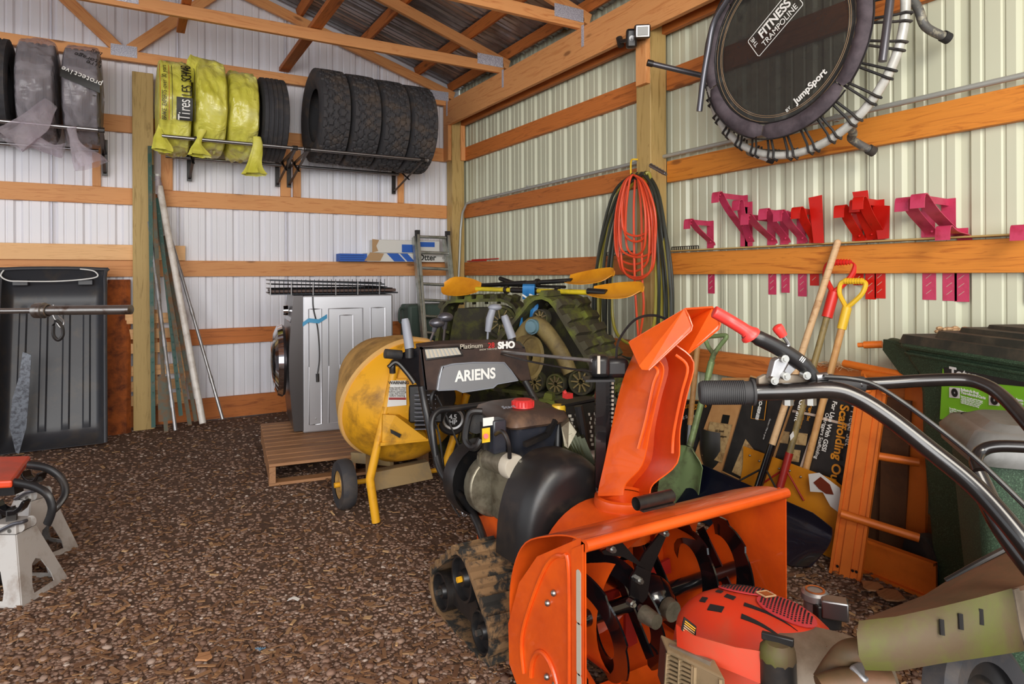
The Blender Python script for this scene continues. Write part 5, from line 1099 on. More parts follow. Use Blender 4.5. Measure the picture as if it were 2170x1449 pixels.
l2 = at(989, 835, d=3.85); k2 = at(946, 978, d=3.85); f2 = at(970, 1022, d=3.95); f2.z = max(0, f2.z)
ob('leg', MB().tube([l2, lerp(l2, k2, .96), k2, lerp(k2, f2, .08), f2], .0225, 12), M['mixer_leg'], cm_)
ob('tilt_handle', MB().tube(smoothpath([at(832, 790, d=3.4), at(833, 770, d=3.4), at(848, 764, d=3.45), at(865, 775, d=3.5), at(872, 800, d=3.5)], 5), .017, 8), M['black'], cm_)
pb = lambda x, y, d: at(x, y, d=d)
ob('channel', MB().prism([pb(793, 1040, 3.45), pb(918, 1014, 3.68), pb(908, 978, 3.72), pb(785, 1003, 3.48)], (0, .01, 0)).prism([pb(785, 1003, 3.48), pb(908, 978, 3.72), pb(900, 972, 3.82), pb(780, 996, 3.58)], (0, 0, -.008)), M['dust_steel'], cm_, 0)
ob('axle', MB().cyl(cw(-.92, 3.62, .13), cw(-.34, 3.92, .13), .014), M['mixer_leg'], cm_)
ob('base_rail', MB().beam(cw(-.86, 3.9, .24), kn_+V(0, 0, -.02), .04, .05).beam(pb(748, 968, 3.85), pb(830, 975, 3.7), .03, .06), M['dust_steel'], cm_, 0)
wa_ = cw(.86, .50)
for c in (cw(-.93, 3.60, .135), cw(-.33, 3.93, .135)):
    w_ = ob('wheel', MB().lathe([(.075, -.035), (.125, -.038), (.135, -.02), (.135, .02), (.125, .038), (.075, .035)], c, wa_, 36), M['rubber'], cm_)
    ob('wheel_disc', MB().lathe([(.015, -.025), (.03, -.03), (.055, -.012), (.078, -.03), (.078, .03), (.055, .012), (.015, .02)], c, wa_, 28), M['mixer_dust'], w_); ob('hub', MB().cyl(c-wa_*.055, c-wa_*.02, .014), M['mixer_leg'], w_)
ob('gusset', MB().prism([pb(812, 878, 3.36), pb(838, 880, 3.36), pb(905, 930, 3.40), pb(810, 938, 3.36)], (.0, .02, 0)).prism([pb(838, 880, 3.36), pb(880, 872, 3.6), pb(915, 925, 3.6), pb(905, 930, 3.40)], (0, .01, .0)).prism([pb(808, 938, 3.35), pb(920, 928, 3.42), pb(918, 933, 3.42), pb(806, 945, 3.35)], (0, .2, 0)), M['mixer'], cm_, 0)
ob('motor_box', MB().prism([pb(826, 802, 3.40), pb(862, 802, 3.42), pb(864, 866, 3.42), pb(820, 874, 3.40)], (.02, .22, 0)).prism([pb(812, 862, 3.38), pb(866, 864, 3.42), pb(864, 874, 3.42), pb(812, 876, 3.38)], (.0, .2, 0)), M['mixer'], cm_, 0)
wl_ = [pb(828, 806, 3.385), pb(860, 806, 3.405), pb(861, 858, 3.405), pb(820, 862, 3.385)]; ob('warning_label', MB().prism(wl_, (0, -.002, 0)), M['card_white'], cm_, 0); wx = (wl_[1]-wl_[0]).normalized()
text('WARNING', at(845, 811, d=3.38), wx, (0, 0, 1), .022, M['ink'], cm_, bold=.0006); text('keep hands clear\nread the manual\nbefore operating\nstop the motor\nbefore cleaning', at(842, 830, d=3.382), wx, (0, 0, 1), .013, M['ink'], cm_); ob('label_band', MB().prism([at(824, 842, d=3.381), at(860, 842, d=3.40), at(860, 847, d=3.40), at(824, 847, d=3.381)], (0, -.001, 0)), M['dred'], cm_, 0)
ob('name_label', MB().prism([at(827, 909, d=3.345), at(850, 920, d=3.36), at(847, 928, d=3.36), at(828, 917, d=3.345)], (0, -.002, 0)), M['ink'], cm_, 0)
eg = MB(); EC = at(905, 850, d=3.50)
ob('engine_block', MB().box(EC, (.18, .16, .20), Matrix.Rotation(-.5, 3, 'Z')).cyl(EC+V(.03, -.06, .03), EC+V(.04, -.13, .03), .08, n=24).cyl(at(950, 885, d=3.7), at(960, 890, d=3.6), .085, n=24), M['black'], cm_, bevel=.01)
for k in range(9): ob('cooling_fin', MB().box(EC+V(-.03, -.06, -.12+.022*k), (.11, .12, .006), Matrix.Rotation(-.5, 3, 'Z')), M['gun'], cm_)
rc = at(960, 888, d=3.56); ob('recoil_ring', MB().lathe([(.045, 0), (.055, .004), (.06, 0)], rc, -cw(-.1, 1), 24), M['galv'], cm_); text('4.5\nHP', rc-cw(-.1, 1)*.01, R0, (0, 0, 1), .035, M['galv'], cm_, bold=.001)
# ------------------------------------------------------------ snow blower (faces -Y; its side plates lie in planes of constant X)
M['or_in'] = M['orange']; M['decal'] = mat('decal_grey', (186, 178, 162), .5); M['console'] = mat('console_plastic', (48, 38, 36), .45, 0, (84, 64, 54), 4, (.4, .7)); M['console_black'] = mat('console_black', (24, 24, 28), .3, 0, (60, 56, 58), 6, (.55, .8)); M['grip_grey'] = mat('grip_grey', (138, 142, 152), .5)
M['silver_plate'] = mat('silver_plate', (150, 152, 156), .35, .35); M['cast'] = mat('cast_metal', (148, 142, 124), .45, .7, (86, 76, 62), 12, (.45, .7)); M['tank'] = mat('tank_plastic', (44, 46, 54), .22, 0, (72, 64, 58), 5, (.55, .8))
M['brown_top'] = mat('dusty_tank_top', (66, 52, 46), .4, 0, (120, 92, 72), 6, (.45, .7)); M['cap_red'] = mat('cap_red', (206, 52, 50), .4)
sb = thing('snow_blower', 'orange two-stage snow blower on rubber tracks with black dash, in the centre foreground', 'snow blower', (1.38, 1.8, 0))
X0, X1, YF = .99, 1.775, 1.335
def zx(x, y, X): return at(x, y, X=X)
side = [(YF, .60), (1.36, .605), (1.56, .485), (1.66, .37), (1.725, .22), (1.72, .10), (1.64, .03), (YF, .03)]
ob('side_plate', MB().prism([V(X0, y, z) for y, z in side], (.005, 0, 0)), M['orange'], sb, 0)
ob('side_plate', MB().prism([V(X1, y, z) for y, z in side], (-.005, 0, 0)), M['orange'], sb, 0)
ob('side_flange', MB().prism([V(X0-.003, YF, .60), V(X0-.003, YF+.05, .57), V(X0-.003, YF+.05, .03), V(X0-.003, YF, .03)], (-.003, 0, 0)), M['orange'], sb, 0)
rib = [V(X0-.003, y, z) for y, z in ((1.40, .10), (1.40, .50), (1.43, .535), (1.50, .49), (1.58, .36), (1.64, .22), (1.63, .12))]; ob('pressed_rib', MB().tube(smoothpath(rib, 5), .006, 8, sq=(1, 1)), M['orange'], sb)
ob('skid_boss', MB().tube(smoothpath([V(X0-.003, 1.52+.07*math.cos(a), .13+.10*math.sin(a)) for a in np.linspace(0, PI, 9)], 3), .007, 8), M['orange'], sb)
for y, z in ((1.505, .175), (1.465, .175), (1.47, .10), (1.47, .42), (1.50, .38)): ob('bolt', MB().sphere(V(X0-.004, y, z), .009, 8, 6), M['bolt'], sb)
for z0, z1 in ((.40, .52), (.27, .385), (.12, .255)):
    ob('reflective_decal', MB().prism([V(X0-.0065, 1.352+.010*math.cos(a), (z1 if math.sin(a) > 0 else z0)+(.010*math.sin(a))*(1 if 1 else 0)) for a in np.linspace(0, 2*PI, 16, endpoint=False)], (-.001, 0, 0)), M['decal'], sb, 0)
# bucket sheet: from the top rim back, down and forward
prof = [(YF, .60), (1.40, .598), (1.50, .565), (1.63, .50), (1.70, .40), (1.725, .28), (1.69, .15), (1.55, .06), (1.45, .03), (YF+.02, .025)]
P = smoothpath([V(0, y, z) for y, z in prof], 4); hole = lambda p: False
rows = [[V(x, p.y, p.z) for x in (X0+.004, X1-.004)] for p in P]
def wall(xa, xb, pp): ob('bucket_sheet', MB().shell([[V(x, p.y, p.z) for x in np.linspace(xa, xb, 3)] for p in pp], .004), M['orange'], sb, 50)
wall(X0+.004, 1.19, P); wall(1.57, X1-.004, P); wall(1.19, 1.57, P[:13]); wall(1.19, 1.57, P[28:])
ob('top_rim', MB().tube([V(X0, YF, .595), V(X1, YF, .595)], .016, 12), M['orange'], sb)
ob('scraper_bar', MB().box(((X0+X1)/2, YF+.01, .02), (X1-X0, .03, .02)), M['orange'], sb)
# impeller drum behind the bucket
DC = V(1.38, 1.62, .27)
ob('impeller_housing', MB().lathe([(.235, -.13), (.24, .0), (.24, .19), (.225, .20), (.05, .20)], DC, (0, 1, 0), 48), M['orange'], sb, 50)
ob('impeller', (lambda m_: [m_.prism([DC+V(math.cos(a)*.03, .02, math.sin(a)*.03), DC+V(math.cos(a)*.20, .02, math.sin(a)*.20), DC+V(math.cos(a+.25)*.20, .02, math.sin(a+.25)*.20), DC+V(math.cos(a+.8)*.03, .02, math.sin(a+.8)*.03)], (0, .012, 0)) for a in np.linspace(0, 2*PI, 4, endpoint=False)] and m_)(MB()), M['dred'], sb, 0)
# auger: gear case, shaft, serrated ribbons
AZ, AY = .285, 1.53; ac = V(1.38, AY, AZ)
ob('auger_shaft', MB().cyl(V(X0+.01, AY, AZ), V(X1-.01, AY, AZ), .024, n=16), M['black_gloss'], sb)
ob('gear_case', MB().sphere(ac, (.075, .085, .07), 20, 14).cyl(ac, ac+V(0, .2, .0), .035, n=16), M['black_gloss'], sb)
ob('gear_case_cap', MB().cyl(ac+V(0, -.08, 0), ac+V(0, -.105, 0), .034, .030), M['cast'], sb)
def ribbon_(xa, xb, a0, turns, rr=.176, w=.058, n=70):
    rows = []
    for i in range(n+1):
        t = i/n; a = a0+2*PI*turns*t; x = lerp(xa, xb, t); tooth = .012*((i % 7)/7.0); ro = rr+tooth
        rows.append([V(x, AY+math.cos(a)*(rr-w), AZ+math.sin(a)*(rr-w)), V(x+.004, AY+math.cos(a)*(rr-w*.5), AZ+math.sin(a)*(rr-w*.5)), V(x, AY+math.cos(a)*ro, AZ+math.sin(a)*ro)])
    return ob('auger_flight', MB().shell(rows, .006), M['black_gloss'], sb, 30)
ribbon_(X0+.03, 1.33, 0.3, 1.15); ribbon_(X0+.03, 1.33, 0.3+PI, 1.15); ribbon_(X1-.05, 1.44, 1.2, .95); ribbon_(X1-.05, 1.44, 1.2+PI, .95)
for x in (1.06, 1.30, 1.46, 1.70):
    for a in (.9, .9+PI): ob('flight_arm', MB().beam(V(x, AY, AZ), V(x, AY+math.cos(a)*.15, AZ+math.sin(a)*.15), .035, .006, (1, 0, 0)), M['black_gloss'], sb, 0)
# crossed black drift plates bolted under the rim
ob('drift_cutter', MB().prism([at(x, y, Y=1.40) for x, y in ((1398, 1132), (1418, 1122), (1378, 1215), (1372, 1262), (1366, 1275), (1340, 1262), (1336, 1225), (1366, 1172))], (0, .006, 0)), M['black_gloss'], sb, 0)
ob('drift_cutter', MB().prism([at(x, y, Y=1.385) for x, y in ((1276, 1168), (1318, 1148), (1345, 1180), (1378, 1212), (1372, 1232), (1350, 1196), (1320, 1180), (1280, 1175))], (0, .006, 0)), M['black_gloss'], sb, 0)
ob('drift_cutter', MB().prism([at(x, y, Y=1.37) for x, y in ((1352, 1200), (1380, 1212), (1372, 1265), (1362, 1278), (1335, 1264), (1338, 1222))], (0, .006, 0)), M['black_gloss'], sb, 0)
for x, y in ((1296, 1163), (1408, 1129), (1354, 1229), (1338, 1278), (1362, 1291)): c = at(x, y, Y=1.365); ob('bolt', MB().cyl(c+V(0, .012, 0), c-V(0, .006, 0), .010, n=6).cyl(c, c-V(0, .014, 0), .006, n=8), M['bolt'], sb)
sh = at(1392, 1318, Y=1.30); ob('grease_cap', MB().cyl(sh+V(0, .05, 0), sh, .024, .020), M['cast'], sb)
cl_ = at(1390, 1098, Y=1.42); cl_.z = .635; ob('tool_clip', MB().tube([V(cl_.x-.075, 1.42, .632), V(cl_.x+.06, 1.42, .632)], .019, 12, cap=False).box(V(cl_.x, 1.42, .612), (.12, .03, .006)), M['black'], sb)
# chute base and ring
RC = V(1.431, 1.71, .53)
ob('chute_neck', MB().lathe([(.088, -.13), (.084, -.03), (.084, 0), (.078, 0), (.078, -.1)], RC, (0, 0, 1), 36), M['orange'], sb)
ob('chute_ring', MB().lathe([(.080, -.04), (.096, -.035), (.100, -.01), (.096, .008), (.086, .012), (.080, .004)], RC, (0, 0, 1), 40), M['orange'], sb)
# chute: channel open towards the right, embossed along its edges
Ak = [(1263, 1052, 2.16), (1266, 1030, 2.2), (1276, 975, 2.24), (1290, 905, 2.26), (1303, 845, 2.27), (1318, 795, 2.27), (1342, 745, 2.27)]
Bk = [(1322, 1050, 2.10), (1328, 1024, 2.10), (1362, 985, 2.08), (1378, 915, 2.07), (1392, 850, 2.07), (1408, 785, 2.07), (1396, 762, 2.08)]
Dk = [(1376, 1046, 2.14), (1384, 1024, 2.14), (1434, 980, 2.12), (1440, 910, 2.12), (1454, 840, 2.12), (1469, 768, 2.12), (1432, 732, 2.14)]
def interp(K, n=4): return smoothpath([V(*k) for k in K], n)
rows = []
for a, b, d in zip(interp(Ak), interp(Bk), interp(Dk)):
    A = at(a.x, a.y, d=a.z); B = at(b.x, b.y, d=b.z); D = at(d.x, d.y, d=d.z); Cc = at(lerp(a.x, d.x, .62), lerp(a.y, d.y, .5), d=2.36); A2 = at(a.x+12, a.y, d=a.z+.05)
    rows.append([B, lerp(B, A, .5), lerp(B, A, .9), lerp(A, A2, .7), lerp(A2, Cc, .5), lerp(Cc, D, .1), lerp(Cc, D, .5), D])
ob('chute', MB().shell(rows, .004), M['orange'], sb, 35)
ob('pressed_rib', MB().tube(smoothpath([at(x, y, d=d) for x, y, d in ((1352, 950, 2.085), (1368, 890, 2.08), (1384, 815, 2.078), (1394, 785, 2.078), (1376, 772, 2.10))], 5), .0055, 8), M['orange'], sb)
ob('pressed_rib', MB().tube(smoothpath([at(x, y, d=d) for x, y, d in ((1425, 960, 2.13), (1428, 915, 2.135), (1444, 835, 2.135), (1457, 778, 2.135), (1432, 752, 2.15))], 5), .0055, 8), M['orange'], sb)
dl = lambda *a: [at(x, y, d=d) for x, y, d in a]
def rq(P, n=3): return P
ob('deflector', MB().prism(dl((1334, 725, 2.20), (1452, 655, 2.06), (1459, 668, 2.05), (1467, 690, 2.04), (1465, 700, 2.04), (1375, 784, 2.06), (1363, 783, 2.07), (1357, 775, 2.08)), R0*-.004).prism(dl((1334, 725, 2.20), (1452, 655, 2.06), (1510, 651, 2.18), (1400, 712, 2.36)), V(0, 0, .004)).prism(dl((1510, 651, 2.18), (1521, 672, 2.16), (1526, 686, 2.15), (1522, 698, 2.15), (1454, 753, 2.17), (1400, 712, 2.36)), R0*.004), M['orange'], sb, 0)
for P_ in (((1452, 655, 2.06), (1459, 668, 2.048), (1467, 690, 2.038), (1465, 700, 2.038), (1375, 784, 2.058)), ((1452, 655, 2.06), (1510, 651, 2.178), (1521, 672, 2.158), (1526, 686, 2.148), (1522, 698, 2.148), (1454, 753, 2.168))): ob('rolled_edge', MB().tube(dl(*P_), .003, 6), M['orange'], sb)
# chassis, belt cover
ob('chassis', MB().prism([V(1.20, y, z) for y, z in ((1.78, .30), (1.80, .36), (2.05, .375), (2.33, .345), (2.36, .12), (1.95, .08), (1.80, .12))], (.36, 0, 0)), M['orange'], sb, 0, bevel=.006)
for x, y in ((1099, 1148), (1104, 1162), (1066, 1150)): c = at(x, y, X=1.198); ob('bolt', MB().cyl(c, c-V(.01, 0, 0), .009, n=6), M['bolt'], sb)
c = at(1072, 1163, X=1.198); ob('axle_bearing', MB().lathe([(.012, .03), (.022, .03), (.026, .012), (.042, .010), (.044, 0)], c, (-1, 0, 0), 20), M['cast'], sb)
for a in (.5, 3.6): q = c+V(-.008, .04*math.cos(a), .04*math.sin(a)); ob('bolt', MB().cyl(q, q-V(.008, 0, 0), .007, n=6), M['bolt'], sb)
def hump(hw, zt, y, zb=.30, cx=1.325, n=22, pw=.62):
    P = []
    for k in range(n+1):
        a = PI*k/n; cx_ = math.cos(a); s = math.sin(a)
        P.append(V(cx-hw*(abs(cx_)**.75)*(1 if cx_ > 0 else -1)*(1-.18*s), y, zb+(zt-zb)*(s**pw)))
    return P
rows = [hump(.12, .575, 1.845), hump(.17, .61, 1.85), hump(.195, .635, 1.875), hump(.205, .645, 1.92), hump(.21, .645, 2.03)]
rows = [[lerp(V(1.325, 1.845, .35), p, .05) for p in rows[0]]]+rows
ob('belt_cover', MB().grid(rows), M['black'], sb, 60)
ob('cover_lip', MB().tube([p+V(0, -.0, 0) for p in hump(.215, .40, 1.835, .22)], .008, 8), M['black'], sb)
# engine
E_ = lambda x, y, d: at(x, y, d=d)
ob('crankcase', MB().box((1.31, 2.12, .47), (.24, .17, .22)).cyl((1.25, 2.03, .46), (1.25, 2.055, .46), .095, n=28).cyl((1.22, 2.2, .47), (1.22, 2.26, .47), .12, n=28), M['cast'], sb, 35, bevel=.006)
for a in np.linspace(.4, 5.8, 7): q = V(1.25+.085*math.cos(a), 2.03, .46+.085*math.sin(a)); ob('bolt', MB().cyl(q, q-V(0, .012, 0), .010, n=6), M['bolt'], sb)
ob('shroud', MB().lathe([(.14, 0), (.15, .02), (.15, .07), (.12, .10), (.02, .105)], (1.20, 2.27, .48), (0, 1, 0), 30), M['black'], sb)
s0 = E_(1030, 968, 2.52); s1 = E_(1091, 990, 2.36); sd = (s1-s0).normalized()
ob('starter_motor', MB().cyl(s0, s1, .042, n=24), M['cast'], sb); ob('starter_cap', MB().lathe([(.001, .006), (.043, .006), (.046, 0), (.046, -.04), (.040, -.045)], s1, sd, 24), M['decal'], sb)
for a in (.8, 3.9): q = s1+R0*.028*math.cos(a)+V(0, 0, .028*math.sin(a)); ob('screw', MB().cyl(q, q+sd*.012, .006, n=6), M['bolt'], sb)
ob('flange', MB().cyl(s0+sd*.01, s0+sd*.025, .052, n=6), M['cast'], sb)
# tank
def tbox(x0, x1, y0, y1, z, r=.035): 
    P = []
    for (cx, cy, a0) in ((x0+r, y0+r, PI), (x1-r, y0+r, 1.5*PI), (x1-r, y1-r, 0), (x0+r, y1-r, .5*PI)):
        for k in range(5): a = a0+.5*PI*k/4; P.append(V(cx+r*math.cos(a), cy+r*math.sin(a), z))
    return P
sec = [tbox(1.31, 1.45, 2.16, 2.38, .48), tbox(1.28, 1.48, 2.145, 2.40, .52), tbox(1.26, 1.49, 2.14, 2.43, .695)]
mb = MB().grid([s+[s[0]] for s in sec]); mb.add(sec[0], [tuple(range(19, -1, -1))]); ob('fuel_tank', mb, M['tank'], sb, 50)
sec = [tbox(1.24, 1.505, 2.125, 2.445, .695), tbox(1.23, 1.515, 2.115, 2.455, .705), tbox(1.245, 1.50, 2.13, 2.44, .742), tbox(1.28, 1.47, 2.16, 2.41, .756)]
mb = MB().grid([s+[s[0]] for s in sec]); mb.add(sec[-1], [tuple(range(20))]); ob('tank_cover', mb, M['brown_top'], sb, 50)
cp = E_(1108, 862, 2.60); cp.z = .757
fcp = ob('fuel_cap', MB().lathe([(.001, .032), (.036, .030), (.042, .024), (.043, .006), (.046, 0)], cp, (0, 0, 1), 28), M['cap_red'], sb)
for k in range(20): a = 2*PI*k/20; q = cp+V(.043*math.cos(a), .043*math.sin(a), .014); ob('cap_rib', MB().box(q, (.004, .004, .020)), M['cap_red'], fcp)
text('Start', E_(1078, 862, 2.52)+V(0, 0, .0), (1, .0, 0), (0, 1, .3), .03, M['grip_grey'], sb)
ob('tank_strap', MB().beam(E_(1112, 942, 2.43), E_(1160, 920, 2.52), .02, .018).beam(E_(1160, 920, 2.52), E_(1176, 890, 2.55), .02, .018), M['black'], sb)
ys = E_(1184, 868, 2.62); ob('dipstick_cap', MB().lathe([(.001, .020), (.026, .020), (.028, .014), (.028, -.012), (.022, -.016)], ys, (0, 0, 1), 20), M['yellow'], sb); ob('filler_tube', MB().tube([ys-V(0, 0, .01), E_(1182, 950, 2.58)], .019, 12), M['black'], sb)
# key panel
kp = E_(1052, 922, 2.44)
ob('key_box', MB().box(kp, (.055, .06, .125)), M['tank'], sb, bevel=.006); ob('key_panel', MB().box(kp+V(-.038, .02, 0), (.025, .03, .10)), M['black'], sb)
ob('key_label', MB().box(E_(1030, 922, 2.36), (.032, .002, .052)), M['yellow'], sb); ob('primer_button', MB().cyl(E_(1030, 924, 2.36), E_(1030, 924, 2.33), .009), M['cap_red'], sb); ob('spec_label', MB().box(E_(1035, 893, 2.40), (.045, .002, .03)), M['card_white'], sb)
ob('cable', MB().tube(smoothpath([E_(1050, 920, 2.37), E_(1066, 915, 2.33), E_(1078, 940, 2.32), E_(1080, 970, 2.34)], 6), .008, 8), M['black'], sb)
ob('pull_handle', MB().tube(smoothpath([E_(1022, 872, 2.5), E_(1000, 873, 2.5), E_(992, 890, 2.5), E_(986, 930, 2.48), E_(998, 948, 2.46), E_(1012, 945, 2.44), E_(1020, 930, 2.44)], 5), .013, 8), M['black'], sb)
ob('recoil_knob', MB().lathe([(.001, .02), (.04, .02), (.045, 0)], E_(1010, 895, 2.55), FW*-1, 12), M['black_matte'], sb)
# muffler guard with punched holes
mg = thing('t', '', ''); bpy.data.objects.remove(mg)
g0 = [E_(1196, 862, 2.62), E_(1268, 850, 2.72), E_(1272, 965, 2.72), E_(1216, 950, 2.62)]
ob('muffler_guard', MB().prism(g0, FW*.09).prism([E_(1190, 858, 2.60), E_(1268, 842, 2.70), E_(1240, 838, 2.9), E_(1175, 848, 2.82)], V(0, 0, -.01)).tube([E_(1225, 860, 2.57), E_(1232, 900, 2.57), E_(1242, 965, 2.57)], .018, 8), M['black'], sb, 0)
hm = MB()
for i in range(5):
    for j in range(8):
        if i == 2: continue
        u = .1+.19*i+(.04 if j % 2 else 0); v = .22+.085*j; p = lerp(lerp(g0[0], g0[1], u), lerp(g0[3], g0[2], u), v)-FW*.004; hm.box(p, (.013, .002, .011), Matrix.Rotation(-YAW, 3, 'Z'))
ob('guard_hole', hm, M['decal'], sb, 0)['kind'] = 'stuff'
ob('fuel_tap', MB().box(E_(1203, 838, 2.6), (.03, .03, .02)).cyl(E_(1200, 836, 2.6), E_(1195, 828, 2.6), .008), M['cap_red'], sb)
for k in range(4):
    ob('cooling_fin', MB().prism([E_(1200+9*k, 922+3*k, 2.50), E_(1212+9*k, 918+3*k, 2.5), E_(1240+7*k, 968+4*k, 2.48), E_(1236+6*k, 988, 2.48), E_(1214+6*k, 960, 2.48)], FW*.14), mat('fin_green', (62, 66, 44), .5, .4), sb, 0)
ob('intake_duct', MB().prism([E_(1190, 905, 2.5), E_(1206, 892, 2.52), E_(1222, 915, 2.5), E_(1204, 950, 2.48), E_(1196, 945, 2.48)], FW*.06), M['cast'], sb, 0)
ob('exhaust_pipe', MB().cyl(E_(1232, 972, 2.52), E_(1272, 966, 2.56), .026).cyl(E_(1238, 971, 2.52), E_(1243, 970, 2.52), .03).cyl(E_(1250, 969, 2.53), E_(1255, 968, 2.53), .03), M['galv'], sb)
# handles
def hp(x, y, Y): return at(x, y, Y=Y)
for pts, nm in (([hp(893, 818, 2.62), hp(903, 870, 2.60), hp(922, 955, 2.52), hp(940, 1008, 2.45), hp(985, 1062, 2.34), hp(1012, 1108, 2.24), hp(1030, 1160, 2.16)], 'handle_tube'), ([hp(1112, 806, 2.62), hp(1140, 862, 2.58), hp(1160, 930, 2.52), hp(1180, 1000, 2.45)], 'handle_tube')): ob(nm, MB().tube(smoothpath(pts, 5), .0165, 12), M['black'], sb)
ob('cross_bar', MB().tube(smoothpath([hp(926, 985, 2.5), hp(918, 925, 2.52), hp(916, 890, 2.54), hp(930, 870, 2.55), hp(960, 866, 2.55), hp(1020, 858, 2.55), hp(1130, 846, 2.55)], 5), .014, 10), M['black'], sb)
for pts in ([hp(925, 838, 2.6), hp(945, 880, 2.58), hp(975, 955, 2.5), hp(1000, 1060, 2.4)], [hp(905, 850, 2.62), hp(930, 920, 2.6), hp(942, 1000, 2.5), hp(955, 1060, 2.4), hp(975, 1095, 2.35)], [hp(995, 940, 2.5), hp(1002, 1000, 2.45), hp(1020, 1040, 2.4)], [hp(940, 1010, 2.45), hp(985, 1050, 2.36), hp(1040, 1070, 2.25), hp(1085, 1100, 2.18)]): ob('cable', MB().tube(smoothpath(pts, 6), .0045, 6), M['black'], sb)
ob('connector', MB().box(hp(998, 1042, 2.38), (.04, .02, .02)), M['card_white'], sb)
sp2 = MB(); pa, pb2 = hp(972, 1055, 2.4), hp(985, 1088, 2.36)
for k in range(9): q = lerp(pa, pb2, k/8); sp2.tube([q+V(.011*math.cos(a), 0, .011*math.sin(a)) for a in np.linspace(0, 2*PI, 9)], .0025, 4)
ob('spring', sp2, M['galv'], sb)
YC = 2.60
cf = [hp(x, y, YC) for x, y in ((889, 735), (935, 729), (1010, 726), (1095, 727), (1114, 738), (1126, 806), (1104, 808), (1070, 770), (1005, 768), (937, 776), (925, 828), (900, 828))]
ob('console_face', MB().prism(cf, (0, .05, .012)), M['console'], sb, 0, bevel=.005)
ob('console_body', MB().prism([hp(889, 735, YC), hp(846, 752, YC+.16), hp(842, 765, YC+.18), hp(893, 826, YC+.06), hp(900, 828, YC)], (.012, .0, 0)).prism([hp(889, 735, YC), hp(1112, 735, YC), hp(1100, 722, YC+.18), hp(850, 748, YC+.16)], (0, 0, -.01)).prism([hp(1112, 737, YC+.01), hp(1126, 806, YC+.01), hp(1120, 806, YC+.14), hp(1100, 724, YC+.17)], (-.01, 0, 0)), M['console_black'], sb, 0)
lp = [hp(x, y, YC-.012) for x, y in ((937, 776), (960, 770), (1005, 767), (1070, 767), (1085, 785), (1100, 806), (1055, 814), (1046, 822), (979, 832), (965, 826), (926, 828), (930, 800))]
np_ = ob('name_plate', MB().prism(lp, (0, .02, 0)), M['silver_plate'], sb, 0, bevel=.004)
cc = sum(lp, V(0, 0, 0))/len(lp); ob('plate_edge', MB().tube([lerp(p, cc, .03)+V(0, -.002, 0) for p in lp], .003, 6, closed=True), M['grip_grey'], np_)
text('ARIENS', hp(1008, 795, YC-.016), (1, 0, .0), (0, 0, 1), .066, M['ink_white'], np_, bold=.002, sx=.93)
text('Platinum', hp(999, 733.5, YC-.004), (1, 0, 0), (0, 0, 1), .030, M['decal'], sb, .002, sx=1.1); text('28', hp(1041, 732, YC-.004), (1, 0, 0), (0, 0, 1), .034, M['cap_red'], sb, .002); text('SHO', hp(1073, 731.5, YC-.004), (1, 0, 0), (0, 0, 1), .042, M['ink_white'], sb, .002, bold=.002, sx=1.05); text('SNOW THROWER', hp(1035, 740, YC-.004), (1, 0, 0), (0, 0, 1), .011, M['decal'], sb)
hl = [hp(x, y, YC-.008) for x, y in ((900, 739), (970, 735), (979, 752), (905, 761))]; hdl = ob('headlight', MB().prism(hl, (0, .015, 0)), M['lens'], sb, 0, bevel=.003); hc_ = sum(hl, V(0, 0, 0))/4; ob('headlight_bezel', MB().tube([lerp(p, hc_, -.05) for p in hl], .004, 6, closed=True), M['black'], sb)
for k in range(9): ob('lens_facet', MB().prism([lerp(hl[0], hl[1], k/9)+V(0, -.003, -.004), lerp(hl[0], hl[1], (k+.6)/9)+V(0, -.003, -.004), lerp(hl[3], hl[2], (k+.6)/9)+V(0, -.003, .004), lerp(hl[3], hl[2], k/9)+V(0, -.003, .004)], (0, .002, 0)), M['decal'], hdl, 0)
# levers and grips
for a, b in (((858, 675), (868, 738)), ((1068, 668), (1085, 716))): p, q = hp(*a, 2.68), hp(*b, 2.66); ob('safety_grip', MB().tube([p, lerp(p, q, .1), lerp(p, q, .9), q], [.014, .018, .021, .022], 12), M['grip_grey'], sb); ob('grip_stem', MB().cyl(q, q-V(0, 0, .04), .02), M['black'], sb)
for kx, ky, bx_, by, in ((926, 684, 912, 722), (944, 672, 940, 722)):
    p, q = hp(kx, ky, 2.66), hp(bx_, by, 2.68); ob('lever', MB().beam(q, lerp(q, p, .8), .014, .004, (1, 0, 0)), M['steel'], sb); ob('lever_knob', MB().sphere(p, (.036, .03, .022), 14, 10).cyl(p, lerp(p, q, .5), .014, .009), M['gun'], sb)
p, q = hp(1049, 651, 2.66), hp(1033, 718, 2.68); ob('shift_lever', MB().cyl(q, hp(1034, 700, 2.67), .005).tube([hp(1034, 702, 2.67), hp(1038, 675, 2.66), hp(1044, 655, 2.66)], [.014, .018, .016], 12), M['grip_grey'], sb); ob('shift_knob', MB().sphere(p, (.034, .028, .016), 14, 10), M['grip_grey'], sb)
a, b = hp(816, 749, 2.74), hp(850, 752, 2.74); ob('hand_grip', MB().cyl(a, b, .021, n=14), M['black_matte'], sb); ob('hand_lever', MB().tube(smoothpath([hp(823, 778, 2.7), hp(840, 768, 2.7), hp(862, 790, 2.68), hp(878, 812, 2.66)], 5), .010, 8), M['black'], sb)
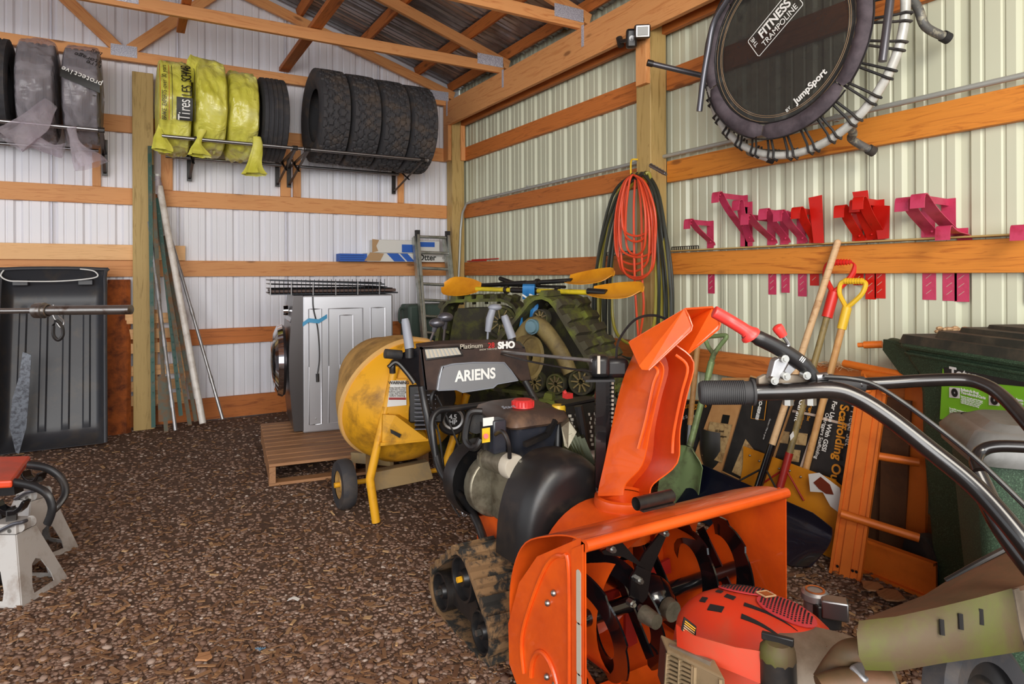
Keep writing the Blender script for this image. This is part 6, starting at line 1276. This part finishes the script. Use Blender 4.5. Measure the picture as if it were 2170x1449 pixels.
# chute crank
gh = [E_(1252, 752, 2.22), E_(1288, 752, 2.2), E_(1290, 802, 2.2), E_(1252, 800, 2.22)]
ob('chute_gear_cover', MB().box(E_(1270, 775, 2.27), (.065, .08, .075), Matrix.Rotation(-.5, 3, 'Z')).box(E_(1303, 777, 2.3), (.085, .09, .068), Matrix.Rotation(-.5, 3, 'Z')), M['black'], sb, bevel=.016)
ob('cover_mark', MB().prism([E_(1266, 754, 2.19), E_(1272, 754, 2.19), E_(1272, 792, 2.19), E_(1266, 792, 2.19)], FW*.003), M['decal'], sb, 0); ob('cover_flange', MB().box(E_(1268, 803, 2.25), (.10, .08, .008), Matrix.Rotation(-.5, 3, 'Z')), M['black'], sb)
ob('chute_mast', MB().beam(E_(1272, 1040, 2.26), E_(1272, 800, 2.26), .03, .035).beam(E_(1292, 1000, 2.3), E_(1292, 800, 2.3), .02, .03), M['black_gloss'], sb, 0)
ch = MB()
for k in range(18): ch.box(E_(1298, 812+9*k, 2.27), (.006, .006, .008))
ob('gear_teeth', ch, M['decal'], sb, 0)['kind'] = 'stuff'
ob('crank_rod', MB().cyl(hp(1064, 745, 2.6), E_(1256, 764, 2.24), .0065), M['galv'], sb); ob('cable', MB().tube(smoothpath([hp(1062, 750, 2.6), E_(1120, 765, 2.6), E_(1200, 780, 2.4), E_(1256, 787, 2.24)], 5), .004, 6), M['black'], sb)
ob('cable', MB().tube(smoothpath([E_(1306, 758, 2.3), E_(1312, 720, 2.32), E_(1345, 678, 2.34), E_(1385, 668, 2.34), E_(1420, 680, 2.3)], 6), .005, 6), M['black'], sb)
# tracks
def blower_track(X_, nm_lab):
    ws = [(1.945, .085, .075), (2.27, .085, .075), (2.09, .205, .085)]
    P = hull_path(ws, 40)[::1]; w = .17; n = len(P); rows = []
    def out(i, h): x, y = P[i % n]; xa, ya = P[(i-1) % n]; xb, yb_ = P[(i+1) % n]; tx, ty = xb-xa, yb_-ya; L = math.hypot(tx, ty); return x+ty/L*h, y-tx/L*h, tx/L, ty/L
    for i in range(n+1): a = out(i, 0); b = out(i, .012); rows.append([V(X_, a[0], a[1]), V(X_, b[0], b[1]), V(X_+w, b[0], b[1]), V(X_+w, a[0], a[1]), V(X_, a[0], a[1])])
    tk = ob('track_belt', MB().grid(rows), M['mud'], sb, 40)
    for i in range(0, n, 2):
        a = out(i, .011); b = out(i, .032); T = V(0, a[2], a[3])*.017; B = [V(X_, a[0], a[1])-T, V(X_+w, a[0], a[1])-T*.4, V(X_+w, a[0], a[1])+T*1.4, V(X_, a[0], a[1])+T]; Tp = [V(B[0].x+.003, b[0], b[1])-T*.6, V(X_+w-.003, b[0], b[1])-T*.2, V(X_+w-.003, b[0], b[1])+T*1.0, V(X_+.003, b[0], b[1])+T*.6]; ob('track_lug', MB().hexa(B, Tp), M['mud'], tk, 0)
    for (y, z, r) in ws:
        wv = ob('track_wheel', MB().lathe([(.012, -.0), (r*.3, .0), (r*.4, .02), (r*.8, .02), (r*.85, -.0), (r-.004, 0), (r-.004, .14), (.02, .14)], (X_+.008, y, z), (1, 0, 0), 26), M['black'], sb); ob('wheel_bolt', MB().cyl((X_+.012, y, z), (X_-.008, y, z), .011, n=6), M['mixer_leg'] if z > .15 else M['bolt'], wv)
    ob('track_frame', MB().prism([V(X_+.03, 1.95, .06), V(X_+.03, 2.27, .06), V(X_+.03, 2.25, .11), V(X_+.03, 2.1, .22), V(X_+.03, 1.97, .11)], (.01, 0, 0)), M['black'], sb, 0)
M['mud'] = mat('muddy_track', (40, 38, 34), .9, 0, (128, 98, 66), 14, (.44, .54), .8, 60)
blower_track(1.0, ''); blower_track(1.58, '')
# ------------------------------------------------------------ walk-behind mower in the right foreground
OFF = lambda la, de, z: V(0, 0, z)+R0*la+FW*de
M['shroud_red'] = mat('shroud_red', (204, 54, 26), .45, 0, (180, 78, 52), 5, (.45, .7)); M['dust_grey'] = mat('dusty_grey', (150, 136, 120), .6, .1, (110, 96, 80), 7, (.42, .68)); M['guard_brown'] = mat('guard_dusty', (116, 80, 56), .62, 0, (78, 66, 40), 5, (.42, .66), .2, 50)
M['guard_green'] = mat('guard_mossy', (84, 68, 46), .7, 0, (84, 86, 32), 7, (.46, .64), .2, 50); M['tube_black'] = mat('tube_black', (26, 24, 24), .25, .2, (56, 46, 42), 5, (.5, .8), coat=.4); M['foam'] = mat('foam_grip', (46, 45, 46), .7); M['soft_red'] = mat('soft_red', (222, 58, 52), .38)
MCt = at(1600, 1330, d=1.45); mw = thing('mower', 'walk-behind mower with red engine cover and curved black handlebars in the right foreground', 'mower', (MCt.x, MCt.y, 0))
# handlebars
def hb(pts): return smoothpath([at(x, y, d=d) for x, y, d in pts], 7)
ob('handlebar', MB().tube(hb([(1560, 832, 1.05), (1600, 831, 1.05), (1680, 829, 1.04), (1760, 826, 1.03), (1815, 842, 1.02), (1880, 882, 1.0), (1970, 952, .97), (2070, 1035, .93), (2170, 1150, .88), (2260, 1280, .84)])+smoothpath([OFF(.80, .86, .66), OFF(.86, 1.0, .42), OFF(.76, 1.22, .28), OFF(.64, 1.36, .24)], 4), .0138, 16), M['tube_black'], mw)
g0, g1 = at(1482, 832, d=1.06), at(1594, 831, d=1.05); gd = (g1-g0).normalized()
gp = ob('foam_grip', MB().tube([g0, g0+gd*.003, g0+gd*.006, lerp(g0, g1, .9), g1], [.016, .0185, .019, .0182, .0185], 18), M['foam'], mw)
for k in range(22): q = lerp(g0, g1, .08+.036*k); ob('grip_ring', MB().cyl(q-gd*.0009, q+gd*.0009, .0198, n=18), M['foam'], gp)
ob('grip_lip', MB().cyl(g1-gd*.001, g1+gd*.003, .0215, n=18), M['foam'], gp)
ob('handlebar', MB().tube(hb([(1820, 814, 1.42), (1880, 811, 1.41), (1960, 806, 1.39), (2045, 805, 1.36), (2092, 818, 1.33), (2130, 845, 1.30), (2170, 888, 1.26), (2250, 985, 1.18)])+smoothpath([OFF(1.06, 1.17, .74), OFF(1.08, 1.22, .55), OFF(.95, 1.38, .32), OFF(.72, 1.46, .24)], 4), .0138, 14), M['tube_black'], mw)
ob('foam_grip', MB().tube([at(1700, 812, d=1.45), at(1832, 814, d=1.42)], .0165, 14), M['foam'], mw)
ob('lower_tube', MB().tube(hb([(2068, 1005, 1.04), (2090, 1050, 1.02), (2120, 1110, .99), (2165, 1175, .96), (2240, 1270, .92)])+[OFF(.84, .96, .56), OFF(.86, 1.0, .44)], .016, 14), M['tube_black'], mw)
ob('lower_tube', MB().tube(hb([(2075, 1000, 1.06), (2068, 975, 1.08), (2080, 955, 1.09), (2120, 945, 1.08), (2230, 950, 1.05)]), .010, 10), M['tube_black'], mw)
ob('control_cable', MB().tube(hb([(1745, 798, 1.03), (1800, 802, 1.03), (1850, 814, 1.02), (1910, 850, 1.0), (1985, 905, .98), (2060, 965, .95), (2130, 1030, .92), (2230, 1130, .88)]), .0038, 8), M['black'], mw)
# clutch lever with its bracket
ob('clutch_lever', MB().tube(smoothpath([at(1578, 704, d=1.05), at(1600, 713, d=1.05), at(1640, 732, d=1.05), at(1680, 756, d=1.05), at(1710, 780, d=1.05), at(1728, 806, d=1.05)], 5), [.0105]*6+[.0125]*14+[.0115]*6, 12), M['black'], mw)
lg = smoothpath([at(1512, 660, d=1.06), at(1520, 664, d=1.06), at(1548, 680, d=1.06), at(1580, 700, d=1.05), at(1592, 712, d=1.05)], 4); ob('lever_sleeve', MB().tube(lg, [.006, .0095]+[.0102]*(len(lg)-6)+[.012, .015, .0165, .0165], 14), M['soft_red'], mw)
tl_ = [at(1645, 690, d=1.045), at(1650, 697, d=1.045), at(1660, 712, d=1.045)]; ob('trigger_sleeve', MB().tube([tl_[0], lerp(tl_[0], tl_[1], .3), tl_[1], tl_[2]], [.005, .0085, .009, .007], 12), M['soft_red'], mw)
ob('trigger_stem', MB().tube(smoothpath([at(1658, 710, d=1.045), at(1668, 724, d=1.045), at(1671, 732, d=1.045), at(1662, 734, d=1.045), at(1650, 728, d=1.045)], 5), .003, 8), M['steel'], mw)
ob('lever_bracket', MB().prism([at(x, y, d=1.06) for x, y in ((1608, 801), (1622, 794), (1720, 795), (1730, 806), (1735, 818), (1608, 820))], FW*.012), M['dust_grey'], mw, 0, bevel=.002)
ob('lever_link', MB().prism([at(x, y, d=1.04) for x, y in ((1642, 764), (1652, 758), (1672, 768), (1652, 806), (1640, 812), (1632, 802))], FW*.02), M['galv'], mw, 0, bevel=.002)
ob('lever_link', MB().prism([at(x, y, d=1.055) for x, y in ((1672, 770), (1692, 776), (1668, 800), (1656, 798))], FW*.01), M['steel'], mw, 0)
for x, y in ((1662, 760), (1640, 806), (1708, 795), (1665, 797)): c = at(x, y, d=1.035); ob('bolt', MB().cyl(c+FW*.01, c-FW*.004, .0065, n=12).cyl(c, c-FW*.008, .004, n=6), M['bolt'], mw)
ob('cable_end', MB().cyl(at(1728, 800, d=1.04), at(1752, 798, d=1.04), .0075).cyl(at(1752, 798, d=1.04), at(1764, 798, d=1.04), .0045), M['steel'], mw)
for x in (1670, 1718): c = at(x, 842, d=1.045); ob('nut', MB().cyl(c, c-V(0, 0, .012), .0085, n=6), M['bolt'], mw)
text('III', at(1700, 762, d=1.035), R0*.8-V(0, 0, .6), V(0, 0, 1), .012, M['ink_white'], mw)
# engine: dome shroud with slots and two grilles
EC = at(1602, 1325, d=1.45); a1 = (R0*.86-FW*.50).normalized(); a2 = V(-a1.y, a1.x, 0); ZT = at(1600, 1243, d=1.50).z
def dome(u, v, n=0):      # u along the long axis, v across, both -1..1
    r = min(1, math.sqrt(u*u+v*v)); z = ZT-.105*(1-(max(0, 1-r**2.6))**.55)-.018*u*0-.012*v*v
    return EC+a1*(u*.178)+a2*(v*.135)+V(0, 0, z-EC.z+n)
rows = [[dome(r*math.cos(2*PI*k/48), r*math.sin(2*PI*k/48)) for k in range(49)] for r in (.001, .2, .4, .6, .75, .86, .93, .97, 1)]
mb = MB().grid(rows); skirt = [[p for p in rows[-1]], [EC+(p-EC)*1.03-V(0, 0, .03) for p in rows[-1]], [EC+(p-EC)*1.04-V(0, 0, .085+.0*k) for k, p in enumerate(rows[-1])]]
mb.grid(skirt); ob('engine_cover', mb, M['shroud_red'], mw, 60)
ob('cover_apron', MB().shell([[at(x, y, d=d) for x, y, d in ((1436, 1322, 1.34), (1470, 1345, 1.29), (1560, 1370, 1.24), (1660, 1385, 1.20))], [at(x, y, d=d) for x, y, d in ((1438, 1372, 1.33), (1478, 1392, 1.28), (1560, 1425, 1.23), (1668, 1470, 1.19))]], .004), M['shroud_red'], mw, 30)
M['slot'] = mat('dark_slot', (16, 12, 12), .8); M['grille_red'] = mat('grille_red', (190, 54, 60), .5)
def patch(nm, uv, mt, lift=.002): return ob(nm, MB().shell([[dome(u, v, lift) for u, v in row] for row in uv], .002), M[mt], mw, 30)
for (u0, v0, w_, h_) in ((-.66, -.22, .08, .10), (-.52, -.44, .18, .10), (-.50, .02, .08, .07), (-.36, -.16, .12, .09)):
    patch('cooling_slot', [[(u0, v0), (u0+w_, v0-.06)], [(u0+.02, v0+h_), (u0+w_+.02, v0+h_-.06)]], 'slot')
for v0, s in ((-.56, 1), (-.32, 1)):
    patch('cooling_slot', [[(-.10+.62*t, v0-.10*t-.08*(1-t)*0+.0) for t in np.linspace(0, 1, 8)], [(-.10+.62*t, v0-.10*t+.075*(1-t)) for t in np.linspace(0, 1, 8)]], 'slot')
for (uc, vc, ru, rv) in ((-.16, .26, .34, .26), (.36, -.08, .34, .30)):
    rows = [[(uc+ru*r*math.cos(a), vc+rv*r*math.sin(a)) for a in np.linspace(0, 2*PI, 25)] for r in (.01, .5, 1)]; gr = patch('grille', rows, 'grille_red', .003)
    hm = MB()
    for i in range(-8, 9):
        for j in range(-6, 7):
            if (i/8.2)**2+(j/6.2)**2 < .86: p = dome(uc+ru*i/8.5, vc+rv*j/6.5, .0055); hm.box(p, (.0036, .0036, .0012), Matrix.Rotation(math.atan2(a1.y, a1.x), 3, 'Z'))
    ob('grille_hole', hm, M['slot'], gr, 0)['kind'] = 'stuff'
ob('badge', MB().prism([dome(u, v, .006) for u, v in ((.0, .06), (.10, .22), (.22, .12), (.12, -.04))], (0, 0, .003)), M['rust'], mw, 0); ob('badge_edge', MB().tube([dome(u, v, .009) for u, v in ((.0, .06), (.10, .22), (.22, .12), (.12, -.04))], .0018, 5, closed=True), M['card_tan'], mw)
lb = [at(x, y, d=1.315) for x, y in ((1450, 1308), (1476, 1328), (1474, 1362), (1444, 1335))]; ob('warning_label', MB().prism(lb, FW*.004), M['ink'], mw, 0)
for k in range(5): ob('label_line', MB().prism([lerp(lb[0], lb[3], .12+.17*k)+(lb[1]-lb[0])*q-FW*.002 for q in (.08, .92)]+[lerp(lb[0], lb[3], .20+.17*k)+(lb[1]-lb[0])*q-FW*.002 for q in (.92, .08)], -FW*.001), M['gold_ink'] if k < 2 else M['card_tan'], mw, 0)
# tank, caps, muffler, air-filter box
TK = at(1752, 1425, d=1.30)
def ring_(c, rx, ry, z, n=28): return [V(c.x, c.y, z)+a1*rx*math.cos(2*PI*k/n)*(abs(math.cos(2*PI*k/n))**-.25 if abs(math.cos(2*PI*k/n)) > .05 else 1)+a2*ry*math.sin(2*PI*k/n) for k in range(n+1)]
tz = TK.z
ob('fuel_tank', MB().grid([ring_(TK, .001, .001, tz+.052), ring_(TK, .09, .075, tz+.050), ring_(TK, .118, .10, tz+.035), ring_(TK, .128, .11, tz), ring_(TK, .13, .112, tz-.012), ring_(TK, .124, .105, tz-.018), ring_(TK, .124, .105, tz-.10), ring_(TK, .10, .08, tz-.12)]), M['dust_grey'], mw, 50)
fc = at(1648, 1392, d=1.21); ob('filler_neck', MB().cyl(fc-V(0, 0, .05), fc, .034, .032, n=20), M['black'], mw); ob('filler_cap', MB().lathe([(.001, .030), (.022, .028), (.031, .018), (.033, .0), (.030, -.012)], fc, (0, 0, 1), 12), M['guard_green'], mw); ob('cap_grip', MB().beam(fc+V(0, 0, .034)-a1*.028, fc+V(0, 0, .034)+a1*.028, .010, .014), M['black'], mw, bevel=.002)
mf = at(1727, 1262, d=1.62); ob('breather_can', MB().lathe([(.001, .014), (.026, .014), (.032, .008), (.033, -.006), (.026, -.012), (.026, -.05)], mf, (0, 0, 1), 24), M['galv'], mw); ob('breather_band', MB().lathe([(.018, .0155), (.023, .0165), (.023, .014)], mf, (0, 0, 1), 24), M['rust'], mw)
ob('muffler_box', MB().box(at(1768, 1288, d=1.58), (.06, .04, .045), Matrix.Rotation(-.9, 3, 'Z')), M['steel'], mw, bevel=.004); ob('mount', MB().box(at(1748, 1300, d=1.60), (.06, .05, .06), Matrix.Rotation(-.5, 3, 'Z')), M['black'], mw, bevel=.004)
M['tan_plastic'] = mat('tan_plastic', (140, 118, 88), .6, 0, (96, 84, 60), 8, (.45, .66))
bx_ = [at(x, y, d=d) for x, y, d in ((1414, 1384, 1.33), (1530, 1440, 1.20), (1532, 1520, 1.20), (1408, 1470, 1.33))]
ob('filter_box', MB().prism([p+FW*.012 for p in bx_], FW*.05), M['black'], mw, 0)
lv = lambda u, v: lerp(lerp(bx_[0], bx_[1], u), lerp(bx_[3], bx_[2], u), v)
for k in range(9): ob('vent_slat', MB().beam(lv(.02, .06+.11*k), lv(.50, .06+.11*k), .006, .005), M['tan_plastic'], mw, 0)
for u in (.02, .26, .5, .54, .98): ob('vent_bar', MB().beam(lv(u, 0), lv(u, 1), .008, .006, FW), M['tan_plastic'], mw, 0)
ob('filter_cover', MB().prism([lv(.52, -.05), lv(1.05, -.02), lv(1.05, .9), lv(.52, .9)], FW*.03).prism([lv(0, -.08), lv(1.05, -.06), lv(1.05, .02), lv(0, .02)], FW*.06), M['tan_plastic'], mw, 0, bevel=.003)
ob('air_scoop', MB().prism([at(x, y, d=d) for x, y, d in ((1418, 1358, 1.36), (1445, 1352, 1.38), (1518, 1392, 1.28), (1505, 1402, 1.24), (1418, 1366, 1.34))], V(0, 0, -.012)), M['dust_grey'], mw, 0)
ob('deck', MB().lathe([(.02, 0), (.20, 0), (.235, -.02), (.24, -.11), (.236, -.11)], V(EC.x+.05, EC.y-.02, .26), (0, 0, 1), 40), M['guard_green'], mw, 40)
for c in (EC+a1*.27+a2*.12, EC-a1*.20-a2*.16, EC-a1*.20+a2*.15): ob('wheel', MB().cyl(V(c.x, c.y, .10)-a2*.02, V(c.x, c.y, .10)+a2*.02, .10, n=28), M['rubber'], mw)
ob('engine_block', MB().lathe([(.12, 0), (.13, -.05), (.10, -.16)], V(EC.x, EC.y, ZT-.11), (0, 0, 1), 28), M['black'], mw)
# ------------------------------------------------------------ dusty garden tiller guard at the lower right
gd_ = thing('tiller', 'dusty brown and mossy machine hood at the bottom right corner in front of the bins', 'garden tiller', (at(2000, 1330, d=1.05).x, at(2000, 1330, d=1.05).y, 0))
A4 = lambda *a: [at(x, y, d=d) for x, y, d in a]
front = [[at(x, y, d=d) for x, y, d in r] for r in (
 ((1822, 1322, 1.02), (1900, 1312, 1.0), (1990, 1290, .99), (2070, 1268, .98), (2140, 1248, .98)),
 ((1816, 1345, 1.0), (1900, 1336, .985), (1992, 1318, .975), (2072, 1298, .97), (2146, 1276, .97)),
 ((1818, 1385, .99), (1900, 1385, .975), (1994, 1366, .965), (2074, 1345, .96), (2154, 1330, .96)),
 ((1832, 1412, 1.0), (1900, 1414, .985), (1990, 1398, .975), (2076, 1386, .97), (2166, 1372, .97)))]
ob('front_guard', MB().shell(front, .006), M['guard_green'], gd_, 60)
top = [[at(x, y, d=d) for x, y, d in r] for r in (
 ((1822, 1322, 1.02), (1900, 1312, 1.0), (1990, 1290, .99), (2070, 1268, .98), (2140, 1248, .98), (2260, 1215, .98)),
 ((1842, 1306, 1.08), (1910, 1292, 1.07), (1995, 1262, 1.06), (2078, 1228, 1.05), (2145, 1205, 1.05), (2260, 1165, 1.05)),
 ((1925, 1288, 1.2), (1965, 1258, 1.19), (2010, 1228, 1.18), (2080, 1192, 1.17), (2150, 1158, 1.16), (2260, 1110, 1.15)))]
ob('hood_top', MB().shell(top, .006), M['guard_brown'], gd_, 60)
ob('side_panel', MB().shell([[at(x, y, d=d) for x, y, d in r] for r in (((2140, 1248, .98), (2190, 1235, 1.0), (2260, 1215, .98)), ((2154, 1330, .96), (2200, 1320, .98), (2260, 1300, .96)), ((2166, 1372, .97), (2210, 1368, .98), (2260, 1360, .97)))], .006), M['dust_grey'], gd_, 60)
for x, y in ((1995, 1312), (2035, 1300), (2078, 1290)):
    ob('hood_slot', MB().tube(A4((x, y, .968), (x+2, y+34, .96)), .0035, 8), M['slot'], gd_)
ob('hood_edge', MB().tube(A4((2005, 1232, 1.17), (2080, 1190, 1.16), (2150, 1154, 1.15), (2260, 1106, 1.14)), .006, 8), M['black'], gd_)
ob('arm', MB().tube(hb([(1750, 1449, 1.10), (1775, 1410, 1.10), (1800, 1385, 1.09), (1850, 1380, 1.08)]), .022, 12).tube(hb([(1740, 1462, 1.06), (1800, 1445, 1.06), (1890, 1450, 1.05)]), .022, 12), M['guard_brown'], gd_)
ob('bracket', MB().box(at(1822, 1432, d=1.06), (.03, .03, .03), Matrix.Rotation(.5, 3, 'X')), M['galv'], gd_, bevel=.004)
wc_ = at(2080, 1490, d=1.02); wn = (R0*.35-FW*.8+V(0, 0, .3)).normalized()
ob('wheel', MB().lathe([(.06, .02), (.085, .025), (.10, .015), (.102, -.02), (.09, -.03)], wc_, wn, 36), M['rubber'], gd_); ob('wheel_disc', MB().lathe([(.012, .012), (.03, .014), (.04, .004), (.062, .01)], wc_, wn, 30), M['black'], gd_)
ob('chassis', MB().box(V(wc_.x, wc_.y, .25)+FW*.12, (.3, .2, .42), Matrix.Rotation(-YAW, 3, 'Z')).box(V(wc_.x, wc_.y, .05)+FW*.12, (.34, .24, .1), Matrix.Rotation(-YAW, 3, 'Z')), M['guard_green'], gd_, bevel=.02)
# ------------------------------------------------------------ jack stands and the things beside them, lower left
M['jack'] = mat('jack_paint', (186, 182, 178), .45, .2, (140, 124, 112), 9, (.52, .75)); M['jack_orange'] = mat('jack_orange', (228, 72, 28), .35, 0, (190, 72, 44), 6)
def jstand(label, F, T, d_out, hw, group):
    """F: list of four feet corners on the floor, T: four top corners"""
    t = thing('jack_stand', label, 'jack stand', sum(F, V(0, 0, 0))/4, 0, group); names = 0
    for i in range(4):
        a, b = F[i], F[(i+1) % 4]; c, d = T[(i+1) % 4], T[i]; ctr = (a+b+c+d)/4; nrm_ = (b-a).cross(d-a).normalized()
        # leg plate with a cut-out window: two posts, a foot bar and a head panel
        f = lambda u, v: lerp(lerp(a, b, u), lerp(d, c, u), v)
        off = nrm_*.004; 
        out_ = [(0, 0), (.12, .0), (.16, .05), (.84, .05), (.88, 0), (1, 0), (1, 1), (0, 1)]; win = [(.27, .14), (.73, .14), (.74, .26), (.64, .52), (.5, .57), (.36, .52), (.26, .26)]
        mbx = MB()
        mbx.prism([f(*p) for p in ((0, 0), (.12, 0), (.16, .05), (.27, .14), (.26, .26), (.36, .52), (.36, .6), (0, .6))], off); mbx.prism([f(*p) for p in ((1, 0), (1, .6), (.64, .6), (.64, .52), (.74, .26), (.73, .14), (.84, .05), (.88, 0))], off)
        mbx.prism([f(*p) for p in ((.16, .05), (.84, .05), (.73, .14), (.27, .14))], off); mbx.prism([f(*p) for p in ((0, .6), (1, .6), (1, 1), (0, 1))], off)
        mbx.prism([f(*p) for p in ((.36, .52), (.5, .57), (.64, .52), (.64, .6), (.36, .6))], off)
        ob('leg_plate', mbx, M['jack'], t, 0)
    return t
def sq(c, hx, hy, z, rz): u = V(math.cos(rz), math.sin(rz), 0); w = V(-u.y, u.x, 0); return [V(c.x, c.y, z)-u*hx-w*hy, V(c.x, c.y, z)+u*hx-w*hy, V(c.x, c.y, z)+u*hx+w*hy, V(c.x, c.y, z)-u*hx+w*hy]
c1 = at(18, 1262, Z=.0); rz1 = -YAW-.02
def jack(label, foot, rz, hz, s=1.0):
    c = Vector(foot); c.z = 0; F = sq(c, .125*s, .115*s, .0, rz); T = sq(c, .05*s, .045*s, hz, rz); t = jstand(label, F, T, 0, 0, 'grey jack stands')
    ob('head_block', MB().hexa(T, sq(c, .048*s, .043*s, hz+.04, rz)), M['jack'], t, 0, bevel=.004)
    u = V(math.cos(rz), math.sin(rz), 0); w = V(-u.y, u.x, 0); tp = V(c.x, c.y, hz+.055)
    ob('ratchet_post', MB().beam(V(c.x, c.y, hz-.18), tp+V(0, 0, .03), .036, .03, (0, 1, 0)), M['black'], t, bevel=.003)
    sd_ = [tp+u*(x*.001)+V(0, 0, z*.001) for x, z in ((-62, 52), (-50, 30), (-28, 12), (0, 6), (28, 12), (50, 30), (66, 62), (54, 66), (40, 44), (22, 30), (0, 26), (-22, 30), (-42, 42), (-52, 62))]
    ob('saddle', MB().prism([p-w*.02 for p in sd_], w*.04), M['black_gloss'], t, 30, bevel=.002)
    ob('release_handle', MB().tube(smoothpath([tp-w*.055-u*.04-V(0, 0, .05), tp-w*.062-u*.02-V(0, 0, .045), tp-w*.065+u*.05-V(0, 0, .01), tp-w*.065+u*.09+V(0, 0, .0), tp-w*.045+u*.095], 5), .007, 8), M['gun'], t)
    for q in (-.03, .03): p = tp-w*.046+u*q-V(0, 0, .04); ob('pivot', MB().cyl(p, p-w*.006, .008), M['bolt'], t)
    for sg in (-1, 1): ob('ear', MB().cyl(tp+u*.05*s-w*.03*sg-V(0, 0, .03), tp+u*.05*s-w*.034*sg-V(0, 0, .03), .022), M['jack'], t)
    return t
jack('grey jack stand in front, its cut-out side facing the camera at the left edge', at(26, 1262, Z=0), rz1, .265, 1.12)
jack('grey jack stand behind the front one, its outer leg with an orange sticker', at(72, 1180, Z=0), rz1-.35, .275, 1.05)
st_ = at(131, 1170, d=2.50)
t = thing('hydraulic_jack', 'low jack with an orange saddle pad and curved black arms behind the jack stands', 'jack', at(30, 1080, Z=0))
P = [at(x, y, d=d) for x, y, d in ((-60, 968, 2.9), (65, 965, 2.95), (26, 1018, 2.6), (-60, 1022, 2.55))]
ob('saddle_pad', MB().prism(P, (0, 0, -.03)), M['jack_orange'], t, 0, bevel=.008)
ob('arm', MB().beam(at(-30, 1040, d=2.7), at(40, 1034, d=2.7), .05, .04).beam(at(-30, 1100, d=2.7), at(20, 1090, d=2.7), .08, .05), M['black'], t, 0)
for pts in (((60, 985, 2.75), (100, 992, 2.75), (130, 1015, 2.75), (138, 1045, 2.73), (122, 1072, 2.70), (112, 1082, 2.7)), ((30, 1022, 2.62), (70, 1030, 2.62), (98, 1045, 2.6), (110, 1070, 2.6), (108, 1090, 2.6), (100, 1110, 2.6))):
    ob('curved_arm', MB().tube(smoothpath([at(x, y, d=d) for x, y, d in pts], 6), .0145, 10, sq=(1.2, .8)), M['black'], t)
ob('base', MB().box(at(-10, 1130, d=2.75)-V(0, 0, .10), (.18, .12, .18), Matrix.Rotation(-YAW, 3, 'Z')), M['black'], t, bevel=.01)
# small litter on the gravel
fb = MB(); c = at(553, 1376, Z=.025)
for k in range(14): a = 2*PI*k/14+random.random()*.3; fb.tube([c, c+V(math.cos(a), math.sin(a), random.uniform(.1, .6))*random.uniform(.008, .02)], .0011, 4)
t = ob('frayed_string', fb, M['card_blue'] if 0 else mat('string_blue', (92, 132, 160), .7)); tag(t, 'small frayed tuft of blue string on the gravel, bottom centre-left', 'string')
c = at(622, 1268, Z=.024); t = ob('feather', MB().shell([[c+R0*(x*.022)+FW*(y*.010)+V(0, 0, .004*math.cos(3*x)) for x in np.linspace(-1, 1, 7)] for y in (-1, -.3, .3, 1)], .0008), M['ink_white'], None); tag(t, 'small white tuft lying on bare soil in the middle of the floor', 'feather')
for lb, x, y, s in (('pale flat bark scrap near the bottom centre-left of the floor', 432, 1392, .03), ('brown bark slab at the foot of the orange scaffold frame', 1846, 1243, .045), ('flat grey bark slab beside the scaffold beam', 1885, 1260, .06)):
    c = at(x, y, Z=.02); P = [c+V(math.cos(a), math.sin(a), 0)*s*random.uniform(.6, 1.1) for a in np.linspace(0, 2*PI, 9, endpoint=False)]
    t = ob('bark_piece', MB().prism(P, (0, 0, .006)), M['pallet'], None, 0); tag(t, lb, 'bark')
